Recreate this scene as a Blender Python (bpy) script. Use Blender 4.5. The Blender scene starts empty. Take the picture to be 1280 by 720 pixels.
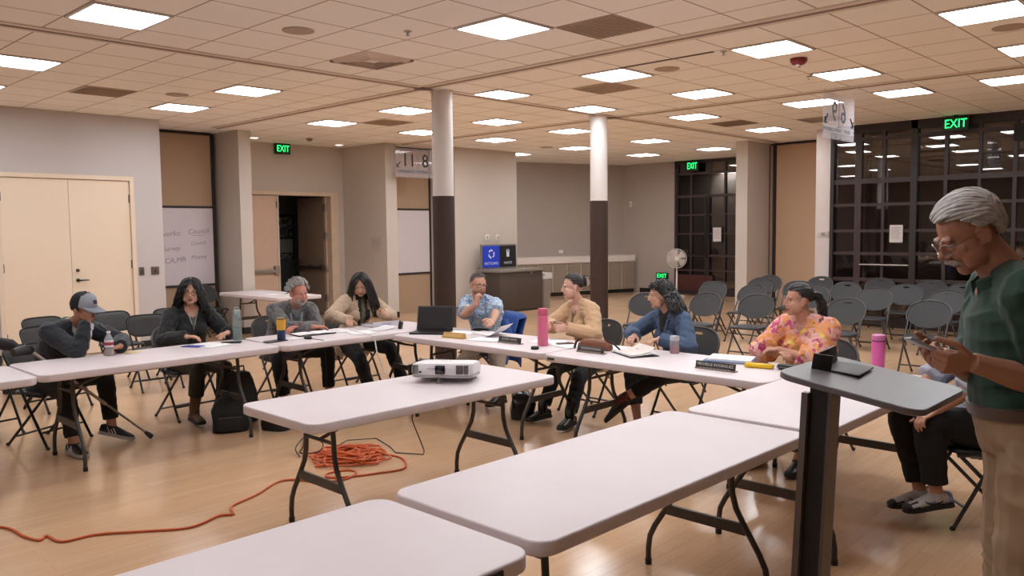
import bpy, bmesh, math, random
from mathutils import Vector, Matrix, noise, Euler
from math import sin, cos, pi, radians
random.seed(7)
SC = bpy.context.scene
COL = SC.collection
V = Vector

# ------------------------------------------------------------------ materials
def lin(c):
    c = c / 255.0
    return c / 12.92 if c <= 0.04045 else ((c + 0.055) / 1.055) ** 2.4
def rgb(r, g, b): return (lin(r), lin(g), lin(b), 1.0)
MATS = {}
def mat(name, col, rough=0.5, metal=0.0, spec=0.5, var=0.06, vscale=6.0, bump=0.0, bscale=80.0, sheen=0.0, coat=0.0):
    if name in MATS: return MATS[name]
    m = bpy.data.materials.new(name); m.use_nodes = True
    nt = m.node_tree; b = nt.nodes['Principled BSDF']
    c = rgb(*col)
    tc = nt.nodes.new('ShaderNodeTexCoord')
    nz = nt.nodes.new('ShaderNodeTexNoise'); nz.inputs['Scale'].default_value = vscale; nz.inputs['Detail'].default_value = 4
    nt.links.new(tc.outputs['Object'], nz.inputs['Vector'])
    rp = nt.nodes.new('ShaderNodeValToRGB')
    rp.color_ramp.elements[0].position = 0.3; rp.color_ramp.elements[1].position = 0.7
    rp.color_ramp.elements[0].color = tuple(x * (1 - var) for x in c[:3]) + (1,)
    rp.color_ramp.elements[1].color = tuple(min(1, x * (1 + var)) for x in c[:3]) + (1,)
    nt.links.new(nz.outputs['Fac'], rp.inputs['Fac']); nt.links.new(rp.outputs['Color'], b.inputs['Base Color'])
    b.inputs['Roughness'].default_value = rough; b.inputs['Metallic'].default_value = metal
    b.inputs['Specular IOR Level'].default_value = spec
    if sheen: b.inputs['Sheen Weight'].default_value = sheen
    if coat: b.inputs['Coat Weight'].default_value = coat
    if bump:
        n2 = nt.nodes.new('ShaderNodeTexNoise'); n2.inputs['Scale'].default_value = bscale; n2.inputs['Detail'].default_value = 3
        nt.links.new(tc.outputs['Object'], n2.inputs['Vector'])
        bp = nt.nodes.new('ShaderNodeBump'); bp.inputs['Strength'].default_value = bump; bp.inputs['Distance'].default_value = 0.01
        nt.links.new(n2.outputs['Fac'], bp.inputs['Height']); nt.links.new(bp.outputs['Normal'], b.inputs['Normal'])
    MATS[name] = m
    return m
def emat(name, col, strength):
    if name in MATS: return MATS[name]
    m = bpy.data.materials.new(name); m.use_nodes = True
    nt = m.node_tree; nt.nodes.clear()
    e = nt.nodes.new('ShaderNodeEmission'); o = nt.nodes.new('ShaderNodeOutputMaterial')
    e.inputs['Color'].default_value = rgb(*col); e.inputs['Strength'].default_value = strength
    nt.links.new(e.outputs[0], o.inputs[0]); MATS[name] = m
    return m
def node(nt, t, **kw):
    n = nt.nodes.new(t)
    for k, v in kw.items():
        if k in n.inputs: n.inputs[k].default_value = v
        else: setattr(n, k, v)
    return n
def math_n(nt, op, a, b=None):
    n = nt.nodes.new('ShaderNodeMath'); n.operation = op
    for i, x in enumerate((a, b)):
        if x is None: continue
        if isinstance(x, (int, float)): n.inputs[i].default_value = x
        else: nt.links.new(x, n.inputs[i])
    return n.outputs[0]
def blotch(name, base, cols, scale, rough=0.8, thr=0.52, seed=0.0, sheen=0.2):
    """patterned cloth: voronoi/noise blotches of several colours on a base"""
    if name in MATS: return MATS[name]
    m = bpy.data.materials.new(name); m.use_nodes = True
    nt = m.node_tree; b = nt.nodes['Principled BSDF']; b.inputs['Roughness'].default_value = rough
    b.inputs['Sheen Weight'].default_value = sheen
    tc = node(nt, 'ShaderNodeTexCoord'); cur = None
    rgbn = node(nt, 'ShaderNodeRGB'); rgbn.outputs[0].default_value = rgb(*base); cur = rgbn.outputs[0]
    for i, (c, sc, th) in enumerate(cols):
        mp = node(nt, 'ShaderNodeMapping'); mp.inputs['Location'].default_value = (3.1 * i + seed, 1.7 * i, 2.3 * i)
        nt.links.new(tc.outputs['Object'], mp.inputs['Vector'])
        nz = node(nt, 'ShaderNodeTexNoise', Scale=sc * scale, Detail=2.5, Distortion=1.2)
        nt.links.new(mp.outputs[0], nz.inputs['Vector'])
        rp = node(nt, 'ShaderNodeValToRGB'); rp.color_ramp.elements[0].position = th; rp.color_ramp.elements[1].position = th + 0.03
        nt.links.new(nz.outputs['Fac'], rp.inputs['Fac'])
        mx = node(nt, 'ShaderNodeMix', data_type='RGBA'); mx.inputs['B'].default_value if False else None
        nt.links.new(rp.outputs['Color'], mx.inputs[0]); nt.links.new(cur, mx.inputs[6]); mx.inputs[7].default_value = rgb(*c)
        cur = mx.outputs[2]
    nt.links.new(cur, b.inputs['Base Color'])
    MATS[name] = m
    return m

# ------------------------------------------------------------------ mesh builder
class MB:
    def __init__(s): s.v = []; s.f = []; s.mi = []; s.m = 0
    def add(s, vs, fs):
        o = len(s.v); s.v += [tuple(x) for x in vs]; s.f += [tuple(i + o for i in f) for f in fs]; s.mi += [s.m] * len(fs)
        return s
    def box(s, c, d, rot=None, bev=0.0):
        c = V(c); hx, hy, hz = d[0] / 2, d[1] / 2, d[2] / 2
        if bev <= 0:
            vs = [V((x * hx, y * hy, z * hz)) for z in (-1, 1) for y in (-1, 1) for x in (-1, 1)]
            fs = [(0, 2, 3, 1), (4, 5, 7, 6), (0, 1, 5, 4), (2, 6, 7, 3), (0, 4, 6, 2), (1, 3, 7, 5)]
        else:
            bm = bmesh.new(); bmesh.ops.create_cube(bm, size=1)
            for v in bm.verts: v.co = V((v.co.x * d[0], v.co.y * d[1], v.co.z * d[2]))
            bmesh.ops.bevel(bm, geom=bm.edges[:], offset=bev, segments=2, affect='EDGES', profile=0.5)
            bm.verts.index_update(); vs = [v.co.copy() for v in bm.verts]; fs = [tuple(v.index for v in f.verts) for f in bm.faces]; bm.free()
        if rot is not None:
            R = rot if isinstance(rot, Matrix) else Euler(rot).to_matrix()
            vs = [R @ v for v in vs]
        return s.add([v + c for v in vs], fs)
    def bx(s, x0, x1, y0, y1, z0, z1, bev=0.0):
        return s.box(((x0 + x1) / 2, (y0 + y1) / 2, (z0 + z1) / 2), (abs(x1 - x0), abs(y1 - y0), abs(z1 - z0)), bev=bev)
    def tube(s, pts, r, n=8, caps=True, side=None, closed=False, flat=1.0):
        """sweep a circle/ellipse of radius r (scalar or list; (ra, rb) allowed) along pts"""
        pts = [V(p) for p in pts]; N = len(pts)
        rs = r if isinstance(r, (list, tuple)) and len(r) == N and not (N == 2 and isinstance(r, tuple)) else [r] * N
        T = []
        for i in range(N):
            a = pts[(i - 1) % N] if (closed or i > 0) else pts[i]; b = pts[(i + 1) % N] if (closed or i < N - 1) else pts[i]
            t = (b - a); T.append(t.normalized() if t.length > 1e-9 else V((0, 0, 1)))
        u = V(side) if side is not None else (V((0, 0, 1)) if abs(T[0].z) < 0.9 else V((1, 0, 0)))
        vs = []; fs = []
        for i in range(N):
            t = T[i]; u = u - t * u.dot(t)
            if u.length < 1e-6: u = t.orthogonal()
            u.normalize(); w = t.cross(u)
            ra, rb = rs[i] if isinstance(rs[i], (tuple, list)) else (rs[i], rs[i] * flat)
            for k in range(n):
                a = 2 * pi * k / n
                vs.append(pts[i] + u * (ra * cos(a)) + w * (rb * sin(a)))
        for i in range(N if closed else N - 1):
            j = (i + 1) % N
            for k in range(n):
                l = (k + 1) % n
                fs.append((i * n + k, i * n + l, j * n + l, j * n + k))
        if caps and not closed:
            fs.append(tuple(range(n - 1, -1, -1))); fs.append(tuple((N - 1) * n + k for k in range(n)))
        return s.add(vs, fs)
    def ell(s, c, r, rot=None, nu=14, nv=9):
        c = V(c); vs = []; fs = []
        R = None
        if rot is not None: R = rot if isinstance(rot, Matrix) else Euler(rot).to_matrix()
        if not isinstance(r, (tuple, list)): r = (r, r, r)
        P = [V((0, 0, -1))]
        for j in range(1, nv):
            b = -pi / 2 + pi * j / nv
            for i in range(nu): P.append(V((cos(b) * cos(2 * pi * i / nu), cos(b) * sin(2 * pi * i / nu), sin(b))))
        P.append(V((0, 0, 1)))
        for p in P:
            q = V((p.x * r[0], p.y * r[1], p.z * r[2])); q = R @ q if R is not None else q
            vs.append(q + c)
        for i in range(nu): fs.append((0, 1 + (i + 1) % nu, 1 + i))
        for j in range(nv - 2):
            for i in range(nu):
                a = 1 + j * nu; i2 = (i + 1) % nu
                fs.append((a + i, a + i2, a + nu + i2, a + nu + i))
        L = len(P) - 1; a = 1 + (nv - 2) * nu
        for i in range(nu): fs.append((a + i, a + (i + 1) % nu, L))
        return s.add(vs, fs)
    def lathe(s, prof, c=(0, 0, 0), n=20, rot=None):
        c = V(c); vs = []; fs = []
        R = None
        if rot is not None: R = rot if isinstance(rot, Matrix) else Euler(rot).to_matrix()
        for (r, z) in prof:
            for k in range(n):
                p = V((r * cos(2 * pi * k / n), r * sin(2 * pi * k / n), z)); vs.append((R @ p if R is not None else p) + c)
        for i in range(len(prof) - 1):
            for k in range(n):
                l = (k + 1) % n
                fs.append((i * n + k, i * n + l, (i + 1) * n + l, (i + 1) * n + k))
        fs.append(tuple(range(n - 1, -1, -1))); fs.append(tuple((len(prof) - 1) * n + k for k in range(n)))
        return s.add(vs, fs)
    def loft(s, rings, caps=True):
        n = len(rings[0]); vs = [p for r in rings for p in r]; fs = []
        for i in range(len(rings) - 1):
            for k in range(n):
                l = (k + 1) % n
                fs.append((i * n + k, i * n + l, (i + 1) * n + l, (i + 1) * n + k))
        if caps: fs.append(tuple(range(n - 1, -1, -1))); fs.append(tuple((len(rings) - 1) * n + k for k in range(n)))
        return s.add(vs, fs)
    def grid(s, fn, nu, nv):
        vs = [fn(i / nu, j / nv) for j in range(nv + 1) for i in range(nu + 1)]
        fs = [(j * (nu + 1) + i, j * (nu + 1) + i + 1, (j + 1) * (nu + 1) + i + 1, (j + 1) * (nu + 1) + i) for j in range(nv) for i in range(nu)]
        return s.add(vs, fs)
    def xf(s, M, start=0):
        for i in range(start, len(s.v)): s.v[i] = tuple(M @ V(s.v[i]))
        return s
    def mesh(s, name, mats, smooth=True, angle=40):
        me = bpy.data.meshes.new(name); me.from_pydata(s.v, [], s.f)
        for m in (mats if isinstance(mats, (list, tuple)) else [mats]): me.materials.append(m)
        for p, i in zip(me.polygons, s.mi): p.material_index = i
        bm = bmesh.new(); bm.from_mesh(me); bmesh.ops.recalc_face_normals(bm, faces=bm.faces[:]); bm.to_mesh(me); bm.free()
        if smooth:
            me.polygons.foreach_set('use_smooth', [True] * len(me.polygons))
            try: me.set_sharp_from_angle(angle=radians(angle))
            except Exception: pass
        me.update(); return me
    def build(s, name, mats, parent=None, smooth=True, angle=40, loc=None, rotz=0):
        o = bpy.data.objects.new(name, s.mesh(name, mats, smooth, angle)); COL.objects.link(o)
        if parent is not None: o.parent = parent
        if loc is not None: o.location = loc
        if rotz: o.rotation_euler = (0, 0, rotz)
        return o
def tag(o, label, cat, group=None, kind=None):
    if label: o['label'] = label
    if cat: o['category'] = cat
    if group: o['group'] = group
    if kind: o['kind'] = kind
    return o
def thing(name, label, cat, loc=(0, 0, 0), rotz=0.0, group=None):
    o = bpy.data.objects.new(name, None); COL.objects.link(o); o.empty_display_size = 0.1
    o.location = loc; o.rotation_euler = (0, 0, rotz)
    return tag(o, label, cat, group)
def struct(name, mb, m, parent=None, smooth=False):
    o = mb.build(name, m, parent, smooth=smooth)
    if parent is None: o['kind'] = 'structure'
    return o
def kids(o): return [c for c in bpy.data.objects if c.parent == o]
def copy_tree(o, parent=None):
    c = o.copy(); COL.objects.link(c); c.parent = parent
    for ch in kids(o): copy_tree(ch, c)
    return c
def dup(o, loc, rotz, label, group=None):
    c = copy_tree(o); c.location = loc; c.rotation_euler = (0, 0, rotz); c['label'] = label
    if group: c['group'] = group
    return c
def roundrect(hx, hy, r, n=6):
    out = []
    for cx, cy, a0 in ((hx - r, hy - r, 0), (-hx + r, hy - r, 90), (-hx + r, -hy + r, 180), (hx - r, -hy + r, 270)):
        for i in range(n + 1):
            a = radians(a0 + 90 * i / n); out.append((cx + r * cos(a), cy + r * sin(a)))
    return out
def slab(mb, hx, hy, r, z0, z1, bev=0.004, n=6):
    rings = []
    for z, ins in ((z0, bev), (z0 + bev, 0), (z1 - bev, 0), (z1 - bev * 0.3, bev * 0.3), (z1, bev)):
        rings.append([(x, y, z) for x, y in roundrect(hx - ins, hy - ins, max(r - ins, 0.002), n)])
    return mb.loft(rings)
def text_mb(txt, size, depth=0.0005, align='CENTER', shear=0.0, spacing=1.0):
    """text -> (verts, faces) in the xy plane"""
    cu = bpy.data.curves.new('lettering', 'FONT'); cu.body = txt; cu.size = size; cu.extrude = depth
    cu.align_x = align; cu.align_y = 'CENTER'; cu.shear = shear; cu.space_character = spacing; cu.resolution_u = 3
    o = bpy.data.objects.new('lettering', cu); COL.objects.link(o)
    dg = bpy.context.evaluated_depsgraph_get(); dg.update()
    me = bpy.data.meshes.new_from_object(o.evaluated_get(dg))
    vs = [v.co.copy() for v in me.vertices]; fs = [tuple(p.vertices) for p in me.polygons]
    bpy.data.objects.remove(o); bpy.data.curves.remove(cu); bpy.data.meshes.remove(me)
    return vs, fs
def put_text(mb, txt, size, M, **kw):
    vs, fs = text_mb(txt, size, **kw)
    return mb.add([M @ v for v in vs], fs)
def frame_M(o, x, y):
    """4x4 with local x, y axes given and origin o"""
    x = V(x).normalized(); y = V(y); y = (y - x * y.dot(x)).normalized(); z = x.cross(y)
    return Matrix(((x.x, y.x, z.x, o[0]), (x.y, y.y, z.y, o[1]), (x.z, y.z, z.z, o[2]), (0, 0, 0, 1)))
# ------------------------------------------------------------------ camera
F_PX, PITCH, ROLL, YAW, CAMH = 1027.0, radians(4.062), radians(-0.627), radians(46.513), 1.706
Rz = Matrix(((cos(YAW), -sin(YAW), 0), (sin(YAW), cos(YAW), 0), (0, 0, 1)))
Rp = Matrix(((1, 0, 0), (0, sin(PITCH), cos(PITCH)), (0, -cos(PITCH), sin(PITCH))))
Rr = Matrix(((cos(ROLL), sin(ROLL), 0), (-sin(ROLL), cos(ROLL), 0), (0, 0, 1)))
cam_d = bpy.data.cameras.new('camera'); cam = bpy.data.objects.new('camera', cam_d); COL.objects.link(cam)
cam.matrix_world = Matrix.Translation((0, 0, CAMH)) @ (Rr @ Rp @ Rz).transposed().to_4x4()
cam_d.sensor_width = 36.0; cam_d.lens = 36.0 * F_PX / 1280.0; cam_d.clip_start = 0.05; cam_d.clip_end = 200
SC.camera = cam
SC.view_settings.view_transform = 'Standard'; SC.view_settings.look = 'None'
SC.view_settings.exposure = 0.0; SC.view_settings.gamma = 1.0
w = bpy.data.worlds.new('World'); SC.world = w; w.use_nodes = True
w.node_tree.nodes['Background'].inputs[0].default_value = (0.05, 0.055, 0.075, 1); w.node_tree.nodes['Background'].inputs[1].default_value = 0.9

CZ = 3.409
T = 0.61; GA, GB = 0.2257, 0.0287

# ------------------------------------------------------------------ setting materials
def ceiling_mat():
    m = bpy.data.materials.new('ceiling_tile'); m.use_nodes = True; nt = m.node_tree; b = nt.nodes['Principled BSDF']
    tc = node(nt, 'ShaderNodeTexCoord'); sp = node(nt, 'ShaderNodeSeparateXYZ'); nt.links.new(tc.outputs['Object'], sp.inputs[0])
    L = []
    for ax, off in (('X', GA + T / 2), ('Y', GB + T / 2)):
        u = math_n(nt, 'DIVIDE', math_n(nt, 'SUBTRACT', sp.outputs[ax], off), T)
        fr = math_n(nt, 'FRACT', math_n(nt, 'ADD', u, 100.0))
        d = math_n(nt, 'ABSOLUTE', math_n(nt, 'SUBTRACT', fr, 0.5))
        L.append(math_n(nt, 'GREATER_THAN', d, 0.5 - 0.013))
    g = math_n(nt, 'MAXIMUM', L[0], L[1])
    nz = node(nt, 'ShaderNodeTexNoise', Scale=160.0, Detail=3.0); nt.links.new(tc.outputs['Object'], nz.inputs['Vector'])
    n2 = node(nt, 'ShaderNodeTexNoise', Scale=0.6, Detail=2.0); nt.links.new(tc.outputs['Object'], n2.inputs['Vector'])
    v = math_n(nt, 'ADD', math_n(nt, 'MULTIPLY', nz.outputs['Fac'], 0.10), math_n(nt, 'MULTIPLY', n2.outputs['Fac'], 0.10))
    v = math_n(nt, 'ADD', v, 0.90)
    mx = node(nt, 'ShaderNodeMix', data_type='RGBA'); nt.links.new(g, mx.inputs[0])
    mx.inputs[6].default_value = rgb(246, 241, 235); mx.inputs[7].default_value = rgb(176, 158, 146)
    mm = node(nt, 'ShaderNodeMix', data_type='RGBA', blend_type='MULTIPLY'); mm.inputs[0].default_value = 1.0
    nt.links.new(mx.outputs[2], mm.inputs[6]); nt.links.new(v, mm.inputs[7])
    nt.links.new(mm.outputs[2], b.inputs['Base Color']); b.inputs['Roughness'].default_value = 0.9; b.inputs['Specular IOR Level'].default_value = 0.2
    return m
def floor_mat():
    m = bpy.data.materials.new('maple_floor'); m.use_nodes = True; nt = m.node_tree; b = nt.nodes['Principled BSDF']
    tc = node(nt, 'ShaderNodeTexCoord')
    br = node(nt, 'ShaderNodeTexBrick', Scale=1.0); br.inputs['Brick Width'].default_value = 0.9; br.inputs['Row Height'].default_value = 0.075
    br.inputs['Mortar Size'].default_value = 0.0012; br.inputs['Color1'].default_value = rgb(208, 170, 135); br.inputs['Color2'].default_value = rgb(202, 163, 128)
    br.inputs['Mortar'].default_value = rgb(182, 144, 112); br.inputs['Bias'].default_value = -0.1
    nt.links.new(tc.outputs['Object'], br.inputs['Vector'])
    mp = node(nt, 'ShaderNodeMapping'); mp.inputs['Scale'].default_value = (2.0, 24.0, 1); nt.links.new(tc.outputs['Object'], mp.inputs['Vector'])
    nz = node(nt, 'ShaderNodeTexNoise', Scale=1.5, Detail=5.0); nt.links.new(mp.outputs[0], nz.inputs['Vector'])
    n2 = node(nt, 'ShaderNodeTexNoise', Scale=0.9, Detail=3.0); nt.links.new(tc.outputs['Object'], n2.inputs['Vector'])
    v = math_n(nt, 'ADD', math_n(nt, 'MULTIPLY', nz.outputs['Fac'], 0.20), math_n(nt, 'MULTIPLY', n2.outputs['Fac'], 0.16)); v = math_n(nt, 'ADD', v, 0.82)
    mm = node(nt, 'ShaderNodeMix', data_type='RGBA', blend_type='MULTIPLY'); mm.inputs[0].default_value = 1.0
    nt.links.new(br.outputs['Color'], mm.inputs[6]); nt.links.new(v, mm.inputs[7]); nt.links.new(mm.outputs[2], b.inputs['Base Color'])
    r = math_n(nt, 'ADD', math_n(nt, 'MULTIPLY', n2.outputs['Fac'], 0.12), 0.10); nt.links.new(r, b.inputs['Roughness'])
    b.inputs['Specular IOR Level'].default_value = 0.5
    bp = node(nt, 'ShaderNodeBump', Strength=0.12, Distance=0.004); n3 = node(nt, 'ShaderNodeTexNoise', Scale=9.0, Detail=2.0); nt.links.new(tc.outputs['Object'], n3.inputs['Vector'])
    nt.links.new(n3.outputs['Fac'], bp.inputs['Height']); nt.links.new(bp.outputs['Normal'], b.inputs['Normal'])
    return m
def glass_mat(name, tint=(70, 66, 66), ior=1.6, rough=0.01):
    m = bpy.data.materials.new(name); m.use_nodes = True; nt = m.node_tree; nt.nodes.clear()
    o = node(nt, 'ShaderNodeOutputMaterial'); mx = node(nt, 'ShaderNodeMixShader'); fr = node(nt, 'ShaderNodeFresnel', IOR=ior)
    t = node(nt, 'ShaderNodeBsdfTransparent'); t.inputs[0].default_value = rgb(*tint); g = node(nt, 'ShaderNodeBsdfGlossy', Roughness=rough)
    nt.links.new(fr.outputs[0], mx.inputs[0]); nt.links.new(t.outputs[0], mx.inputs[1]); nt.links.new(g.outputs[0], mx.inputs[2]); nt.links.new(mx.outputs[0], o.inputs[0])
    return m
M_CEIL = ceiling_mat(); M_FLOOR = floor_mat(); M_GLASS = glass_mat('window_glass', (215, 205, 200), 2.0)
M_WALL_L = mat('wall_paint_grey', (198, 190, 188), 0.75, var=0.02, vscale=1.5, bump=0.03, bscale=200)
M_WALL = mat('wall_paint_taupe', (196, 184, 173), 0.75, var=0.02, vscale=1.5, bump=0.03, bscale=200)
M_WALL_D = mat('wall_paint_back', (176, 162, 152), 0.75, var=0.02, vscale=1.5, bump=0.03, bscale=200)
M_BASE = mat('black_rubber_base', (30, 27, 26), 0.5)
M_CREAM = mat('cream_door_paint', (236, 216, 192), 0.42, var=0.015, vscale=1.0)
M_CREAM2 = mat('cream_frame_paint', (230, 210, 188), 0.5, var=0.02)
M_FABRIC = mat('partition_fabric', (176, 148, 122), 0.9, var=0.04, vscale=40, bump=0.08, bscale=300)
M_WBOARD = mat('whiteboard', (214, 204, 208), 0.35, var=0.01)
M_DARKTRIM = mat('dark_bronze_trim', (44, 36, 33), 0.5)
M_MULL = mat('bronze_mullion', (62, 45, 43), 0.45, var=0.04)
M_MULLD = mat('dark_bronze_mullion', (46, 36, 35), 0.45, var=0.04)
M_COLW = mat('column_white_paint', (214, 206, 202), 0.5, var=0.02)
M_COLB = mat('column_brown_wrap', (56, 36, 29), 0.6, var=0.08)
M_STEEL = mat('brushed_steel', (170, 162, 156), 0.35, 0.8)
M_BLKMET = mat('black_metal', (32, 29, 28), 0.42, 0.2, bump=0.02)
M_BLKPLA = mat('black_plastic', (26, 25, 26), 0.45)
M_GREYPLA = mat('grey_plastic', (120, 116, 114), 0.5)
M_WHITEPL = mat('white_plastic', (232, 226, 220), 0.4, var=0.02)
M_PAPER = mat('white_paper', (248, 246, 248), 0.8, var=0.02)
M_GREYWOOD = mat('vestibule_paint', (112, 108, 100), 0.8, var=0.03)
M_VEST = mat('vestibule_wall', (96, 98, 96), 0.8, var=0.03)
M_INK = mat('black_ink', (28, 26, 28), 0.7)

# ------------------------------------------------------------------ floor / ceiling
struct('floor', MB().bx(-6, 22, -6, 18, -0.1, 0), M_FLOOR)
struct('ceiling', MB().bx(-6, 22, -6, 18, CZ, CZ + 0.12), M_CEIL)
# partition tracks recessed in the ceiling
def track(name, x0, x1, y0, y1):
    mb = MB(); mb.bx(x0, x1, y0, y1, CZ - 0.012, CZ + 0.01)
    long_x = (x1 - x0) > (y1 - y0)
    e = MB()
    if long_x:
        c = (y0 + y1) / 2; e.bx(x0, x1, c - 0.022, c + 0.022, CZ - 0.016, CZ - 0.008)
    else:
        c = (x0 + x1) / 2; e.bx(c - 0.022, c + 0.022, y0, y1, CZ - 0.016, CZ - 0.008)
    o = struct(name, mb, mat('track_paint', (222, 208, 196), 0.7)); struct('track_slot', e, mat('track_slot', (136, 118, 106), 0.7), o)
track('trim_1', 6.42, 6.62, -6, 12.75)
track('trim_2', 10.25, 10.45, -6, 12.75)
track('trim_3', -6, 16.0, 7.52, 7.70)

# ------------------------------------------------------------------ walls
mb = MB(); mb.bx(-6, 3.2, 12.4, 12.7, 0, CZ).bx(4.98, 5.42, 12.4, 13.2, 0, CZ).bx(3.2, 4.98, 12.4, 12.7, 2.54, CZ).bx(5.2, 5.42, 12.7, 14.3, 0, CZ)
struct('wall_left', mb, M_WALL_L)
struct('baseboard_left', MB().bx(-6, 3.19, 12.385, 12.4, 0, 0.11).bx(4.99, 5.42, 12.385, 12.4, 0, 0.11), M_BASE)
struct('wall_left_pier', MB().bx(6.88, 7.10, 12.75, 14.2, 0, CZ), M_WALL)
struct('baseboard_left_pier', MB().bx(6.865, 7.10, 12.735, 12.75, 0, 0.11).bx(6.865, 6.88, 12.75, 13.4, 0, 0.11), M_BASE)
struct('wall_pocket', MB().bx(5.3, 6.95, 14.2, 14.4, 0, CZ), M_WALL)
struct('wall_hall', MB().bx(7.0, 7.44, 14.2, 14.4, 0, CZ).bx(9.74, 10.1, 14.2, 14.4, 0, CZ).bx(7.44, 9.74, 14.2, 14.4, 2.46, CZ), M_WALL)
struct('wall_hall_pier', MB().bx(9.95, 10.22, 12.78, 14.3, 0, CZ), M_WALL)
struct('baseboard_hall_pier', MB().bx(9.935, 10.22, 12.765, 12.78, 0, 0.11).bx(9.935, 9.95, 12.78, 14.2, 0, 0.11), M_BASE)
struct('wall_pocket_center', MB().bx(10.2, 11.6, 14.0, 14.2, 0, CZ), M_WALL)
struct('wall_center', MB().bx(11.5, 13.36, 12.5, 15.3, 0, CZ), M_WALL)
struct('baseboard_center', MB().bx(11.5, 13.36, 12.485, 12.5, 0, 0.11), M_BASE)
# oblique back wall with the counter
P0 = V((13.3, 14.92, 0)); P1 = V((18.42, 13.24, 0)); bd = (P1 - P0).normalized(); bn = V((bd.y, -bd.x, 0))   # bn points to the room
def wall_strip(p, q, z0, z1, th, nrm):
    p = V(p); q = V(q); n = V(nrm) * th
    return [[(a.x, a.y, z) for z in (z0, z1)] for a in (p, q, q + n, p + n)]
def strip_mb(mb, p, q, z0, z1, d0, d1):
    """box along p-q between normal offsets d0..d1 (towards the room positive)"""
    a = [p + bn * d0, q + bn * d0, q + bn * d1, p + bn * d1]
    return mb.loft([[(v.x, v.y, z0) for v in a], [(v.x, v.y, z1) for v in a]])
struct('wall_back', strip_mb(MB(), P0 - bd * 0.3, P1 + bd * 0.6, 0, CZ, -0.2, 0.0), M_WALL_D)
struct('wall_right', MB().bx(18.4, 18.6, 11.6, 14.0, 0, CZ).bx(18.4, 18.6, 5.0, 8.3, 0, CZ), M_WALL_D)
struct('baseboard_right', MB().bx(18.385, 18.4, 11.6, 12.7, 0, 0.11), M_BASE)
struct('wall_right_pier', MB().bx(15.07, 16.2, 7.85, 8.1, 0, CZ).bx(16.2, 18.5, 7.9, 8.1, 0, CZ), M_WALL)
struct('wall_right_pocket', MB().bx(16.25, 16.45, 5.8, 7.9, 0, CZ), M_WALL)
struct('wall_window_post', MB().bx(14.35, 14.6, 5.87, 6.16, 0, CZ).bx(14.6, 16.4, 5.95, 6.1, 0, CZ), mat('wall_paint_post', (214, 200, 194), 0.7, var=0.02))
struct('wall_behind', MB().bx(-6.2, -6, -6, 12.7, 0, CZ), M_WALL)
struct('wall_near', MB().bx(-6.2, 14.6, -6.2, -6, 0, CZ), M_WALL)
# vestibule behind the hall doors
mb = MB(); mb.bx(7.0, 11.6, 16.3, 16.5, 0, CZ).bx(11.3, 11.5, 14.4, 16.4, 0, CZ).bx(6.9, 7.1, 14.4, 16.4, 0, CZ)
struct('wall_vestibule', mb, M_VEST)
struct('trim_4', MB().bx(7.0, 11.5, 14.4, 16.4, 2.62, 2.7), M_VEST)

# ------------------------------------------------------------------ door 1: flush cream double door
d = thing('door_1', None, None, (0, 12.4, 0)); d['kind'] = 'structure'
mb = MB(); mb.bx(3.2, 3.26, -0.03, 0.1, 0, 2.48).bx(4.94, 5.0, -0.03, 0.1, 0, 2.48).bx(3.2, 5.0, -0.03, 0.1, 2.48, 2.54)
mb.build('door_frame', M_CREAM2, d, smooth=False)
MB().bx(3.265, 4.107, 0.0, 0.05, 0.01, 2.475).build('door_leaf', M_CREAM, d, smooth=False)
l2 = MB().bx(4.113, 4.935, 0.0, 0.05, 0.01, 2.475).build('door_leaf', M_CREAM, d, smooth=False)
mb = MB(); mb.lathe([(0.0, 0), (0.026, 0), (0.026, 0.012), (0.012, 0.016), (0.012, 0.05), (0, 0.05)], rot=(radians(90), 0, 0), c=(4.185, 0, 1.06)); mb.tube([(4.185, -0.05, 1.06), (4.25, -0.055, 1.062), (4.315, -0.05, 1.06)], [0.011, 0.010, 0.008])
mb.build('lever_handle', M_BLKMET, l2)
MB().lathe([(0.0, 0), (0.024, 0), (0.024, 0.016), (0.018, 0.022), (0, 0.022)], rot=(radians(90), 0, 0), c=(4.185, 0, 1.2)).build('deadbolt', mat('dark_nickel', (92, 80, 72), 0.4, 0.6), l2)
for x in (3.262, 4.938):
    for z in (0.32, 1.26, 2.22): MB().bx(x - 0.014, x + 0.014, -0.012, 0.0, z - 0.06, z + 0.06).build('hinge', mat('hinge_metal', (110, 92, 82), 0.4, 0.6), d, smooth=False)
# door 2: double door to the hall, right leaf swung open into the vestibule
d = thing('door_2', None, None, (0, 14.2, 0)); d['kind'] = 'structure'
mb = MB(); mb.bx(7.40, 7.48, -0.04, 0.2, 0, 2.42).bx(9.62, 9.80, -0.04, 0.06, 0, 2.42).bx(9.62, 9.68, 0.06, 0.2, 0, 2.42).bx(7.40, 9.80, -0.04, 0.2, 2.42, 2.49)
mb.build('door_frame', mat('tan_frame_paint', (210, 186, 162), 0.55), d, smooth=False)
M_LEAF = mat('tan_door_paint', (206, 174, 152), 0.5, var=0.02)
M_LEAF_SHADED = mat('tan_door_paint_shaded', (150, 128, 110), 0.5, var=0.02)  # same tan paint, darkened for the leaf in the vestibule's shade
l = MB().bx(7.48, 8.43, 0.03, 0.075, 0.01, 2.41).build('door_leaf', M_LEAF, d, smooth=False)
MB().bx(8.43, 8.47, 0.02, 0.085, 0.01, 2.41).build('astragal', mat('pale_metal', (206, 190, 176), 0.4, 0.3), l, smooth=False)
MB().bx(7.56, 8.36, -0.04, -0.005, 0.93, 0.99).bx(7.56, 7.60, -0.02, 0.03, 0.92, 1.0).bx(8.33, 8.42, -0.045, 0.03, 0.90, 1.06).build('panic_bar', M_STEEL, l, smooth=False)
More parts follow.
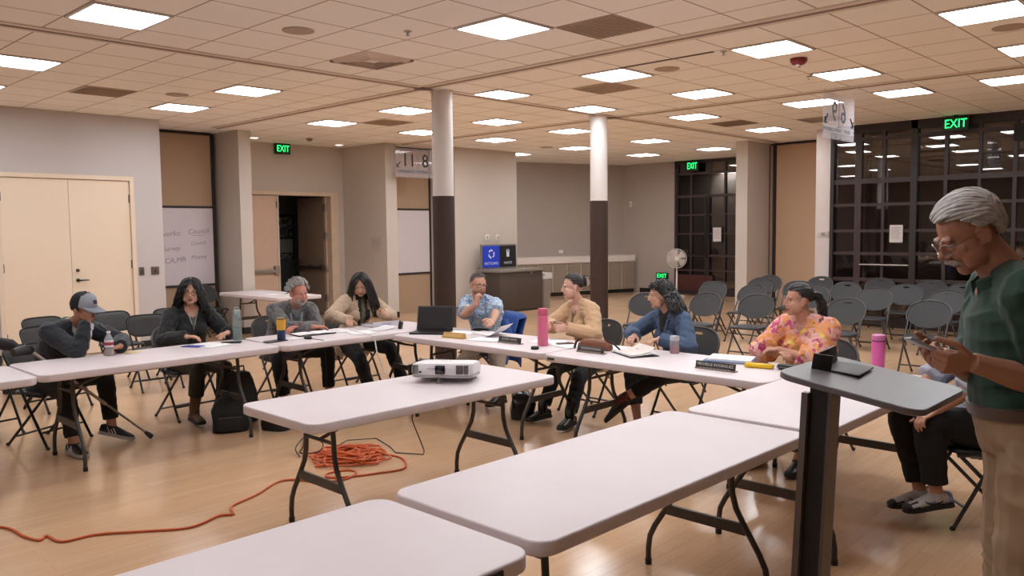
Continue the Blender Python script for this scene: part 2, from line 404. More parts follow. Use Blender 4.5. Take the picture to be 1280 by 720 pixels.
MB().bx(8.42, 8.46, -0.012, 0.03, 2.18, 2.3).build('hinge', M_STEEL, l, smooth=False)
l = MB().bx(9.57, 9.615, 0.16, 1.12, 0.01, 2.41).build('door_leaf', M_LEAF_SHADED, d, smooth=False)
MB().bx(9.50, 9.535, 0.26, 1.0, 0.94, 1.0).bx(9.52, 9.57, 0.2, 0.28, 0.92, 1.03).bx(9.52, 9.57, 0.62, 0.68, 0.93, 1.02).bx(9.50, 9.57, 0.98, 1.08, 0.88, 1.12).build('panic_bar', mat('steel_shaded', (96, 82, 74), 0.4, 0.7), l, smooth=False)  # bar steel toned down in colour for the unlit vestibule
MB().bx(9.565, 9.572, 0.92, 1.02, 1.42, 1.62).build('wall_plate', mat('plate_tan', (150, 136, 120), 0.5), l, smooth=False)
for z in (0.35, 0.95, 1.62, 2.2): MB().bx(9.56, 9.62, 0.09, 0.16, z - 0.07, z + 0.07).build('hinge', M_STEEL, d, smooth=False)
MB().bx(9.575, 9.612, 0.10, 0.16, 0.01, 2.41).build('leaf_edge', mat('leaf_edge_paint', (190, 164, 144), 0.5), l, smooth=False)

# ------------------------------------------------------------------ folding partition stacks in their pockets
def partition(name, label, loc, rotz, width, board, x0=0.0):
    p = thing(name, label, 'partition', loc, rotz)
    W0, W1 = x0, width
    MB().bx(W0, W1, 0, 0.10, 2.165, CZ - 0.05).bx(W0, W1, 0, 0.10, 0.0, 0.80).build('fabric_panel', M_FABRIC, p, smooth=False) if board else MB().bx(W0, W1, 0, 0.1, 0.02, CZ - 0.05).build('fabric_panel', mat('partition_fabric_light', (196, 164, 136), 0.9, var=0.03, vscale=40), p, smooth=False)
    tr = MB(); tr.bx(W0, W1, -0.03, 0.12, CZ - 0.05, CZ - 0.004)
    if board:
        tr.bx(W0, W1, -0.012, 0.1, 2.125, 2.165).bx(W0, W1, -0.02, 0.1, 0.80, 0.84)
    tr.bx(W1, W1 + 0.055, -0.004, 0.12, 0, CZ - 0.01)
    tr.build('trim', M_DARKTRIM, p, smooth=False)
    b = None
    if board: b = MB().bx(W0, W1, -0.004, 0.09, 0.84, 2.125).build('whiteboard', M_WBOARD, p, smooth=False)
    return p, b
p, b = partition('folding_partition', 'beige folding partition stack with handwriting on its whiteboard, beside the cream double door', (5.42, 13.5, 0), 0, 1.34, True)
hw = MB()
for t, x, z, s in (('works:', 0.60, 1.70, 0.13), ('Council', 1.08, 1.735, 0.12), ('Survey', 0.60, 1.45, 0.11), ('Council', 1.07, 1.535, 0.085), ('CA,MR', 0.66, 1.255, 0.125), ('Money', 1.07, 1.30, 0.10)):
    put_text(hw, t, s, frame_M((x, -0.0062, z), (1, 0, 0.06), (-0.05, 0, 1)), depth=0.0003, shear=0.15)
hw.tube([(0.96, -0.0062, 1.665), (1.18, -0.0062, 1.668)], 0.0035, 4)
hw.build('handwriting', mat('faded_marker', (150, 136, 142), 0.6), b, smooth=False)
partition('folding_partition', 'beige folding partition stack with blank whiteboard, behind the nearer round column', (10.22, 13.25, 0), 0, 1.22, True)
p, b = partition('folding_partition', 'plain tan folding partition end filling the pocket left of the big windows', (16.0, 7.85, 0), -pi / 2, 1.95, False, 0.16)
MB().bx(0.02, 0.075, 0, 0.1, 0, CZ - 0.05).build('edge_panel', mat('partition_edge', (150, 130, 114), 0.7), p, smooth=False)
MB().bx(0.0, 0.02, 0, 0.1, 0, CZ - 0.05).bx(0.075, 0.155, 0.03, 0.1, 0, CZ - 0.05).build('seal', M_DARKTRIM, p, smooth=False)

# ------------------------------------------------------------------ columns
for x, y, lab in ((6.83, 7.63, 'round column with white top and dark brown wrap, the nearer left one'), (10.0, 7.65, 'round column with white top and dark brown wrap, the farther right one')):
    c = thing('round_column', lab, 'column', (x, y, 0)); c['kind'] = 'structure'
    MB().lathe([(0.130, 2.12), (0.130, CZ)], n=40).build('column_shaft', M_COLW, c)
    MB().lathe([(0.136, 0.0), (0.136, 2.125), (0.132, 2.127)], n=40).build('column_wrap', M_COLB, c)
    MB().lathe([(0.15, CZ - 0.02), (0.15, CZ)], n=40).build('column_collar', M_COLW, c)

# ------------------------------------------------------------------ windows
def bars(mb, const, ys, zs, y0, y1, z0, z1, w, dep):
    for y, ww in ys: mb.bx(const - dep / 2, const + dep / 2, y - ww / 2, y + ww / 2, z0, z1)
    for z, ww in zs: mb.bx(const - dep / 2 * 0.96, const + dep / 2 * 0.96, y0, y1, z - ww / 2, z + ww / 2)
    return mb
Y0, Y1 = -3.0, 5.87
wn = thing('window_1', None, None, (0, 0, 0)); wn['kind'] = 'structure'
MB().bx(14.33, 14.335, Y0, Y1, 0.1, 3.38).build('window_pane', M_GLASS, wn, smooth=False)
mb = MB(); mb.bx(14.26, 14.4, Y0, Y1, 3.27, CZ).bx(14.26, 14.4, Y0, Y1, 0, 0.16).bx(14.26, 14.4, 5.81, 5.87, 0, CZ)
bars(mb, 14.33, [(4.50 - 1.94 * i, 0.10) for i in range(4)], [], Y0, Y1, 0, CZ, 0.1, 0.14)
mb.build('window_frame', M_MULLD, wn, smooth=False)
zs = [(2.46, 0.085), (2.06, 0.05), (1.62, 0.05), (1.235, 0.05), (0.79, 0.06), (0.40, 0.05)]
mb = MB(); ys = [(5.40, 0.11)]
for i in range(5):
    b0 = 4.50 - 1.94 * i
    ys += [(b0 - 0.47, 0.055), (b0 - 0.95, 0.045), (b0 - 1.43, 0.055)]
ys += [(4.985, 0.045)]
bars(mb, 14.325, ys, zs, Y0, Y1, 0.1, 3.3, 0.05, 0.08); mb.bx(14.28, 14.37, Y0, Y1, 3.13, 3.19)
mb.build('mullion', M_MULL, wn, smooth=False)
MB().tube([(14.24, 5.33, 1.05), (14.22, 5.30, 1.05), (14.22, 4.58, 1.05), (14.24, 4.55, 1.05)], 0.014).build('push_bar', M_STEEL, wn)
MB().bx(14.262, 14.27, 2.75, 3.1, 2.95, 3.2).bx(14.262, 14.27, 3.55, 3.8, 3.21, 3.3).build('louver', mat('louver_black', (20, 18, 18), 0.6), wn, smooth=False)
Y0, Y1 = 8.2, 11.6
wn = thing('window_2', None, None, (0, 0, 0)); wn['kind'] = 'structure'
MB().bx(18.43, 18.435, Y0, Y1, 0.1, 3.38).build('window_pane', M_GLASS, wn, smooth=False)
mb = MB(); mb.bx(18.36, 18.5, Y0, Y1, 3.33, CZ).bx(18.36, 18.5, Y0, Y1, 0, 0.2).bx(18.36, 18.5, 11.52, 11.6, 0, CZ).bx(18.36, 18.5, 10.60, 10.72, 0.1, 2.55)
mb.build('window_frame', M_MULLD, wn, smooth=False)
mb = bars(MB(), 18.42, [(11.13, 0.04), (10.18, 0.04), (9.75, 0.04)], [(3.07, 0.05), (2.50, 0.07), (2.03, 0.04), (1.55, 0.04), (1.0, 0.06), (0.62, 0.04)], Y0, Y1, 0.1, 3.35, 0.05, 0.08)
mb.build('mullion', M_MULL, wn, smooth=False)
mb = MB(); mb.bx(18.36, 18.42, 10.5, 11.58, 0.1, 0.5); mb.build('kick_plate', mat('dark_red_kick', (84, 44, 42), 0.4), wn, smooth=False)
MB().tube([(18.36, 10.75, 1.02), (18.32, 10.78, 1.02), (18.32, 11.4, 1.02), (18.36, 11.45, 1.02)], 0.016).tube([(18.34, 10.66, 0.95), (18.3, 10.66, 1.0), (18.3, 10.66, 2.4), (18.34, 10.66, 2.45)], 0.02).build('push_bar', M_BLKMET, wn)
struct('wall_outside', MB().bx(24, 24.2, -12, 20, 0, 5), mat('night_hedge', (92, 88, 84), 0.9, var=0.4, vscale=2))
struct('floor_outside', MB().bx(14.6, 24, -12, 5.9, -0.12, -0.02).bx(18.6, 24, 5.9, 20, -0.12, -0.02), mat('night_paving', (70, 66, 62), 0.8))

# ------------------------------------------------------------------ lights and ceiling fixtures
M_LIGHT = emat('light_panel', (244, 250, 255), 23.0)
M_LFRAME = mat('light_frame', (220, 210, 204), 0.5, var=0.01)
rows = {4: [3, 7, 11, 15, 18], 8: [3, 5, 8, 15, 18], 12: [3, 6, 9, 12, 15, 18], 15: [3, 6, 9, 12, 15, 18], 18: [4, 6, 8, 11, 15, 18], 22: [11, 15, 18, 21], 26: [15, 18], 0: [3, 11, 18], -4: [5, 13]}  # panels out of view are added to help light the room
rowname = {4: 'the nearest row at upper left', 8: 'the second nearest row', 12: 'the third nearest row', 15: 'the row just over the two columns', 18: 'the row past the farther column', 22: 'the last-but-one row', 26: 'the farthest row'}
ordn = ['leftmost', 'second from left', 'third from left', 'fourth from left', 'fifth from left', 'sixth from left']
proto = None
for i in sorted(rows):
    for n, j in enumerate(sorted(rows[i], reverse=True)):
        lab = 'square ceiling light panel, %s in %s' % (ordn[n], rowname.get(i, 'an added row overhead out of view'))
        loc = (GA + i * T, GB + j * T, CZ)
        if proto is None:
            proto = thing('ceiling_light', lab, 'ceiling light', loc, 0, 'square ceiling light panels')
            fr = MB(); h = T / 2 - 0.004
            for a in ((-h, h, -h, -h + 0.025), (-h, h, h - 0.025, h), (-h, -h + 0.025, -h, h), (h - 0.025, h, -h, h)): fr.bx(*a, -0.014, 0.0)
            fr.build('light_frame', M_LFRAME, proto, smooth=False)
            dm = MB(); slab(dm, h - 0.022, h - 0.022, 0.03, -0.008, 0.0, 0.002, 3); dm.build('diffuser', M_LIGHT, proto, smooth=False)
        else: dup(proto, loc, 0, lab)
def cell(a, b): return (GA + round((a - GA) / T) * T, GB + round((b - GB) / T) * T, CZ)
M_VENT = mat('vent_grille', (176, 158, 144), 0.6, var=0.05)
for pos, lab, col in ((cell(5.73, 4.32), 'square grey return-air grille right of the top centre light', (186, 164, 148)), (cell(8.14, 6.12), 'square grey air grille just past the light over the farther column', (206, 186, 168)), (cell(3.97, 10.46), 'square grey air grille at upper left above the cream door', (200, 182, 166)), (cell(8.22, 10.46), 'square air grille left of the nearer column', (206, 186, 170)), (cell(12.6, 6.71), 'square grey air grille in front of the right pier', (176, 152, 136)), (cell(12.96, 5.71), 'small dim air grille behind the hanging number sign', (196, 176, 160))):
    g = thing('air_grille', lab, 'air vent', pos); h = T / 2 - 0.01
    mb = MB(); mb.bx(-h, h, -h, h, -0.008, 0.002); mb.build('grille_face', mat('grille_%d' % col[0], col, 0.7, vscale=160, var=0.15), g, smooth=False)
    mb = MB()
    for k in range(12): mb.box((0, -h + 0.03 + k * (2 * h - 0.06) / 11, -0.011), (2 * h - 0.04, 0.018, 0.004), rot=(radians(25), 0, 0))
    mb.build('louver', M_VENT if col[0] < 190 else mat('louver_light', (206, 188, 172), 0.6), g, smooth=False)
g = thing('air_diffuser', 'drop-edged square air diffuser with dark slots between the near lights', 'air vent', cell(5.13, 6.7)); h = T / 2 - 0.01
mb = MB()
for k in range(3):
    s = h * (1 - 0.28 * k); rings = [[(x * q, y * q, z) for x, y in ((-1, -1), (1, -1), (1, 1), (-1, 1))] for q, z in ((s, 0.0), (s * 0.84, -0.028), (s * 0.80, -0.028), (s * 0.95, 0.0))]
    mb.loft(rings, caps=False)
mb.build('cone', mat('diffuser_paint', (214, 196, 184), 0.6), g, smooth=False)
MB().bx(-h, h, h - 0.03, h, -0.02, -0.002).bx(h - 0.03, h, -h, h, -0.02, -0.002).build('slot', mat('diffuser_slot', (150, 132, 120), 0.7), g, smooth=False)
for a, b, lab in ((3.92, 6.18, 'round perforated ceiling speaker near the top left of the view'), (4.62, 10.02, 'round ceiling speaker close to the left air grille'), (7.66, 4.94, 'round ceiling speaker right of the centre light'), (8.25, 1.85, 'small round ceiling speaker near the right edge'), (13.03, 11.33, 'small round ceiling speaker far back left of the second column')):
    tag(MB().lathe([(0.0, 0.0), (0.135, 0.0), (0.135, -0.006), (0.11, -0.012), (0, -0.008)], n=28).build('ceiling_speaker', mat('speaker_grille', (176, 156, 142), 0.8, vscale=300, var=0.2), loc=(a, b, CZ)), lab, 'ceiling speaker')
s = thing('fire_strobe', 'dark red fire alarm strobe mounted on the ceiling', 'fire alarm', (8.18, 3.71, CZ))
MB().lathe([(0.0, 0), (0.085, 0), (0.085, -0.03), (0.06, -0.06), (0, -0.062)], n=20).build('alarm_body', mat('alarm_red', (120, 34, 34), 0.4), s)
MB().box((0, 0, -0.075), (0.07, 0.04, 0.03), bev=0.008).build('strobe_lens', mat('strobe_lens', (200, 160, 160), 0.2), s)
for a, b, lab in ((4.6, 5.56, 'tiny fire sprinkler head left of the top centre light'), (7.31, 4.07, 'tiny fire sprinkler head at the end of the long ceiling slot'), (9.21, 4.05, 'tiny fire sprinkler head above the hanging 6 and 9 sign')):
    tag(MB().lathe([(0.0, 0), (0.035, 0), (0.03, -0.008), (0.01, -0.012), (0.01, -0.035), (0.022, -0.038), (0, -0.042)], n=12).build('sprinkler_head', M_STEEL, loc=(a, b, CZ)), lab, 'sprinkler')
tag(MB().lathe([(0.0, 0), (0.06, 0), (0.06, -0.02), (0.03, -0.05), (0, -0.055)], n=16).build('smoke_detector', mat('detector_tan', (150, 122, 98), 0.5), loc=(8.48, 13.1, CZ)), 'small round smoke detector on the ceiling near the hall door', 'smoke detector')
for a, b, lab in ((7.67, 13.63, 'small recessed downlight left of the exit sign'), (9.53, 13.69, 'small recessed downlight right of the exit sign')):
    q = thing('downlight', lab, 'ceiling light', (a, b, CZ))
    MB().lathe([(0.0, 0.0), (0.10, 0.0), (0.10, -0.008), (0.08, -0.008), (0.075, -0.004), (0, -0.004)], n=20).build('trim_ring', M_LFRAME, q)
    MB().lathe([(0.0, -0.003), (0.072, -0.003), (0.07, -0.008), (0, -0.009)], n=20).build('bulb', emat('downlight_glow', (255, 236, 214), 5.0), q)
for a, b, L in ((7.1, 4.4, 0.6), (9.0, 4.4, 0.6)):
    pass
tag(MB().bx(-0.02, 0.02, -0.55, 0.55, -0.006, 0.001).build('ceiling_slot', mat('slot_dark', (96, 76, 64), 0.7), smooth=False, loc=(7.25, 4.7, CZ)), 'narrow dark slot diffuser in the ceiling beside the red strobe', 'air vent')
# ------------------------------------------------------------------ folding tables
M_TOP = mat('table_plastic', (219, 206, 209), 0.42, var=0.02, vscale=3, bump=0.04, bscale=220)
M_TLEG = mat('table_leg_grey', (72, 66, 62), 0.45, 0.2)
TL, TW = 1.86, 0.77
def make_table(label, loc, rotz):
    t = thing('folding_table', label, 'table', loc, rotz, 'white folding tables')
    mb = MB(); hx, hy = TL / 2, TW / 2; rings = []
    for z, ins in ((0.686, 0.03), (0.686, 0.010), (0.690, 0.003), (0.696, 0.0), (0.732, 0.0), (0.7365, 0.001), (0.7392, 0.004), (0.740, 0.009)):
        rings.append([(x, y, z) for x, y in roundrect(hx - ins, hy - ins, 0.075 - ins, 8)])
    mb.loft(rings); mb.build('tabletop', M_TOP, t, angle=50)
    for sx in (-1, 1):
        x = sx * 0.65
        for sy in (-1, 1):
            pts = [(x, sy * 0.13, 0.70), (x, sy * 0.14, 0.56), (x, sy * 0.145, 0.47), (x, sy * 0.165, 0.40), (x, sy * 0.22, 0.31), (x, sy * 0.285, 0.21), (x, sy * 0.315, 0.15), (x, sy * 0.325, 0.08), (x, sy * 0.325, 0.012)]
            lg = MB().tube(pts, 0.0145, 10).build('leg', M_TLEG, t)
            MB().lathe([(0.0, 0.0), (0.018, 0.0), (0.018, 0.03), (0.0, 0.03)], n=10, c=(x, sy * 0.325, 0)).build('rubber_foot', M_BLKPLA, lg)
        mb = MB(); mb.bx(x - 0.009, x + 0.009, -0.215, 0.215, 0.285, 0.335); mb.tube([(x, -0.14, 0.55), (x, 0.14, 0.55)], 0.011); mb.build('crossbar', M_TLEG, t)
        mb = MB(); mb.tube([(x, 0.0, 0.55), (sx * 0.22, 0.0, 0.685)], 0.011); mb.bx(min(x, sx * .2) , max(x, sx * .2), -0.012, 0.012, 0.682, 0.694); mb.build('brace', M_TLEG, t)
    mb = MB()
    for sy in (-1, 1): mb.bx(-0.72, 0.72, sy * 0.30 - 0.012, sy * 0.30 + 0.012, 0.672, 0.694)
    mb.build('side_rail', M_TLEG, t, smooth=False)
    return t
t0 = make_table('bare white folding table at bottom left, nearest the camera', (0.865, 2.005, 0), -0.01)
tabs = [((2.775, 2.0, 0), -0.015, 'bare white folding table mid near row, left of the lectern post'),
        ((4.69, 1.935, 0), 0.0, 'white folding table behind the lectern post with the pink tumbler on its far end'),
        ((3.18, 3.88, 0), -0.02, 'white folding table standing alone in the middle with the projector on it'),
        ((2.75, 6.575, 0), -0.005, 'white folding table on the left in front of the man in a cap'),
        ((0.87, 6.53, 0), -0.01, 'white folding table cut off by the left edge, left of the man in a cap'),
        ((4.64, 6.53, 0), -0.035, 'white folding table in front of the woman in a beige cardigan'),
        ((5.14, 5.135, 0), pi / 2 + 0.01, 'white folding table with the laptop, in front of the man in a blue floral shirt'),
        ((5.12, 3.255, 0), pi / 2 - 0.005, 'white folding table in front of the women in denim and floral tops'),
        ((6.75, 11.7, 0), pi / 2, 'white folding table standing far back by the hall door')]
TABLES = [t0] + [dup(t0, l, r, lab) for l, r, lab in tabs]
MB().bx(-0.055, 0.055, -0.006, 0.004, 0.702, 0.728).bx(-0.04, 0.04, -0.010, -0.004, 0.709, 0.720).build('handle_recess', M_BLKPLA, t0, smooth=False).location = (0.73, -0.385, 0)
# small dark clip marks on table ends
MB().bx(-0.002, 0.003, -0.07, 0.0, 0.704, 0.722).build('end_clip', M_TLEG, TABLES[8], smooth=False).matrix_local = Matrix.Translation((0.80, 0.385, 0)) @ Matrix.Rotation(pi / 2, 4, 'Z')

# ------------------------------------------------------------------ chairs
M_VINYL = mat('black_vinyl', (38, 36, 37), 0.5, var=0.06, bump=0.05, bscale=120)
M_VINYL2 = mat('charcoal_plastic', (36, 34, 35), 0.55, var=0.05, bump=0.05, bscale=150)
M_TUBE = mat('chair_tube', (34, 31, 31), 0.35, 0.4)
M_TUBEG = mat('chair_tube_grey', (74, 69, 68), 0.35, 0.5)
LEANK = 0.44 / 0.80
def backpt(x, z, dy=0.0):       # a point on the tilted back plane
    return V((x, 0.20 - z * LEANK + dy, z))
def make_chair(label, loc, rotz, round_back=True, group='audience folding chairs'):
    t = thing('folding_chair', label, 'chair', loc, rotz, group)
    pad = M_VINYL2 if round_back else M_VINYL
    tube = M_TUBEG if round_back else M_TUBE
    # seat
    mb = MB(); rings = []
    for z, ins in ((0.425, 0.02), (0.43, 0.004), (0.440, 0.0), (0.450, 0.006), (0.456, 0.03), (0.453, 0.09)):
        rr = roundrect(0.205 - ins, 0.195 - ins, max(0.09 - ins, 0.01), 6)
        rings.append([(x * (1.0 + 0.12 * y), y, z) for x, y in rr])
    mb.loft(rings); mb.build('seat', pad, t)
    # backrest
    zc = 0.685; hx = 0.232 if round_back else 0.215; hz = 0.15 if round_back else 0.112; e = 2.25 if round_back else 4.5
    def rim(a, k=1.0):
        ca, sa = cos(a), sin(a)
        return (hx * k * math.copysign(abs(ca) ** (2 / e), ca), zc + hz * k * math.copysign(abs(sa) ** (2 / e), sa))
    N = 40; mb = MB()
    curve = lambda x: -0.35 * (0.23 ** 2 - x * x) * 1.0
    if round_back:
        hole = []
        for k in range(N):
            a = 2 * pi * k / N; ca, sa = cos(a), sin(a)
            hole.append((0.048 * math.copysign(abs(ca) ** 0.6, ca), zc + hz * 0.70 + 0.011 * math.copysign(abs(sa) ** 0.9, sa)))
        def ringpts(f, dy):
            out = []
            for k in range(N):
                a = 2 * pi * k / N; o = rim(a, 0.97); h = hole[k]; x = h[0] + (o[0] - h[0]) * f; z = h[1] + (o[1] - h[1]) * f
                out.append(backpt(x, z, curve(x) + dy))
            return out
        fr = [ringpts(f, 0.006) for f in (0.0, 0.25, 0.5, 0.75, 0.97, 1.0)]; bk = [ringpts(f, -0.006) for f in (1.0, 0.97, 0.75, 0.5, 0.25, 0.0)]
        mb.loft(fr + bk + [fr[0]], caps=False)
    else:
        def ringk(kk, dy): return [backpt(rim(2 * pi * i / N, kk)[0], rim(2 * pi * i / N, kk)[1], curve(rim(2 * pi * i / N, kk)[0]) + dy) for i in range(N)]
        mb.loft([ringk(0.02, 0.02), ringk(0.6, 0.020), ringk(0.88, 0.016), ringk(0.98, 0.008), ringk(1.0, 0.0), ringk(0.98, -0.008), ringk(0.6, -0.012), ringk(0.02, -0.012)])
    mb.build('backrest', pad, t, angle=60)
    # frame around the back
    pts = []
    a0, a1 = (-0.16 * pi, 1.16 * pi) if round_back else (-0.12 * pi, 1.12 * pi)
    for k in range(25):
        a = a0 + (a1 - a0) * k / 24; x, z = rim(a, 1.02); pts.append(backpt(x, z, curve(x) * 0.9))
    low = [V((0.212, 0.20 - 0.50 * LEANK, 0.50))]
    lx = V((-0.212, 0.20 - 0.50 * LEANK, 0.50))
    MB().tube(low + pts + [lx], 0.0105, 8).build('back_frame', tube, t)
    for s in (-1, 1):
        lg = MB().tube([(s * 0.212, 0.20 - 0.50 * LEANK, 0.50), (s * 0.215, 0.20 - 0.25 * LEANK, 0.25), (s * 0.218, 0.195, 0.008)], 0.0115, 8).build('leg', tube, t)
        MB().ell((s * 0.218, 0.196, 0.014), (0.016, 0.018, 0.014), nu=8, nv=6).build('rubber_foot', M_BLKPLA, lg)
        lg = MB().tube([(s * 0.185, 0.16, 0.43), (s * 0.188, -0.04, 0.22), (s * 0.192, -0.245, 0.008)], 0.0115, 8).build('leg', tube, t)
        MB().ell((s * 0.192, -0.246, 0.014), (0.016, 0.018, 0.014), nu=8, nv=6).build('rubber_foot', M_BLKPLA, lg)
        MB().tube([(s * 0.20, -0.02, 0.425), (s * 0.20, 0.17, 0.42)], 0.009, 6).tube([(s * 0.20, 0.02, 0.42), (s * 0.20, -0.045, 0.33)], 0.008, 6).build('seat_hinge', tube, t)
    MB().tube([(-0.215, 0.20 - 0.13 * LEANK, 0.13), (0.215, 0.20 - 0.13 * LEANK, 0.13)], 0.009, 6).build('stretcher', tube, t)
    MB().tube([(-0.19, -0.175, 0.08), (0.19, -0.175, 0.08)], 0.009, 6).build('stretcher', tube, t)
    return t
L90 = pi / 2
aud = [(9.42, 5.6, 'first row of empty audience chairs, left end'), (9.58, 4.95, 'first row, in front of the pier, right of the left-end chair'), (9.63, 3.83, 'first row, directly right of the woman in a floral blouse'), (9.88, 2.97, 'first row, right end, nearest the man in green'),
       (11.42, 6.62, 'second row of audience chairs, left end'), (11.2, 5.86, 'second row, second from left, partly behind a first-row chair'), (11.35, 4.98, 'second row, hidden behind the head of the woman in floral'), (11.5, 4.15, 'second row, third from the man in green'), (11.6, 3.28, 'second row, right end beside the man in green'),
       (12.85, 6.55, 'third row, left end against the pier'), (12.4, 5.65, 'third row, second from left, by the tan panel'), (12.5, 4.95, 'third row, middle'), (12.55, 4.08, 'third row, left of the paper on the glass'), (12.95, 3.45, 'third row, right end'),
       (13.55, 6.72, 'last row, left end by the pocket'), (13.7, 5.88, 'last row, in front of the wall post'), (13.8, 4.89, 'last row, below the push bar of the glass door'), (13.7, 4.07, 'last row, below the wide mullion')]
c0 = None
rnd = random.Random(3)
for x, y, lab in aud:
    lab = 'grey oval-back folding chair, ' + lab; rz = L90 + rnd.uniform(-0.12, 0.12)
    if c0 is None: c0 = make_chair(lab, (x, y, 0), rz)
    else: dup(c0, (x, y, 0), rz, lab)
dup(c0, (8.98, 6.18, 0), L90 + 0.25, 'grey oval-back folding chair standing alone just left of the woman in denim')
GO = 'chairs of the people at the tables'
seats = {'P2': (3.42, 7.42, pi + 0.1, 'under the woman with long curly hair'), 'P3': (4.42, 7.42, pi, 'under the grey-haired bearded man'), 'P4': (5.26, 7.36, pi, 'under the woman in a beige cardigan'),
         'P5': (6.0, 6.12, L90 - 0.1, 'draped with a blue jacket behind the man in blue'), 'P6': (6.02, 4.72, L90 - 0.05, 'behind the woman in a tan blazer'), 'P7': (6.02, 3.72, L90 - 0.05, 'behind the woman in a denim jacket'),
         'P8': (6.0, 2.55, L90, 'behind the woman in a floral blouse'), 'P9': (5.23, 1.30, radians(40), 'of the seated person hidden behind the standing man')}
for k, (x, y, rz, lab) in seats.items(): dup(c0, (x, y, 0), rz, 'dark oval-back folding chair ' + lab, GO)
cb = make_chair('black padded square-back folding chair under the man in a cap', (2.22, 7.36, 0), pi + 0.45, False, GO)
for x, y, rz, lab in ((3.72, 9.75, pi + 0.1, 'behind the water bottle, left of the pair by the door'), (3.80, 9.02, pi - 0.05, 'right of the man in a cap, seat facing the camera'), (4.35, 9.6, pi, 'just left of the curly-haired woman'), (2.72, 8.75, pi + 0.25, 'directly behind the shoulder of the man in a cap'), (3.0, 9.7, pi + 0.2, 'farthest behind the man in a cap'), (1.9, 8.0, pi + 0.2, 'at the left edge behind the crutch')):
    dup(cb, (x, y, 0), rz, 'black padded square-back folding chair ' + lab, 'spare chairs on the left')
ch = dup(c0, (6.45, 13.0, 0), pi + 0.2, 'dark oval-back folding chair by the whiteboard pocket behind the curly-haired woman', 'spare chairs on the left')
dup(cb, (12.05, 6.95, 0), L90 + 0.1, 'black square-back folding chair among the oval ones, left of the pier', 'audience folding chairs')

# ------------------------------------------------------------------ lectern
lc = thing('lectern', 'grey-topped slim lectern with black post in front of the man in green', 'lectern', (3.087, 1.104, 0))
tilt = 0.154; ct, st = cos(tilt), sin(tilt)
Mt = Matrix.Translation((0, 0, 1.135)) @ Matrix.Rotation(tilt, 4, 'X')
mb = MB(); rings = []
for z, ins in ((-0.022, 0.008), (-0.018, 0.0), (0.0, 0.0), (0.003, 0.003)):
    rings.append([(x, y, z) for x, y in roundrect(0.26 - ins, 0.256 - ins, 0.062 - ins, 8)])
mb.loft(rings).xf(Mt); mb.build('lectern_top', mat('lectern_laminate', (104, 97, 99), 0.38, var=0.04, vscale=14), lc, angle=30)
mb = MB(); mb.loft([[(x, y, z) for x, y in roundrect(0.2, 0.17, 0.05)] for z in (-0.036, -0.022)]).xf(Mt); mb.build('support_plate', M_BLKMET, lc)
Mp = Matrix.Translation((0, 0.165, 0)) 
def post(x0, x1, y0, y1, m, nm, zt=1.13):
    lean = 0.045
    rings = [[(x, y + 0.184 + dy, z) for x, y in ((x0, y0), (x1, y0), (x1, y1), (x0, y1))] for z, dy in ((0.03, lean), (zt, 0.0))]
    return MB().loft(rings).build(nm, m, lc, smooth=False)
post(-0.036, 0.05, -0.042, 0.03, M_BLKPLA, 'post_core')
M_EXTR = mat('grey_extrusion', (104, 96, 92), 0.4, 0.4)
post(-0.04, 0.05, -0.055, -0.042, M_EXTR, 'side_extrusion')
post(-0.062, -0.03, 0.03, 0.055, M_EXTR, 'side_extrusion', 1.07)
mb = MB(); mb.loft([[(x, y + 0.18, z) for x, y in roundrect(0.26, 0.2, 0.03)] for z in (0.012, 0.032)])
for sx in (-1, 1):
    for sy in (-1, 1): mb.lathe([(0, 0), (0.02, 0), (0.02, 0.014), (0, 0.014)], n=10, c=(sx * 0.22, 0.18 + sy * 0.16, 0))
mb.build('base_plate', M_BLKMET, lc)
# tablet case on the lectern
tb = thing('tablet_case', 'black folio tablet case propped open on the lectern top', 'tablet case', (3.087, 1.104, 0))
M2 = Mt @ Matrix.Translation((0.06, 0.13, 0.004)) @ Matrix.Rotation(0.1, 4, 'Z')
MB().box((0.0, -0.02, 0.004), (0.20, 0.13, 0.006), bev=0.002).xf(M2 @ Matrix.Rotation(-0.06, 4, 'X')).build('keyboard_cover', mat('cover_grey', (62, 58, 58), 0.5), tb)
MB().box((0, 0.062, 0.032), (0.20, 0.008, 0.064), rot=(-0.25, 0, 0), bev=0.003).xf(M2).build('raised_flap', M_BLKPLA, tb)
MB().box((-0.115, 0.05, 0.03), (0.008, 0.07, 0.06), rot=(0, 0.1, 0.4), bev=0.002).xf(M2).build('corner_flap', M_BLKPLA, tb)

# ------------------------------------------------------------------ projector and wires
pr = thing('projector', 'white video projector tilted up on the middle table', 'projector', (3.53, 3.94, 0.74), radians(-54))
Mx = Matrix.Translation((0, 0, 0.022)) @ Matrix.Rotation(-0.085, 4, 'X')
pr.scale = (1.12, 1.12, 1.12); pr_w, pr_d, pr_h = 0.36, 0.27, 0.085
mb = MB(); rings = []
for z, ins in ((0.0, 0.02), (0.02, 0.006), (0.028, 0.0), (0.06, 0.0), (0.08, 0.008), (0.086, 0.03), (0.088, 0.07)):
    rr = roundrect(pr_w / 2 - ins, pr_d / 2 - ins, max(0.03 - ins, 0.008), 5); rings.append([(x, y - 0.012 * (1 - (x / 0.18) ** 2) * (1 if y < 0 else 0), z) for x, y in rr])
mb.loft(rings).xf(Mx); mb.build('body', mat('projector_white', (232, 226, 230), 0.38, var=0.01), pr, angle=50)
MB().loft([[(x, y, z) for x, y in roundrect(pr_w / 2 - 0.004, pr_d / 2 - 0.004, 0.03)] for z in (0.004, 0.022)]).xf(Mx).build('lower_shell', mat('projector_grey', (178, 172, 172), 0.5), pr)
yf = -pr_d / 2 - 0.0125
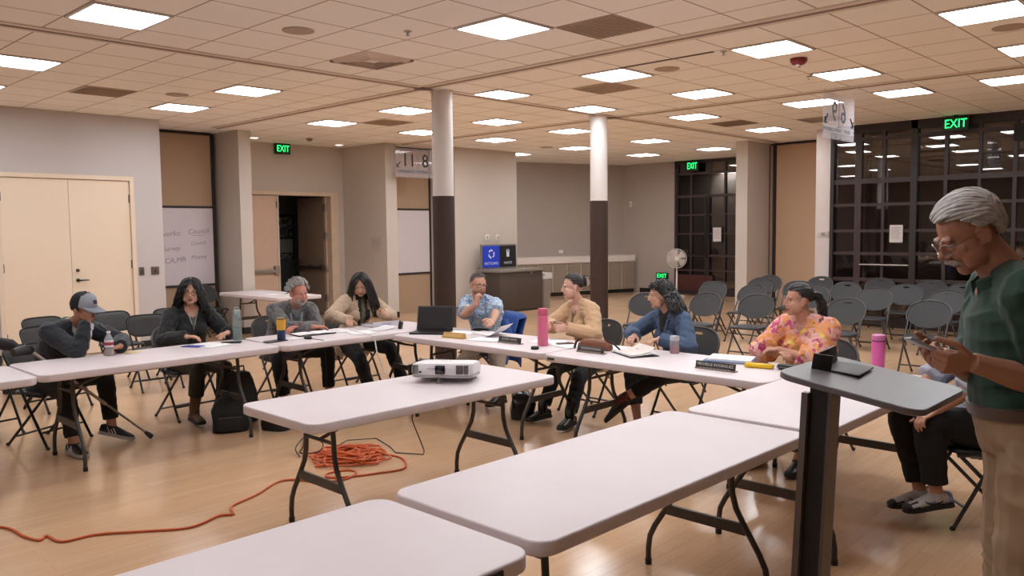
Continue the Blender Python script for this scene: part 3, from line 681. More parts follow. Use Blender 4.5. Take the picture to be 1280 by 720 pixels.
mb = MB(); mb.box((-0.008, yf, 0.047), (0.058, 0.012, 0.05), bev=0.006).xf(Mx); l = mb.build('lens_cover', mat('lens_black', (22, 18, 24), 0.15), pr)
MB().lathe([(0, 0), (0.019, 0), (0.017, 0.004), (0, 0.008)], rot=(radians(90), 0, 0), c=(-0.008, yf - 0.005, 0.047), n=16).xf(Mx).build('lens', mat('lens_glass', (18, 14, 30), 0.05, coat=1.0), l)
for x0, n in ((0.085, 8), (0.13, 5), (-0.168, 7)):
    mb = MB()
    for k in range(n): mb.box((x0 + k * 0.0052, yf + (0.006 if x0 > 0 else 0.012), 0.047), (0.0024, 0.013, 0.05))
    mb.xf(Mx); mb.build('vent_slats', mat('vent_slat_grey', (120, 108, 104), 0.6), pr, smooth=False)  # dark grey bars across the front vents
MB().box((-0.122, yf + 0.004, 0.034), (0.012, 0.01, 0.012), bev=0.003).xf(Mx).build('ir_window', M_BLKPLA, pr)
mb = MB(); put_text(mb, 'EPSON', 0.014, Mx @ frame_M((-0.06, yf - 0.0005, 0.052), (1, 0, 0), (0, 0, 1)), depth=0.0006); mb.build('brand_lettering', mat('print_grey', (120, 114, 118), 0.5), pr, smooth=False)
MB().lathe([(0, -0.02), (0.017, -0.02), (0.014, -0.008), (0.008, 0.0), (0.008, 0.02), (0, 0.02)], c=(-0.02, -0.115, 0.02), n=12).build('front_foot', M_GREYPLA, pr)
for x in (-0.14, 0.14): MB().lathe([(0, 0.0), (0.012, 0.0), (0.012, 0.022), (0, 0.022)], c=(x, 0.10, 0.0), n=10).build('rear_foot', M_BLKPLA, pr)
tag(MB().tube([(3.58, 4.10, 0.79), (3.66, 4.13, 0.79), (3.72, 4.10, 0.75), (3.75, 4.05, 0.7465), (3.70, 4.15, 0.7465), (3.6, 4.25, 0.747), (3.56, 4.262, 0.745), (3.55, 4.30, 0.70), (3.58, 4.36, 0.4), (3.80, 4.5, 0.12), (3.98, 4.72, 0.01), (3.88, 4.93, 0.007), (3.96, 5.10, 0.007), (4.05, 5.4, 0.007), (3.8, 5.45, 0.03), (3.6, 5.3, 0.05)], 0.0045, 6).build('power_cord', M_BLKPLA), 'thin black power cord from the projector down to the orange coil', 'cord')
# orange extension cord : one run with loops and a heap
def catmull(P, n=8):
    P = [V(p) for p in P]; out = []
    for i in range(len(P) - 1):
        a = P[max(i - 1, 0)]; b = P[i]; c = P[i + 1]; d = P[min(i + 2, len(P) - 1)]
        for k in range(n):
            t = k / n
            out.append(0.5 * ((2 * b) + (c - a) * t + (2 * a - 5 * b + 4 * c - d) * t * t + (-a + 3 * b - 3 * c + d) * t ** 3))
    out.append(P[-1]); return out
run = [(0.6, 6.0), (1.0, 5.7), (1.33, 5.41), (1.38, 5.13), (1.42, 5.0), (1.47, 5.04), (1.50, 4.88), (1.67, 4.85), (1.87, 4.7), (2.08, 4.56), (2.28, 4.62), (2.36, 4.58), (2.42, 4.72), (2.64, 4.81), (2.88, 4.95), (2.99, 4.9), (3.06, 4.74), (3.22, 4.66), (3.36, 4.72), (3.36, 4.82), (3.22, 4.86), (3.17, 4.78), (3.28, 4.68), (3.46, 4.60), (3.63, 4.55), (3.74, 4.64), (3.82, 4.82)]
pts = [(x, y, 0.008) for x, y in run]
rc = random.Random(11)
for k in range(90):
    a = k * 2.0 + rc.uniform(-0.5, 0.5); r = rc.uniform(0.10, 0.36); h = 0.012 + 0.10 * (k / 75) * rc.uniform(0.3, 1) * (1.15 - r / 0.36)
    cx = 3.56 + rc.uniform(-0.05, 0.05); cy = 5.10 + rc.uniform(-0.05, 0.05)
    # elongated heap
    pts.append((cx + r * cos(a) * 0.75 + r * sin(a) * 0.25, cy + r * sin(a) * 0.85 - r * cos(a) * 0.25, h))
tag(MB().tube(catmull(pts, 6), 0.0078, 6).build('extension_cord', mat('orange_cord', (196, 86, 34), 0.45, var=0.05)), 'orange extension cord snaking over the floor into a tangled heap', 'cord')
tag(MB().tube(catmull([(3.32, 5.38, 0.01), (3.36, 5.5, 0.05), (3.5, 5.55, 0.11), (3.55, 5.42, 0.06), (3.42, 5.30, 0.04), (3.36, 5.44, 0.02), (3.5, 5.62, 0.012), (3.7, 5.9, 0.01), (4.0, 6.2, 0.02), (4.3, 6.6, 0.01)], 8), 0.005, 6).build('black_cable', M_BLKPLA), 'short black cable looping out of the far side of the orange heap', 'cord')
# ------------------------------------------------------------------ people
from mathutils.bvhtree import BVHTree
BVHS = {}
def skin_mat(name, col, rough=0.52):
    if name in MATS: return MATS[name]
    m = mat(name, col, rough, var=0.025, vscale=30, bump=0.05, bscale=160)
    b = m.node_tree.nodes['Principled BSDF']; b.inputs['Subsurface Weight'].default_value = 0.08; b.inputs['Subsurface Radius'].default_value = (0.012, 0.005, 0.003)
    return m
def remesh(mb, name, mats, voxel, parent, smooth=2, region=None, wrinkle=0.0, wscale=9.0, seed=0.0):
    o = mb.build(name, mats[0], None, smooth=False)
    md = o.modifiers.new('r', 'REMESH'); md.mode = 'VOXEL'; md.voxel_size = voxel; md.adaptivity = 0.0
    if smooth: s = o.modifiers.new('s', 'SMOOTH'); s.factor = 0.5; s.iterations = smooth
    dg = bpy.context.evaluated_depsgraph_get(); dg.update()
    me = bpy.data.meshes.new_from_object(o.evaluated_get(dg)); old = o.data
    o.modifiers.clear(); o.data = me; bpy.data.meshes.remove(old); me.name = name
    me.materials.clear()
    for m in mats: me.materials.append(m)
    nv = len(me.vertices)
    if wrinkle:
        co = [0.0] * (nv * 3); no = [0.0] * (nv * 3)
        me.vertices.foreach_get('co', co); me.vertices.foreach_get('normal', no)
        for i in range(0, nv * 3, 3):
            q = V((co[i] * wscale + seed, co[i + 1] * wscale, co[i + 2] * wscale * 1.7))
            n1 = noise.noise(q + V((noise.noise(q * 0.6) * 2.2, seed, 0)))
            h = wrinkle * ((1.0 - abs(n1) * 2.0) * 0.8 + 0.35 * noise.noise(q * 2.1))
            co[i] += no[i] * h; co[i + 1] += no[i + 1] * h; co[i + 2] += no[i + 2] * h
        me.vertices.foreach_set('co', co); me.update()
    if region:
        nm = len(mats); npg = len(me.polygons); ce = [0.0] * (npg * 3); me.polygons.foreach_get('center', ce)
        me.polygons.foreach_set('material_index', [min(nm - 1, int(region(V(ce[i * 3:i * 3 + 3]), None))) for i in range(npg)])
    me.polygons.foreach_set('use_smooth', [True] * len(me.polygons)); me.update()
    if parent is not None: o.parent = parent
    return o
def ik(S, W, l1, l2, hint):
    S = V(S); W = V(W); d = W - S; L = d.length
    if L > (l1 + l2) * 0.998:
        W = S + d * ((l1 + l2) * 0.998 / L); d = W - S; L = d.length
    a = (l1 * l1 - l2 * l2 + L * L) / (2 * L); h = math.sqrt(max(l1 * l1 - a * a, 0)); u = d / L
    k = V(hint); k = k - u * k.dot(u); k = k.normalized() if k.length > 1e-6 else u.orthogonal().normalized()
    return S + u * a + k * h, W
def chain(mb, pts, rs, n=12, side=None):
    """tapering limb with round ends"""
    mb.tube(pts, rs, n, side=side)
    for p, r in ((pts[0], rs[0]), (pts[-1], rs[-1])):
        rr = r if not isinstance(r, (tuple, list)) else min(r)
        mb.ell(p, rr, nu=10, nv=7)
def hand(mb, Wp, d, n, sgn, curl=0.3, s=1.0, spread=1.0, thumbclose=0.4, fat=1.0):
    d = V(d).normalized(); n = V(n); n = (n - d * n.dot(d)).normalized(); t = d.cross(n) * sgn
    W = V(Wp)
    mb.tube([W - d * 0.015 * s, W + d * 0.02 * s, W + d * 0.055 * s, W + d * 0.088 * s], [(0.026 * s, 0.019 * s), (0.033 * s, 0.018 * s), (0.040 * s, 0.0155 * s), (0.038 * s, 0.012 * s)], 12, side=t)
    mb.ell(W + t * 0.022 * s + d * 0.03 * s + n * 0.006 * s, (0.02 * s, 0.02 * s, 0.016 * s), nu=8, nv=6)
    cs = curl if isinstance(curl, (list, tuple)) else [curl] * 4
    for i, (off, ln) in enumerate(((0.029, 0.072), (0.0095, 0.080), (-0.0105, 0.075), (-0.029, 0.058))):
        b = W + d * (0.084 - 0.004 * abs(i - 1)) * s + t * off * s
        dd = (d + t * (off * 1.6 * spread)).normalized(); ax = dd.cross(n).normalized()
        pts = [b - dd * 0.012 * s, b]; ang = 0; p = b
        for f, mx in ((0.45, 75), (0.30, 90), (0.25, 55)):
            ang += radians(mx) * cs[i]
            q = dd * cos(ang) + n * sin(ang); p = p + q * (ln * f * s); pts.append(p)
        r = 0.0092 * s * fat * (0.9 if i == 3 else 1)
        chain(mb, pts, [r * 1.05, r * 1.08, r, r * 0.92, r * 0.78], 8)
    b = W + d * 0.022 * s + t * 0.026 * s
    d1 = (t * (0.85 - 0.4 * thumbclose) + d * 0.65 + n * 0.35 * (0.5 + thumbclose)).normalized(); d2 = (d1 * 0.6 + d * 0.6 + n * 0.35 * thumbclose - t * 0.3 * thumbclose).normalized()
    p1 = b + d1 * 0.042 * s; p2 = p1 + d2 * 0.034 * s; p3 = p2 + d2 * 0.024 * s
    chain(mb, [b, p1, p2, p3], [0.0135 * s, 0.0115 * s, 0.0105 * s, 0.008 * s], 8)
class HeadFrame:
    def __init__(s, c, R, k): s.c = V(c); s.R = R; s.k = k
    def __call__(s, x, y, z): return s.c + s.R @ (V((x, y, z)) * s.k)
    def vec(s, x, y, z): return s.R @ V((x, y, z))
    def loc(s, p): return (s.R.transposed() @ (V(p) - s.c)) / s.k
def head_prims(mb, H, jaw=1.0, fat=1.0, nose=1.0, female=False):
    k = H.k; R = H.R
    E = lambda c, r: mb.ell(H(*c), tuple(x * k for x in r), rot=R, nu=18, nv=12)
    E((0, -0.014, 0.032), (0.074, 0.094, 0.084))
    E((0, 0.020, -0.030), (0.060 * fat, 0.070, 0.082))
    E((0, 0.006, -0.045), (0.058 * jaw * fat, 0.060, 0.058))
    E((0, 0.058, -0.088), (0.030 * jaw, 0.026, 0.024))
    E((0, 0.045, -0.070), (0.044 * jaw * fat, 0.036, 0.034))
    for sx in (-1, 1):
        E((sx * 0.037 * fat, 0.056, -0.026), (0.024, 0.022, 0.024))
        E((sx * 0.046 * fat, 0.030, -0.052), (0.022, 0.042, 0.042)); E((sx * 0.040 * fat, 0.046, -0.060), (0.022, 0.026, 0.030))
        E((sx * 0.028, 0.078, 0.026), (0.026, 0.012, 0.008))
        E((sx * 0.030, 0.075, 0.0150), (0.0175, 0.0115, 0.0075))      # upper lid
        E((sx * 0.030, 0.073, -0.0055), (0.016, 0.010, 0.005))       # lower lid
        E((sx * 0.010 * nose, 0.094, -0.030), (0.0085, 0.010, 0.0075))
        # ear
        mb.ell(H(sx * 0.077, -0.010, -0.004), (0.009 * k, 0.020 * k, 0.032 * k), rot=R @ Euler((0.15, 0, sx * 0.35)).to_matrix(), nu=10, nv=8)
        mb.ell(H(sx * 0.072, 0.0, -0.026), (0.007 * k, 0.010 * k, 0.010 * k), rot=R, nu=8, nv=6)
    mb.tube([H(0, 0.084, 0.020), H(0, 0.094, 0.0), H(0, 0.1035 * (1 + 0.08 * (nose - 1)), -0.020), H(0, 0.100, -0.032)], [0.0075 * k, 0.0085 * k, 0.0115 * k * nose, 0.009 * k], 10)
    mb.ell(H(0, 0.102, -0.025), (0.0115 * k * nose, 0.011 * k, 0.0095 * k), rot=R, nu=10, nv=7)
    lip = 1.15 if female else 0.9
    E((0, 0.083, -0.055), (0.023, 0.0095, 0.0055 * lip)); E((0, 0.081, -0.066), (0.020, 0.0095, 0.0065 * lip))
def eye_obj(parent, H, sx, gaze=(0, 1, 0), iris=(70, 46, 30)):
    mb = MB(); r = 0.0115 * H.k
    g = H.R @ V(gaze).normalized(); z = g; x = z.orthogonal().normalized(); y = z.cross(x)
    Rm = Matrix((x, y, z)).transposed()
    c = H(sx * 0.030, 0.0680, 0.005)
    prof = [(r * sin(a), r * cos(a)) for a in [0.0001, 0.16, 0.38, 0.7, 1.1, 1.57, 2.2, 3.1415]]
    mb.lathe(prof, c, 14, rot=Rm)
    n = 14
    mb.mi = [1 if i // n < 1 else (2 if i // n < 2 else 0) for i in range(len(mb.f))]
    mb.mi[-2] = 1; mb.mi[-1] = 0
    return mb.build('eye', [mat('eye_white', (176, 164, 158), 0.3), mat('pupil_black', (10, 8, 8), 0.1), mat('iris_%d' % iris[0], iris, 0.2)], parent)
def brow_obj(parent, H, col, w=0.0045, nm='eyebrow'):
    mb = MB()
    for sx in (-1, 1):
        mb.tube([H(sx * 0.012, 0.0865, 0.0265), H(sx * 0.026, 0.0860, 0.031), H(sx * 0.040, 0.0785, 0.0285), H(sx * 0.048, 0.070, 0.022)], [w * H.k * 0.8, w * H.k, w * H.k * 0.85, w * H.k * 0.3], 6)
    return mb.build(nm, col, parent)
def glasses_obj(parent, H, m, rx=0.026, rz=0.019, th=0.0016, dy=0.0):
    mb = MB(); lens = MB()
    for sx in (-1, 1):
        pts = []
        for i in range(20):
            a = 2 * pi * i / 20; x = rx * math.copysign(abs(cos(a)) ** 0.75, cos(a)); z = rz * math.copysign(abs(sin(a)) ** 0.75, sin(a))
            pts.append(H(sx * 0.033 + x, 0.098 + dy - 6.0 * (x * sx + 0.033) ** 2 * 0.9, 0.001 + z))
        mb.tube(pts, th * H.k, 6, closed=True)
        mb.tube([H(sx * 0.060, 0.088 + dy, 0.006), H(sx * 0.076, 0.06, 0.008), H(sx * 0.082, 0.0, 0.010), H(sx * 0.080, -0.018, 0.0)], th * H.k, 6)
    mb.tube([H(-0.008, 0.0975 + dy, 0.004), H(0, 0.101 + dy, 0.006), H(0.008, 0.0975 + dy, 0.004)], th * H.k, 6)
    return mb.build('glasses', m, parent)
# hair made of many tapered locks over a scalp cap
SCALP = ((0, -0.014, 0.034), (0.080, 0.100, 0.092))
def scalp_pt(dirv, k=1.0):
    c, r = SCALP; d = V(dirv).normalized()
    t = 1.0 / math.sqrt((d.x / r[0]) ** 2 + (d.y / r[1]) ** 2 + (d.z / r[2]) ** 2)
    return V(c) + d * t * k
def push_out(p, ells):
    for c, r in ells:
        q = V(((p.x - c[0]) / r[0], (p.y - c[1]) / r[1], (p.z - c[2]) / r[2])); L = q.length
        if L < 1.0 and L > 1e-6:
            q = q / L; p = V((c[0] + q.x * r[0], c[1] + q.y * r[1], c[2] + q.z * r[2]))
    return p
def hair_obj(parent, H, m, region, flow, length, n, width=0.011, grav=0.0, curl=0.0, curlf=60.0, seg=9, seed=1, cap=True, extra=None, layers=0.008, jitter=0.25, colliders=(), name='hair', worldbody=None, flat=0.5, hug=0.0):
    rd = random.Random(seed); mb = MB()
    if cap:      # scalp cap following the hairline
        nu, nv = 40, 22; ring = []
        vs = []; idx = {}; fs = []
        for j in range(nv + 1):
            b = pi / 2 - (pi * 0.80) * j / nv
            for i in range(nu):
                a = 2 * pi * i / nu; d = V((cos(b) * cos(a), cos(b) * sin(a), sin(b)))
                vs.append((d, region(d)))
        for j in range(nv):
            for i in range(nu):
                q = (j * nu + i, j * nu + (i + 1) % nu, (j + 1) * nu + (i + 1) % nu, (j + 1) * nu + i)
                if all(vs[t][1] for t in q): fs.append(q)
        mb.add([H(*scalp_pt(d, 1.0)) for d, _ in vs], fs)
    gl = H.R.transposed() @ V((0, 0, -1))          # gravity in head space
    ells = [(SCALP[0], SCALP[1]), ((0, 0.016, -0.035), (0.064, 0.072, 0.085))] + list(colliders)
    cnt = 0; tries = 0
    while cnt < n and tries < n * 30:
        tries += 1
        u = rd.uniform(-0.75, 1.0); a = rd.uniform(0, 2 * pi); cz = math.sqrt(max(0, 1 - u * u)); d0 = V((cz * cos(a), cz * sin(a), u))
        if not region(d0): continue
        cnt += 1
        lay = rd.uniform(0.0, layers); p = scalp_pt(d0, 1.0); nrm = d0.copy()
        L = length(d0) * rd.uniform(0.75, 1.15) if callable(length) else length * rd.uniform(0.75, 1.15)
        dv = V(flow(d0, p)).normalized(); step = L / seg; pts = []; rs = []
        ph = rd.uniform(0, 6.28); jit = V((rd.uniform(-1, 1), rd.uniform(-1, 1), rd.uniform(-1, 1))) * jitter
        for sgi in range(seg + 1):
            q = p.copy()
            wv = curl * min(1, sgi / 3)
            side = dv.cross(nrm); side = side.normalized() if side.length > 1e-5 else V((1, 0, 0))
            off = side * (wv * sin(curlf * sgi * step + ph)) + nrm * (wv * cos(curlf * sgi * step + ph))
            pts.append(H(*(q + nrm * lay + off))); f = sgi / seg
            w_ = width * H.k * (0.55 + 0.9 * f if f < 0.5 else 1.0 - 1.5 * (f - 0.5) ** 1.5) 
            rs.append((max(w_, 0.0012), max(w_ * flat, 0.001)))
            fv = V(flow(nrm, p)).normalized()
            dv = (dv + fv * 0.5 + gl * grav + jit * 0.15).normalized()
            p = push_out(p + dv * step, ells)
            if hug:
                e = ells[0]; qq = V(((p.x - e[0][0]) / e[1][0], (p.y - e[0][1]) / e[1][1], (p.z - e[0][2]) / e[1][2])); qn = qq.normalized(); tgt = V((e[0][0] + qn.x * e[1][0], e[0][1] + qn.y * e[1][1], e[0][2] + qn.z * e[1][2]))
                if p.z > -0.06: p = p.lerp(tgt, hug)
            if worldbody is not None: p = H.loc(worldbody(H(*p)))
            e = ells[0]; nrm = V(((p.x - e[0][0]) / e[1][0], (p.y - e[0][1]) / e[1][1], (p.z - e[0][2]) / e[1][2])).normalized()
        sd = (pts[1] - pts[0]).cross(H.vec(*d0))
        mb.tube(pts, rs, 6, side=sd if sd.length > 1e-7 else None)
    if extra: extra(mb)
    return mb.build(name, m, parent, angle=80)
def hairline(front=0.30, side=-0.25, back=-0.55, burn=0.0):
    """scalp region test in head directions: front/side/back lower limits of z"""
    def f(d):
        y = d.y; az = math.atan2(d.x, d.y)     # 0 = forward
        a = abs(az) / pi                      # 0 front .. 1 back
        if a < 0.28: lim = front + (a / 0.28) ** 3 * -0.06
        elif a < 0.42: lim = front - 0.06 + (side - front + 0.06) * ((a - 0.28) / 0.14)
        elif a < 0.55: lim = side
        else: lim = side + (back - side) * min(1, (a - 0.55) / 0.12)
        return d.z > lim
    return f
class Person:
    def __init__(s, name, label, loc, rotz, sc=1.0, g=1.0, hipz=0.54, lean=10, slean=0, twist=0, headaz=None, pitch=8, roll=0, neckf=0.02, female=False, headk=1.0, curve=1.25, cat='person'):
        s.root = thing(name, label, cat, loc, rotz); s.rotz = rotz; s.locv = V(loc); s.sc = sc; s.g = g; s.female = female
        s.Mi = Matrix.Rotation(-rotz, 3, 'Z')
        P = V((0, 0, hipz)); s.P = P
        # spine
        lv = [0.0, 0.10, 0.20, 0.30, 0.39, 0.46, 0.505]; s.sp = []; s.rt = []; s.fw = []
        p = P.copy()
        for i, h in enumerate(lv):
            f = i / (len(lv) - 1)
            l = radians(lean) * (0.55 + (curve - 0.55) * f); sl = radians(slean) * f; tw = radians(twist) * f
            up = V((sin(sl), sin(l), cos(l) * cos(sl))).normalized()
            r = V((cos(tw), sin(tw), 0)); r = (r - up * r.dot(up)).normalized(); fwd = up.cross(r)
            if i: p = p + up * (lv[i] - lv[i - 1]) * sc
            s.sp.append(p.copy()); s.rt.append(r); s.fw.append(fwd)
        s.up = up
        shw = (0.158 if female else 0.180) * sc * (0.6 + 0.4 * g)
        base = s.sp[5] - up * 0.015 * sc
        s.SR = base + s.rt[5] * shw; s.SL = base - s.rt[5] * shw
        N = s.sp[6]; s.N = N
        az = 0.0 if headaz is None else s.laz(headaz)
        R = Matrix.Rotation(az, 3, 'Z') @ Matrix.Rotation(radians(-pitch), 3, 'X') @ Matrix.Rotation(radians(roll), 3, 'Y')
        k = headk * sc
        hf = R @ V((0, 1, 0)); hu = R @ V((0, 0, 1))
        nk = N + up * 0.045 * sc + s.fw[6] * neckf
        hc = nk + (hu * 0.105 + up * 0.02 + hf * 0.028) * k
        s.H = HeadFrame(hc, R, k)
        s.hipR = P + V((0.088 * sc, 0.0, -0.01)); s.hipL = P + V((-0.088 * sc, 0.0, -0.01))
        s.LU, s.LF, s.LT, s.LS = 0.285 * sc, 0.255 * sc, 0.42 * sc, 0.415 * sc
        s.arms = {}; s.legs = {}; s.hands = {}; s.feet = {}
    def laz(s, ab):     # (right, toward-viewer) heading -> yaw relative to the body
        v = V((0.6882 * ab[0] - 0.7255 * ab[1], -0.7255 * ab[0] - 0.6882 * ab[1], 0))
        wy = math.atan2(-v.x, v.y); d = wy - s.rotz
        return (d + pi) % (2 * pi) - pi
    def L(s, w): return s.Mi @ (V(w) - V((s.locv.x, s.locv.y, 0)))
    def D(s, w): return s.Mi @ V(w)
    def arm(s, side, wrist, hint, world=True, hd=None, hn=None, curl=0.35, spread=1.0, tc=0.4):
        S = s.SR if side == 'R' else s.SL
        W = s.L(wrist) if world else V(wrist); hv = s.D(hint) if world else V(hint)
        E, W = ik(S, W, s.LU, s.LF, hv); s.arms[side] = (S, E, W)
        d = (W - E).normalized() if hd is None else (s.D(hd) if world else V(hd)).normalized()
        n = V((0, 0, -1)) if hn is None else (s.D(hn) if world else V(hn))
        s.hands[side] = (W, d, n, curl, spread, tc); return s
    def leg(s, side, ankle, hint, toe=None, world=True, foot_pitch=0.0):
        Hp = s.hipR if side == 'R' else s.hipL
        A = s.L(ankle) if world else V(ankle); hv = s.D(hint) if world else V(hint)
        K, A = ik(Hp, A, s.LT, s.LS, hv); s.legs[side] = (Hp, K, A)
        t = (s.D(toe) if world else V(toe)) if toe is not None else V((0, 1, 0)); t.z = -foot_pitch; s.feet[side] = (A, t.normalized()); return s
    def torso(s, mb, inf=0.0, lo=0, hi=6, neck=True, belly=0.0, hem=0.0):
        g = s.g; sc = s.sc; W = [0.168, 0.150, 0.142, 0.158, 0.165, 0.125, 0.062]; Dp = [0.118, 0.112, 0.108, 0.116, 0.112, 0.080, 0.056]
        if s.female: W = [0.172, 0.146, 0.128, 0.142, 0.148, 0.112, 0.052]; Dp = [0.118, 0.104, 0.098, 0.108, 0.100, 0.074, 0.050]
        pts = []; rs = []; 
        if hem: pts.append(s.sp[0] - V((0, 0, hem))); rs.append(((W[0] * g) * sc + inf + 0.004, (Dp[0] * g) * sc + inf + 0.01))
        for i in range(lo, hi + 1):
            b = belly * (1.0, 1.0, 0.85, 0.4, 0.1, 0, 0)[i]; gg = g if i < 5 else 0.5 + 0.5 * g
            pts.append(s.sp[i] + s.fw[i] * b * 0.6); rs.append((W[i] * gg * sc + inf + b * 0.25, Dp[i] * gg * sc + inf + b * 0.55))
        mb.tube(pts, rs, 24, side=s.rt[0])
        if lo == 0 and not hem: mb.ell(s.sp[0] - V((0, 0, 0.02)), (W[0] * g * sc + inf, Dp[0] * g * sc + inf, 0.09 * sc), nu=18, nv=10)
        for S, r in ((s.SR, s.rt[5]), (s.SL, -s.rt[5])):
            mb.ell(S - r * 0.012 * sc, 0.058 * sc * (0.6 + 0.4 * g) + inf, nu=12, nv=8)
            mb.tube([s.sp[6] - s.up * 0.004, s.sp[6] + (S - s.sp[6]) * 0.5 + s.up * 0.008 * sc, S + s.up * 0.008 * sc], [0.048 * sc + inf * 0.5, 0.047 * sc + inf, 0.046 * sc + inf], 12)
            mb.tube([s.sp[4], (s.sp[4] + S) / 2 - s.up * 0.01, S], [0.09 * sc * g + inf, 0.075 * sc * g + inf, 0.055 * sc + inf], 12)
        if s.female:
            for sg in (-1, 1): mb.ell(s.sp[3] + s.rt[3] * sg * 0.066 * g * sc + s.fw[3] * (0.078 * g * sc + inf * 0.6) + s.up * 0.02, 0.058 * g * sc + inf * 0.4, nu=12, nv=8)
    def armprims(s, mb, side, inf=0.0, f0=0.0, f1=2.0, flare=0.0, fat=1.0):
        S, E, W = s.arms[side]; sc = s.sc; pts = []; rs = []
        prof = [(0.0, 0.052), (0.3, 0.049), (0.65, 0.044), (1.0, 0.041), (1.2, 0.043), (1.5, 0.037), (1.8, 0.029), (2.0, 0.0265)]
        last = None
        for t, r in prof:
            if t < f0 - 1e-6: continue
            if t > f1 + 1e-6: break
            p = S.lerp(E, t) if t <= 1 else E.lerp(W, t - 1)
            pts.append(p); rs.append(r * sc * fat * (0.92 if s.female else 1.0) + inf)
        if pts and f1 < 2.0 and (f1 not in [t for t, _ in prof]):
            p = S.lerp(E, f1) if f1 <= 1 else E.lerp(W, f1 - 1); pts.append(p); rs.append(rs[-1])
        if flare: rs[-1] += flare
        mb.tube(pts, rs, 12)
        mb.ell(pts[0], rs[0], nu=10, nv=7)
        if f0 < 1 < f1: mb.ell(E, 0.042 * sc * fat + inf, nu=10, nv=7)
    def legprims(s, mb, side, inf=0.0, f1=2.0, flare=0.0, fat=1.0):
        Hp, K, A = s.legs[side]; sc = s.sc; pts = []; rs = []
        for t, r in [(0.0, 0.088), (0.35, 0.078), (0.7, 0.064), (0.95, 0.056), (1.08, 0.054), (1.3, 0.055), (1.6, 0.045), (1.85, 0.036), (2.0, 0.036)]:
            if t > f1 + 1e-6: break
            pts.append(Hp.lerp(K, t) if t <= 1 else K.lerp(A, t - 1)); rs.append(r * sc * fat * (0.6 + 0.4 * s.g) + inf)
        if flare: rs[-1] += flare
        mb.tube(pts, rs, 14); mb.ell(pts[0], rs[0], nu=12, nv=8); mb.ell(K, 0.056 * sc * fat + inf, nu=12, nv=8)
    def body(s, skin, voxel=0.0045, jaw=1.0, fat=1.0, nose=1.0, lips=None, beard=None, beardtest=None, handk=1.0, neckr=1.0, armfat=1.0):
        mb = MB(); H = s.H
        s.torso(mb)
        head_prims(mb, H, jaw, fat, nose, s.female)
        nr = (0.050 if s.female else 0.058) * s.sc * neckr
        mb.tube([s.N - s.up * 0.03, s.N + s.up * 0.01, H(0, -0.018, -0.075), H(0, -0.012, -0.03)], [nr * 1.15, nr, nr * 0.95, nr * 0.9], 14)
        for side in s.arms:
            s.armprims(mb, side, fat=armfat); W, d, n, curl, spread, tc = s.hands[side]
            mb.ell(W, 0.026 * s.sc, nu=10, nv=7)
            hand(mb, W, d, n, 1 if side == 'R' else -1, curl, s.sc * handk * (0.93 if s.female else 1.0), spread, tc)
        for side in s.legs:
            s.legprims(mb, side); A, t = s.feet[side]
            mb.tube([A + V((0, 0, 0.02)), A - V((0, 0, 0.035)) + t * 0.02, A - V((0, 0, 0.058)) + t * 0.10], [0.033, 0.028, 0.017], 10)
        lp = lips or (150, 92, 84)
        mats = [skin, mat('lips_%d_%d' % lp[:2], lp, 0.45)]
        if beard is not None: mats.append(beard)
        def reg(c, n):
            q = H.loc(c)
            if q.y > 0.074 and abs(q.x) < 0.0235 and abs(q.z + 0.0605) < 0.0115 * (1 - (q.x / 0.026) ** 2) + 0.0005: return 1
            if beard is not None and beardtest and q.length < 0.135 and q.y > -0.02 and beardtest(q): return 2
            return 0
        b = remesh(mb, 'body', mats, voxel, s.root, 2, reg)
        s.bodyobj = b; return b
    def face(s, browm, iris=(70, 46, 30), gaze=(0, 1, -0.05), bw=0.0045):
        for sx in (-1, 1): eye_obj(s.root, s.H, sx, gaze, iris)
        brow_obj(s.root, s.H, browm, bw)
    def tl(s, p):
        """torso coordinates of a point: (x right, y forward, t 0 pelvis .. 1 neck)"""
        best = None
        for i in range(6):
            a, b = s.sp[i], s.sp[i + 1]; ab = b - a; u = max(0, min(1, (p - a).dot(ab) / ab.length_squared)); q = a + ab * u; dd = (p - q).length
            if best is None or dd < best[0]: best = (dd, i, u, q)
        _, i, u, q = best; r = s.rt[i].lerp(s.rt[i + 1], u); f = s.fw[i].lerp(s.fw[i + 1], u); v = p - q
        return v.dot(r), v.dot(f), (i + u) / 6
    def top(s, name, mats, inf=0.012, sleeve=2.0, cuff=0.006, hem=0.05, region=None, wrinkle=0.006, voxel=0.0065, belly=0.0, fat=1.0, seed=1.0, wscale=9.0, sleeves=('R', 'L'), lo=0):
        mb = MB(); s.torso(mb, inf, lo=lo, hem=hem, belly=belly)
        for side in sleeves:
            if side in s.arms: s.armprims(mb, side, inf + 0.003, 0.0, sleeve, cuff, fat)
        return remesh(mb, name, mats, voxel, s.root, 3, region, wrinkle, wscale, seed)
    def pants(s, m, inf=0.012, f1=1.93, flare=0.008, wrinkle=0.006, voxel=0.007, fat=1.0, seed=2.0, rise=2):
        mb = MB()
        g = s.g; sc = s.sc
        mb.tube([s.sp[0] - V((0, 0, 0.05)), s.sp[0], s.sp[1], s.sp[1].lerp(s.sp[2], 0.3)], [(0.150 * g * sc, 0.112 * g * sc), (0.170 * g * sc + inf, 0.120 * g * sc + inf), (0.152 * g * sc + inf, 0.114 * g * sc + inf), (0.148 * g * sc + inf, 0.112 * g * sc + inf)], 20, side=s.rt[0])
        for side in s.legs: s.legprims(mb, side, inf, f1, flare, fat)
        return remesh(mb, 'trousers', [m], voxel, s.root, 3, None, wrinkle, 8.0, seed)
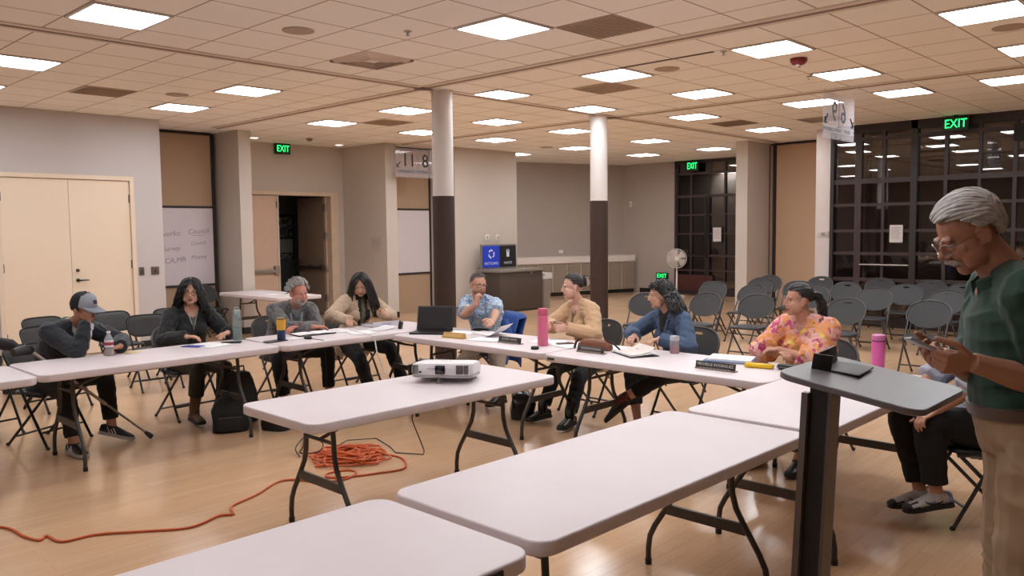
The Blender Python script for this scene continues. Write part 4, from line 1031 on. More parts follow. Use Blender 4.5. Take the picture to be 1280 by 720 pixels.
    def shoe(s, side, m, sole, ln=0.27, high=0.0, accent=None, w=1.0):
        A, t = s.feet[side]; sc = s.sc; ln *= sc
        u = t.normalized(); up0 = V((0, 0, 1)); r = u.cross(up0).normalized(); up = r.cross(u)
        c = A - up * 0.075 * sc
        ss = [(-0.30, 0.034, 0.078), (-0.20, 0.037, 0.088), (0.0, 0.036, 0.098), (0.22, 0.039, 0.078), (0.42, 0.045, 0.056), (0.58, 0.043, 0.045), (0.68, 0.030, 0.036), (0.72, 0.012, 0.022)]
        rings = []; sr = []
        for f, wd, h in ss:
            o = c + u * (f * ln); wd *= sc * w; h *= sc; ring = []
            for k in range(14):
                a = 2 * pi * k / 14; x = cos(a) * wd; z = sin(a); z = z * (h - 0.012) * 0.5 + (h + 0.012) * 0.5 if z > 0 else (h + 0.012) * 0.5 + z * (h - 0.012) * 0.5
                ring.append(o + r * x * (1.0 if z < h * 0.5 else 0.9) + up * z)
            rings.append(ring)
            sr.append([o + r * x * 1.06 + up * z for x, z in ((-wd, 0), (wd, 0), (wd * 1.03, 0.012), (wd, 0.026 * sc), (-wd, 0.026 * sc), (-wd * 1.03, 0.012))])
        mb = MB().loft(rings)
        if high: mb.tube([A - up * 0.02, A + up * 0.05, A.lerp(s.legs[side][1], high)], [0.044 * sc, 0.046 * sc, 0.052 * sc], 14)
        else: mb.tube([A - up * 0.03, A + up * 0.012], [0.043 * sc, 0.041 * sc], 14)
        o = mb.build('shoe', m, s.root, angle=60)
        MB().loft(sr).build('sole', sole, o, angle=30)
        if accent:
            for sg in (-1, 1):
                ac = MB()
                for k in range(3):
                    f = 0.02 + k * 0.09; b = c + u * (f * ln) + r * sg * 0.0395 * sc * w
                    ac.tube([b + up * 0.03, b + up * 0.05 - u * 0.012, b - r * sg * 0.005 + up * 0.072 - u * 0.03], 0.0042, 6)
                ac.build('side_stripe', accent, o)
        return o
    def neck_ring(s, name, m, r=0.066, h=0.02, open_front=0.5, th=0.006, tilt=0.02, par=None, drop=0.0):
        """turned-down collar around the neck base"""
        rings_o = []; N = s.N - s.up * drop; R_, F_ = s.rt[6], s.fw[6]; n = 26; mb = MB(); prof = []
        for i in range(n + 1):
            a = open_front + (2 * pi - 2 * open_front) * i / n       # 0 = front
            dirv = F_ * cos(a) + R_ * sin(a); b = N + dirv * r * s.sc
            z0 = -0.012 - tilt * (1 + cos(a)) * 0.8
            prof.append((b + s.up * (z0 - h * 0.4), b + dirv * 0.004 + s.up * (z0 + h), b + dirv * (0.012 + th) + s.up * (z0 + h * 0.8), b + dirv * (0.030) + s.up * (z0 - h * 0.9), b + dirv * 0.02 + s.up * (z0 - h)))
        k = len(prof[0]); vs = [p for q in prof for p in q]; fs = []
        for i in range(n):
            for j in range(k):
                l = (j + 1) % k; fs.append((i * k + j, i * k + l, (i + 1) * k + l, (i + 1) * k + j))
        fs.append(tuple(range(k))); fs.append(tuple(n * k + j for j in range(k)))
        mb.add(vs, fs); return mb.build(name, m, par or s.root, angle=50)
    def front_pt(s, t, x, off=0.0, inf=0.02):
        i = min(5, int(t * 6)); u = t * 6 - i; q = s.sp[i].lerp(s.sp[i + 1], u); r = s.rt[i].lerp(s.rt[i + 1], u); f = s.fw[i].lerp(s.fw[i + 1], u)
        return q, r, f
    def on_front(s, obj, t, x):
        """ray from outside onto the front of a garment mesh"""
        q, r, f = s.front_pt(t, x); o = q + r * x + f * 0.6
        key = obj.name
        if key not in BVHS:
            me = obj.data; BVHS[key] = BVHTree.FromPolygons([v.co for v in me.vertices], [tuple(p.vertices) for p in me.polygons])
        loc, nrm, _, _ = BVHS[key].ray_cast(o, -f)
        while loc is not None and (loc - q).dot(f) > 0.165: loc, nrm, _, _ = BVHS[key].ray_cast(loc - f * 0.004, -f)
        return (loc, nrm) if loc is not None else (q + r * x + f * 0.13, f)
    def strip(s, obj, path, width, m, name, off=0.004, th=0.004, flip=False, widths=None):
        """flat band lying on the front of a garment (path in (t, x))"""
        pts = []; ws = []
        ws = list(widths) if widths else [width] * len(path); rs = []
        for i in range(len(path) - 1):
            for k in range(5 if i < len(path) - 2 else 6):
                u = k / 5; t = path[i][0] + (path[i + 1][0] - path[i][0]) * u; x = path[i][1] + (path[i + 1][1] - path[i][1]) * u
                l, n = s.on_front(obj, t, x); pts.append(l + n * off); rs.append((ws[i] + (ws[i + 1] - ws[i]) * u, th))
        for _ in range(2): pts = [pts[0]] + [(pts[i - 1] + pts[i] * 2 + pts[i + 1]) / 4 for i in range(1, len(pts) - 1)] + [pts[-1]]
        return MB().tube(pts, rs, 8, side=s.rt[4]).build(name, m, s.root)
SK = {'tan': skin_mat('skin_tan', (190, 138, 114)), 'brown': skin_mat('skin_brown', (172, 118, 92)), 'ruddy': skin_mat('skin_ruddy', (196, 132, 112)), 'fair': skin_mat('skin_fair', (216, 168, 148)), 'light': skin_mat('skin_light', (204, 154, 130)), 'olive': skin_mat('skin_olive', (206, 156, 132))}
M_HBLK = mat('hair_black', (24, 20, 20), 0.42, var=0.25, vscale=60)
M_HDK = mat('hair_dark_brown', (38, 28, 26), 0.42, var=0.25, vscale=60)
M_HGREY = mat('hair_grey', (168, 163, 160), 0.5, var=0.2, vscale=60)
M_HSALT = mat('hair_salt_pepper', (84, 76, 74), 0.55, var=0.3, vscale=90)
M_HSILV = mat('hair_silver', (178, 172, 170), 0.45, var=0.18, vscale=50)
M_BLKCLOTH = mat('black_cloth', (27, 27, 29), 0.85, var=0.12, vscale=10, bump=0.1, bscale=300, sheen=0.15)
M_BLKPANT = mat('black_trouser', (22, 21, 23), 0.85, var=0.12, vscale=10, bump=0.1, bscale=300)
M_KHAKI = mat('khaki_cloth', (160, 134, 108), 0.85, var=0.05, vscale=8, bump=0.12, bscale=400)
M_SHOEB = mat('black_shoe', (24, 23, 24), 0.35)
M_SOLEW = mat('pale_sole', (176, 170, 166), 0.6)
M_SOLEB = mat('dark_sole', (36, 32, 30), 0.6)
M_STRIPEW = mat('white_stripe', (206, 204, 204), 0.6)
M_GLSB = mat('glasses_black', (24, 20, 20), 0.3)
M_GLSM = mat('glasses_metal', (168, 156, 146), 0.25, 0.8)
BELOW = (0, 0, -1)

# ---- man in a cap, chin on hand
p = Person('person', 'man in a black and grey cap and dark jacket resting his cheek on his hand', (2.25, 7.38, 0), radians(206), 1.0, 1.12, lean=33, twist=-6, headaz=(1.0, 0.22), pitch=16, roll=4, neckf=0.03)
p.arm('R', (2.40, 6.955, 1.005), (0.1, -0.5, -1.0), hd=(0.02, -0.05, 1.0), hn=(0.55, 0.5, 0.1), curl=(0.35, 0.4, 0.5, 0.55), tc=0.2)
p.arm('L', (2.60, 6.84, 0.80), (1, 0.2, -0.3), hd=(-0.8, -0.2, -0.1), hn=BELOW)
p.leg('R', (2.20, 6.78, 0.085), (0.1, -0.8, 0.6), (0.1, -1, 0)); p.leg('L', (2.56, 6.98, 0.13), (0.5, -0.7, 0.6), (0.75, -0.6, 0), foot_pitch=0.25)
p.body(SK['brown'], beard=mat('stubble_brown', (112, 80, 66), 0.7), beardtest=lambda q: q.z < -0.045 and q.y > 0.02 and not (abs(q.x) < 0.024 and abs(q.z + 0.06) < 0.013))
p.face(M_HBLK)
M_NAVY = mat('navy_jacket', (30, 34, 42), 0.8, var=0.12, vscale=10, bump=0.1, bscale=200, sheen=0.2)
j = p.top('jacket', [M_NAVY, mat('pale_collar_shirt', (196, 190, 190), 0.8)], 0.02, hem=0.09, wrinkle=0.009, region=lambda c, n: (lambda q: 1 if (q[2] > 0.80 and q[1] > 0 and abs(q[0]) < 0.045 * (q[2] - 0.80) / 0.2 + 0.01) else 0)(p.tl(c)))
p.neck_ring('collar', mat('pale_collar_shirt', (196, 190, 190)), 0.064, 0.022, 0.35)
p.neck_ring('jacket_collar', M_NAVY, 0.078, 0.03, 0.75, 0.008, drop=0.012)
p.pants(M_BLKPANT)
for sd in 'RL': p.shoe(sd, M_SHOEB, M_SOLEW, accent=M_STRIPEW)
H = p.H
hair_obj(p.root, H, M_HBLK, lambda d: -0.45 < d.z < 0.12 and (d.y < 0.35), lambda n, q: (0, -0.3, -1), 0.012, 200, 0.006, seed=5, layers=0.001, hug=0.6)
cb_ = MB()
for kk in range(2):
    rings = []
    for j_ in range(9):
        b = 0.02 + 1.5 * j_ / 8; ring = []
        for i in range(28):
            a = 2 * pi * i / 28; hgt = 0.115 * (sin(b) ** 0.85) - 0.002 * kk
            ring.append(H(0.0885 * cos(b) ** 0.7 * sin(a), -0.014 + 0.108 * cos(b) ** 0.7 * cos(a), 0.035 + hgt + 0.012 * cos(a) * cos(b)))
        rings.append(ring)
    if kk == 0: cb_.loft(rings)
cp = cb_.build('cap', [mat('cap_black', (30, 28, 29), 0.85), mat('cap_grey', (146, 150, 160), 0.85)], p.root, angle=70)
ce = [tuple(pl.center) for pl in cp.data.polygons]
cp.data.polygons.foreach_set('material_index', [1 if H.loc(c).y > 0.012 else 0 for c in ce])
br = MB(); top = []; bot = []
for f in (0.0, 0.35, 0.7, 1.0):
    for lst, dz in ((top, 0.004), (bot, -0.002)):
        row = []
        for i in range(15):
            a = -1.15 + 2.3 * i / 14; r0 = V((0.087 * sin(a), -0.014 + 0.107 * cos(a), 0.047)); out = V((0.082 * sin(a) * 0.95, 0.055 + 0.135 * cos(a * 0.92) - 0.014 + 0.01, 0.040 - 0.018 * (sin(a) ** 2)))
            q = r0.lerp(out, f) + V((0, 0, dz)); row.append(H(*q))
        lst.append(row)
br.loft([top[0] + bot[0][::-1], top[1] + bot[1][::-1], top[2] + bot[2][::-1], top[3] + bot[3][::-1]])
br.build('brim', mat('brim_grey', (128, 132, 142), 0.85), cp, angle=50)
MB().box((0, 0, 0), (0.034, 0.004, 0.03), bev=0.0015).xf(Matrix.Translation(H(0, 0.090, 0.098)) @ (H.R @ Euler((0.55, 0, 0)).to_matrix()).to_4x4()).build('cap_emblem', mat('emblem_dark', (40, 40, 52), 0.7), cp)
MB().ell(H(0, -0.014, 0.152), 0.008).build('cap_button', mat('cap_black', (30, 28, 29)), cp)

# ---- woman with long curly black hair
p = Person('person', 'woman with long curly black hair, glasses and black jacket, beside the tall clear bottle', (3.42, 7.40, 0), radians(172), 0.97, 1.05, lean=12, headaz=(0.35, 1.0), pitch=6, roll=-3, female=True)
p.arm('R', (3.22, 7.00, 0.80), (-0.6, 0.2, -0.6), hd=(0.8, -0.5, 0), hn=BELOW); p.arm('L', (3.60, 6.98, 0.80), (0.6, 0.2, -0.6), hd=(-0.8, -0.5, 0), hn=BELOW)
p.leg('R', (3.30, 7.06, 0.10), (0, -1, 0.5), (-0.1, -1, 0)); p.leg('L', (3.58, 7.10, 0.10), (0.1, -1, 0.5), (0.15, -1, 0))
p.body(SK['olive'], lips=(150, 80, 76)); p.face(M_HBLK)
def vneck(P, t0, wmax, lo=1, m2=2, tsplit=None):
    def f(c, n):
        x, y, t = P.tl(c)
        if t > t0 and y > 0 and abs(x) < wmax * (t - t0) / (1 - t0) + 0.004: return m2 if (tsplit and t > tsplit + abs(x) * 1.2) else lo
        return 0
    return f
j = p.top('jacket', [M_BLKCLOTH, mat('grey_green_top', (92, 92, 84), 0.8), SK['olive']], 0.02, hem=0.10, wrinkle=0.008, region=vneck(p, 0.35, 0.055, tsplit=0.80), fat=1.15)
for sg in (-1, 1): p.strip(j, [(0.36, sg * 0.012), (0.6, sg * 0.03), (0.8, sg * 0.05), (0.93, sg * 0.06)], 0.02, M_BLKCLOTH, 'lapel', 0.003, 0.004, widths=[0.012, 0.022, 0.026, 0.018])
p.strip(j, [(0.93, 0.045), (0.75, 0.02), (0.55, 0.006)], 0.005, mat('lanyard_pale', (150, 150, 152), 0.7), 'lanyard', 0.008, 0.002)
p.strip(j, [(0.93, -0.045), (0.75, -0.02), (0.55, -0.004)], 0.005, mat('lanyard_pale', (150, 150, 152)), 'lanyard', 0.008, 0.002)
p.pants(mat('olive_trouser', (58, 56, 46), 0.85, var=0.08, bump=0.1, bscale=300), f1=1.7)
for sd in 'RL': p.shoe(sd, mat('brown_suede_boot', (108, 82, 66), 0.8, var=0.1), M_SOLEB, high=0.45)
glasses_obj(p.root, p.H, M_GLSB, 0.025, 0.018, 0.0022)
tors = [(p.sp[i], (0.17, 0.15)) for i in range(7)]
def long_flow(n, q): return (n.x * 0.7, -0.12 if n.y < 0.5 else -0.3, -1.0)
hair_obj(p.root, p.H, M_HBLK, hairline(0.50, -0.1, -0.6), lambda n, q: (n.x * 0.55 + (0.5 if n.x > 0 else -0.5) * (n.z > 0.4), -0.30 if n.y > 0 else n.y * 0.3, -0.9), lambda d: 0.32 - 0.05 * (d.y > 0.4), 540, 0.0075, grav=0.40, curl=0.0085, curlf=60, seg=18, seed=3, layers=0.014, colliders=[((0, 0.085, -0.04), (0.066, 0.078, 0.110)), ((0, -0.02, -0.32), (0.15, 0.105, 0.17))])

# ---- bearded man with grey hair
p = Person('person', 'grey-haired bearded man in a grey patterned shirt leaning on crossed forearms', (4.42, 7.42, 0), radians(176), 1.02, 1.16, lean=34, twist=-4, headaz=(0.75, 0.8), pitch=10, roll=2, neckf=0.03)
p.arm('R', (4.42, 6.83, 0.785), (-1, 0.1, -0.25), hd=(0.95, -0.2, 0.0), hn=BELOW, curl=0.3); p.arm('L', (4.28, 6.90, 0.80), (1, 0.1, -0.25), hd=(-0.95, -0.25, 0.0), hn=BELOW, curl=0.35)
p.leg('R', (4.14, 6.95, 0.085), (-0.5, -0.9, 0.5), (-0.15, -1, 0)); p.leg('L', (4.66, 6.98, 0.085), (0.5, -0.9, 0.5), (0.2, -1, 0))
M_BRDG = mat('beard_grey', (168, 150, 142), 0.8, var=0.2, vscale=90, bump=0.3, bscale=300)
p.body(SK['ruddy'], beard=M_BRDG, beardtest=lambda q: (q.z < -0.048 - 0.25 * max(0, abs(q.x) - 0.03) * 0 and q.y > 0.0 and q.z < -0.040 + (0.03 if abs(q.x) > 0.045 else 0)) or (abs(q.z + 0.046) < 0.006 and abs(q.x) < 0.028 and q.y > 0.07), nose=1.2, fat=1.05)
p.face(M_HGREY, (92, 110, 120))
M_GSHIRT = blotch('grey_dark_red_shirt', (104, 102, 104), [((78, 76, 80), 1.0, 0.55), ((92, 52, 54), 0.55, 0.62)], 22)
p.top('shirt', [M_GSHIRT, mat('grey_undershirt', (120, 116, 116), 0.8)], 0.016, hem=0.08, sleeve=1.85, wrinkle=0.009, region=vneck(p, 0.84, 0.04), belly=0.03)
p.neck_ring('collar', M_GSHIRT, 0.066, 0.022, 0.4)
for sg in (-1, 1):
    MB().tube([p.N + p.rt[6] * sg * 0.07 + p.up * 0.01, p.N + p.rt[6] * sg * 0.06 + p.fw[6] * 0.085 - p.up * 0.02, p.sp[4] + p.rt[4] * sg * 0.045 + p.fw[4] * 0.162, p.sp[3] + p.rt[3] * sg * 0.012 + p.fw[3] * 0.185], (0.008, 0.0025), 6, side=p.rt[4]).build('lanyard', mat('lanyard_blue_grey', (150, 160, 172), 0.7), p.root)
p.pants(M_BLKPANT)
for sd in 'RL': p.shoe(sd, M_SHOEB, M_SOLEB)
hair_obj(p.root, p.H, M_HGREY, hairline(0.64, 0.02, -0.40), lambda n, q: (n.x * 0.9 + 0.3, -0.5 + n.y * 0.5, -0.15 + 0.6 * n.z), 0.032, 520, 0.0072, curl=0.006, curlf=130, seed=8, layers=0.012, jitter=1.2)

# ---- woman in a beige cardigan
p = Person('person', 'woman with long straight black hair in a beige cardigan looking down at papers', (5.24, 7.36, 0), radians(178), 0.98, 1.08, lean=17, headaz=(0.12, 1.0), pitch=30, roll=0, female=True)
p.arm('R', (4.90, 6.93, 0.80), (-1, 0.1, -0.4), hd=(-0.55, -0.75, -0.05), hn=BELOW, curl=0.25); p.arm('L', (5.34, 6.98, 0.84), (1, 0.1, -0.5), hd=(-0.2, -0.9, 0.25), hn=(-0.7, 0, -0.6), curl=0.5)
p.leg('R', (4.98, 6.72, 0.085), (-0.2, -1, 0.5), (-0.1, -1, 0)); p.leg('L', (5.48, 6.8, 0.085), (0.3, -1, 0.5), (0.15, -1, 0))
p.body(SK['light'], lips=(168, 90, 86), fat=1.06); p.face(M_HBLK, gaze=(0, 1, -0.3))
M_CARD = mat('beige_knit', (204, 178, 152), 0.9, var=0.05, vscale=20, bump=0.35, bscale=260, sheen=0.2)
j = p.top('cardigan', [M_CARD, M_BLKCLOTH, mat('olive_scarf', (118, 108, 90), 0.85)], 0.02, hem=0.16, wrinkle=0.008, region=lambda c, n: (lambda q: (1 if abs(q[0]) > 0.022 or q[2] < 0.3 else 2) if (q[1] > 0 and q[2] > 0.1 and abs(q[0] + 0.005) < 0.035 + 0.05 * q[2]) else 0)(p.tl(c)), fat=1.12)
for sg in (-1, 1): p.strip(j, [(0.12, sg * 0.05), (0.35, sg * 0.06), (0.6, sg * 0.072), (0.8, sg * 0.078), (0.94, sg * 0.07)], 0.02, M_CARD, 'front_band', 0.003, 0.005)
mb = MB(); mb.loft([[(x, -0.02 + 0.02 * cos(3 * x / 0.2), z) if False else (x, y, z) for x, y in roundrect(0.10, 0.02, 0.015)] for z in (0.33, 0.36, 0.5, 0.62)])
for i_, v_ in enumerate(mb.v): pass
mb.xf(Matrix.Translation((0.21, -0.02, 0)) @ Matrix.Rotation(0.2, 4, 'Z')); o = mb.build('cardigan_tail', M_CARD, p.root)
p.pants(M_BLKPANT, flare=0.02, fat=1.08)
for sd in 'RL': p.shoe(sd, M_SHOEB, M_SOLEB)
hair_obj(p.root, p.H, M_HBLK, hairline(0.62, -0.1, -0.6), lambda n, q: (n.x * 0.5 + (0.6 if n.x > 0 else -0.6) * (n.z > 0.45), -0.25, -0.75), lambda d: 0.40 if d.x < 0.2 else 0.34, 520, 0.0075, grav=0.5, curl=0.002, curlf=25, seg=16, seed=4, layers=0.012, jitter=0.10, colliders=[((0, 0.085, -0.04), (0.066, 0.078, 0.110)), ((0, -0.06, -0.33), (0.16, 0.125, 0.18))])

# ---- man in a blue floral shirt
p = Person('person', 'man with short hair and glasses in a blue floral shirt, hand on his chin', (6.0, 6.0, 0), radians(97), 1.0, 1.08, lean=24, twist=-3, headaz=(0.42, 0.92), pitch=6, roll=-7, neckf=0.02)
p.arm('R', (5.58, 5.775, 0.985), (-0.6, 0.4, -1), hd=(0.12, -0.10, 1.0), hn=(0.9, -0.25, 0.1), curl=(0.75, 0.85, 0.9, 0.95), tc=0.7)
p.arm('L', (5.42, 5.40, 0.83), (0.3, -1, -0.5), hd=(-0.75, -0.45, 0.05), hn=(-0.1, 0.7, -0.6), curl=0.45, tc=0.7)
p.leg('R', (5.30, 5.98, 0.085), (-1, 0.3, 0.4), (-1, 0.1, 0)); p.leg('L', (5.42, 5.32, 0.085), (-1, -0.4, 0.4), (-1, -0.15, 0))
p.body(SK['olive'], nose=1.2, beard=mat('stubble_grey', (160, 122, 106), 0.7), beardtest=lambda q: q.z < -0.05 and q.y > 0.03); p.face(M_HSALT)
M_FLOR = blotch('blue_floral_shirt', (150, 176, 206), [((206, 216, 226), 1.0, 0.53), ((86, 116, 166), 0.8, 0.58)], 34)
p.top('shirt', [M_FLOR, mat('white_undershirt', (216, 214, 214), 0.8)], 0.016, hem=0.06, sleeve=0.85, cuff=0.014, wrinkle=0.008, region=vneck(p, 0.80, 0.045), fat=1.15, belly=0.025)
p.neck_ring('collar', mat('pale_blue_collar', (188, 200, 216), 0.8), 0.066, 0.026, 0.5, drop=-0.004)
p.pants(mat('stone_khaki', (142, 124, 106), 0.85, var=0.06, bump=0.1, bscale=300), fat=1.1)
for sd in 'RL': p.shoe(sd, M_SHOEB, M_SOLEB)
glasses_obj(p.root, p.H, mat('glasses_brown', (70, 50, 42), 0.3), 0.026, 0.018, 0.0018)
hair_obj(p.root, p.H, M_HSALT, hairline(0.60, 0.0, -0.38), lambda n, q: (n.x * 0.3, 0.2 - n.y, -0.6 + n.z * 0.4), 0.016, 330, 0.007, seed=12, layers=0.002)

# ---- woman in a tan blazer
p = Person('person', 'woman in a tan blazer with dark hair clipped up, turned to the left', (6.02, 4.70, 0), radians(74), 0.98, 1.0, lean=16, headaz=(-1.0, 0.12), pitch=4, roll=2, female=True)
p.arm('R', (5.58, 4.78, 0.83), (-0.3, 1.0, -0.6), hd=(-0.85, 0.1, 0.1), hn=(0.1, -0.9, -0.2), curl=0.55, tc=0.6); p.arm('L', (5.60, 4.64, 0.825), (0.2, -1, -0.6), hd=(-0.9, 0.35, 0.08), hn=(0.1, 0.9, -0.2), curl=0.5, tc=0.6)
p.leg('R', (5.42, 4.78, 0.10), (-1, 0.2, 0.5), (-1, 0.1, 0)); p.leg('L', (5.36, 4.42, 0.10), (-1, -0.1, 0.5), (-1, -0.2, 0))
p.body(SK['fair'], lips=(190, 104, 104), jaw=0.92); p.face(M_HDK)
M_BLZ = mat('camel_blazer', (204, 166, 128), 0.85, var=0.04, vscale=14, bump=0.12, bscale=300, sheen=0.25)
j = p.top('blazer', [M_BLZ, mat('taupe_top', (150, 120, 102), 0.8), SK['fair']], 0.022, hem=0.14, wrinkle=0.007, region=vneck(p, 0.30, 0.06, tsplit=0.84), fat=1.15)
for sg in (-1, 1): p.strip(j, [(0.32, sg * 0.01), (0.5, sg * 0.026), (0.68, sg * 0.045), (0.80, sg * 0.062), (0.93, sg * 0.066)], 0.02, M_BLZ, 'lapel', 0.004, 0.004, widths=[0.010, 0.022, 0.032, 0.036, 0.02])
p.neck_ring('blazer_collar', M_BLZ, 0.070, 0.022, 0.8, 0.008, drop=0.01)
p.pants(M_BLKPANT)
for sd in 'RL': p.shoe(sd, mat('black_boot', (22, 21, 22), 0.25), M_SOLEB, high=0.5)
def bun(mb):
    rd = random.Random(4)
    for i in range(26):
        a = i * 0.9; r = 0.030 + 0.010 * rd.random(); pts = [p.H(0.0 + 0.02 * sin(a) + r * cos(a + t * 0.9) * 0.8, -0.118 + 0.012 * cos(a * 1.3) - 0.012 * t, 0.050 + r * sin(a + t * 0.9) * 1.25) for t in range(4)]
        mb.tube(pts, [0.006, 0.013, 0.013, 0.005], 6)
hair_obj(p.root, p.H, M_HDK, hairline(0.56, -0.02, -0.45), lambda n, q: V((0, -0.125, 0.045)) - q, lambda d: 0.06 + 0.09 * max(0, d.y + 0.6), 260, 0.010, seed=6, layers=0.004, jitter=0.05, extra=bun, hug=0.7)
mb = MB()
for sg in (-1, 1):
    for k in range(4): mb.tube([p.H(sg * 0.012, -0.125, 0.085 - 0.018 * k), p.H(sg * 0.038, -0.150, 0.080 - 0.020 * k), p.H(sg * 0.034, -0.130, 0.055 - 0.02 * k)], [0.006, 0.007, 0.004], 6)
    mb.tube([p.H(sg * 0.014, -0.142, 0.09), p.H(sg * 0.022, -0.158, 0.04), p.H(sg * 0.014, -0.146, 0.0)], 0.006, 6)
mb.build('hair_claw_clip', mat('clip_cream', (206, 188, 172), 0.4), p.root)
MB().ell(p.H(0.078, 0.0, -0.038), 0.006).ell(p.H(-0.078, 0.0, -0.038), 0.006).build('earring', mat('pearl', (220, 212, 204), 0.2), p.root)

# ---- woman in a denim jacket
p = Person('person', 'woman with curly black hair in a blue denim jacket, legs crossed under the table', (5.98, 3.70, 0), radians(72), 0.96, 1.0, lean=19, headaz=(-1.0, 0.05), pitch=6, roll=0, female=True)
p.arm('R', (5.60, 3.92, 0.815), (-0.3, 1.0, -0.6), hd=(-0.8, -0.2, -0.1), hn=BELOW, curl=0.4); p.arm('L', (5.58, 3.66, 0.815), (0.3, -1, -0.5), hd=(-0.8, 0.4, -0.1), hn=BELOW, curl=0.4)
p.leg('L', (5.36, 3.92, 0.30), (-0.7, -0.7, 0.5), (-0.45, 0.75, 0), foot_pitch=0.75); p.leg('R', (5.62, 3.90, 0.085), (-0.6, 0.6, 0.4), (-0.9, 0.4, 0))
p.body(SK['olive'], lips=(150, 78, 76)); p.face(M_HBLK)
M_DENIM = mat('denim', (76, 94, 122), 0.85, var=0.16, vscale=16, bump=0.2, bscale=420)
j = p.top('denim_jacket', [M_DENIM, M_BLKCLOTH], 0.02, hem=0.03, wrinkle=0.008, region=vneck(p, 0.42, 0.05), fat=1.12)
for sg in (-1, 1):
    p.strip(j, [(0.05, sg * 0.012), (0.4, sg * 0.018), (0.7, sg * 0.04), (0.92, sg * 0.062)], 0.014, M_DENIM, 'placket', 0.004, 0.005)
    l, n = p.on_front(j, 0.68, sg * 0.085); q = MB().box((0, 0, 0), (0.075, 0.006, 0.03), bev=0.002); R3 = Matrix((p.rt[4], p.fw[4], p.up)).transposed()
    q.xf(Matrix.Translation(l + n * 0.004) @ R3.to_4x4()); pf = q.build('pocket_flap', mat('denim_dark', (58, 74, 100), 0.85, var=0.1, bump=0.2, bscale=400), j)
    MB().ell(l + n * 0.010 - p.up * 0.008, 0.0045, nu=8, nv=6).build('button', mat('copper_button', (180, 150, 130), 0.3, 0.8), pf)
p.neck_ring('jacket_collar', M_DENIM, 0.074, 0.03, 0.7, 0.008, drop=0.008)
p.pants(M_BLKPANT, f1=1.75)
mb = MB(); Hp, K, A = p.legs['L']; mb.tube([K.lerp(A, 0.72), K.lerp(A, 0.85), A], [0.047, 0.044, 0.042], 14)
mb.build('sock', blotch('red_pattern_sock', (30, 22, 24), [((150, 46, 46), 1.0, 0.52)], 50), p.root)
for sd in 'RL': p.shoe(sd, M_SHOEB, M_SOLEB)
hair_obj(p.root, p.H, M_HBLK, hairline(0.55, -0.15, -0.6), lambda n, q: (n.x * 0.5, -0.9 if n.y > 0.0 else n.y * 0.5, -0.55), lambda d: 0.16 + 0.05 * (d.y < 0), 540, 0.0075, grav=0.26, curl=0.009, curlf=80, seg=14, seed=9, layers=0.016, colliders=[((0, 0.085, -0.03), (0.090, 0.085, 0.115)), ((0, -0.03, -0.33), (0.14, 0.10, 0.17))])

# ---- woman in a floral blouse
p = Person('person', 'woman with dark ponytail and pink-orange floral blouse, arms folded on the table', (6.02, 2.56, 0), radians(82), 0.99, 1.22, lean=20, headaz=(-1.0, 0.10), pitch=2, roll=0, female=True, neckf=0.02)
p.arm('R', (5.62, 2.66, 0.80), (0.0, 1.0, -0.5), hd=(-0.5, -0.75, -0.05), hn=BELOW, curl=0.45); p.arm('L', (5.60, 2.66, 0.82), (0.4, -1, -0.4), hd=(-0.45, 0.85, -0.05), hn=BELOW, curl=0.4)
p.leg('R', (5.42, 2.72, 0.085), (-1, 0.3, 0.4), (-1, 0.1, 0)); p.leg('L', (5.42, 2.42, 0.085), (-1, -0.3, 0.4), (-1, -0.1, 0))
p.body(SK['tan'], lips=(160, 84, 80), fat=1.10, neckr=1.1, armfat=1.12); p.face(M_HBLK)
M_FBL = blotch('floral_blouse', (226, 150, 96), [((222, 168, 160), 0.55, 0.50), ((190, 72, 118), 0.75, 0.58), ((226, 196, 92), 0.8, 0.62), ((98, 62, 42), 1.2, 0.66)], 17, sheen=0.1)
p.top('blouse', [M_FBL, SK['tan']], 0.022, hem=0.10, sleeve=1.45, cuff=0.014, wrinkle=0.009, region=vneck(p, 0.84, 0.04), fat=1.35, belly=0.03, voxel=0.008)
p.pants(M_BLKPANT, fat=1.15)
for sd in 'RL': p.shoe(sd, M_SHOEB, M_SOLEB)
def tail(mb):
    rd = random.Random(6)
    for i in range(60):
        x0 = rd.gauss(0, 0.012); z0 = rd.gauss(0.03, 0.012); ph = rd.uniform(0, 6.28); L = rd.uniform(0.18, 0.28); pts = []; q = V((x0, -0.112, z0)); d = V((rd.uniform(-0.25, 0.25), -1.0, 0.35))
        for s_ in range(13):
            pts.append(p.H(q.x + 0.012 * sin(ph + s_ * 1.1) * min(1, s_ / 3), q.y + 0.010 * cos(ph + s_ * 1.1) * min(1, s_ / 3), q.z)); d = (d.normalized() + V((0, 0.02, -0.42))).normalized(); q = q + d * L / 12
        mb.tube(pts, [0.006] + [0.011] * 10 + [0.007, 0.003], 6)
hair_obj(p.root, p.H, M_HBLK, hairline(0.46, -0.05, -0.5), lambda n, q: V((0, -0.125, 0.03)) - q, lambda d: 0.06 + 0.09 * max(0, d.y + 0.6), 260, 0.010, seed=7, layers=0.006, jitter=0.08, extra=tail, hug=0.7)
MB().tube([p.H(0.02 * cos(a), -0.114, 0.03 + 0.02 * sin(a)) for a in [i * 2 * pi / 12 for i in range(12)]], 0.006, 6, closed=True).build('hair_tie', M_BLKCLOTH, p.root)
for sg in (-1, 1): MB().tube([p.H(sg * 0.078, -0.004, -0.034 - 0.012 + 0.012 * cos(a)) + p.H.vec(0, 0.012 * sin(a), 0) for a in [i * 2 * pi / 12 for i in range(12)]], 0.0016, 5, closed=True).build('earring', mat('gold', (200, 160, 90), 0.25, 0.9), p.root)

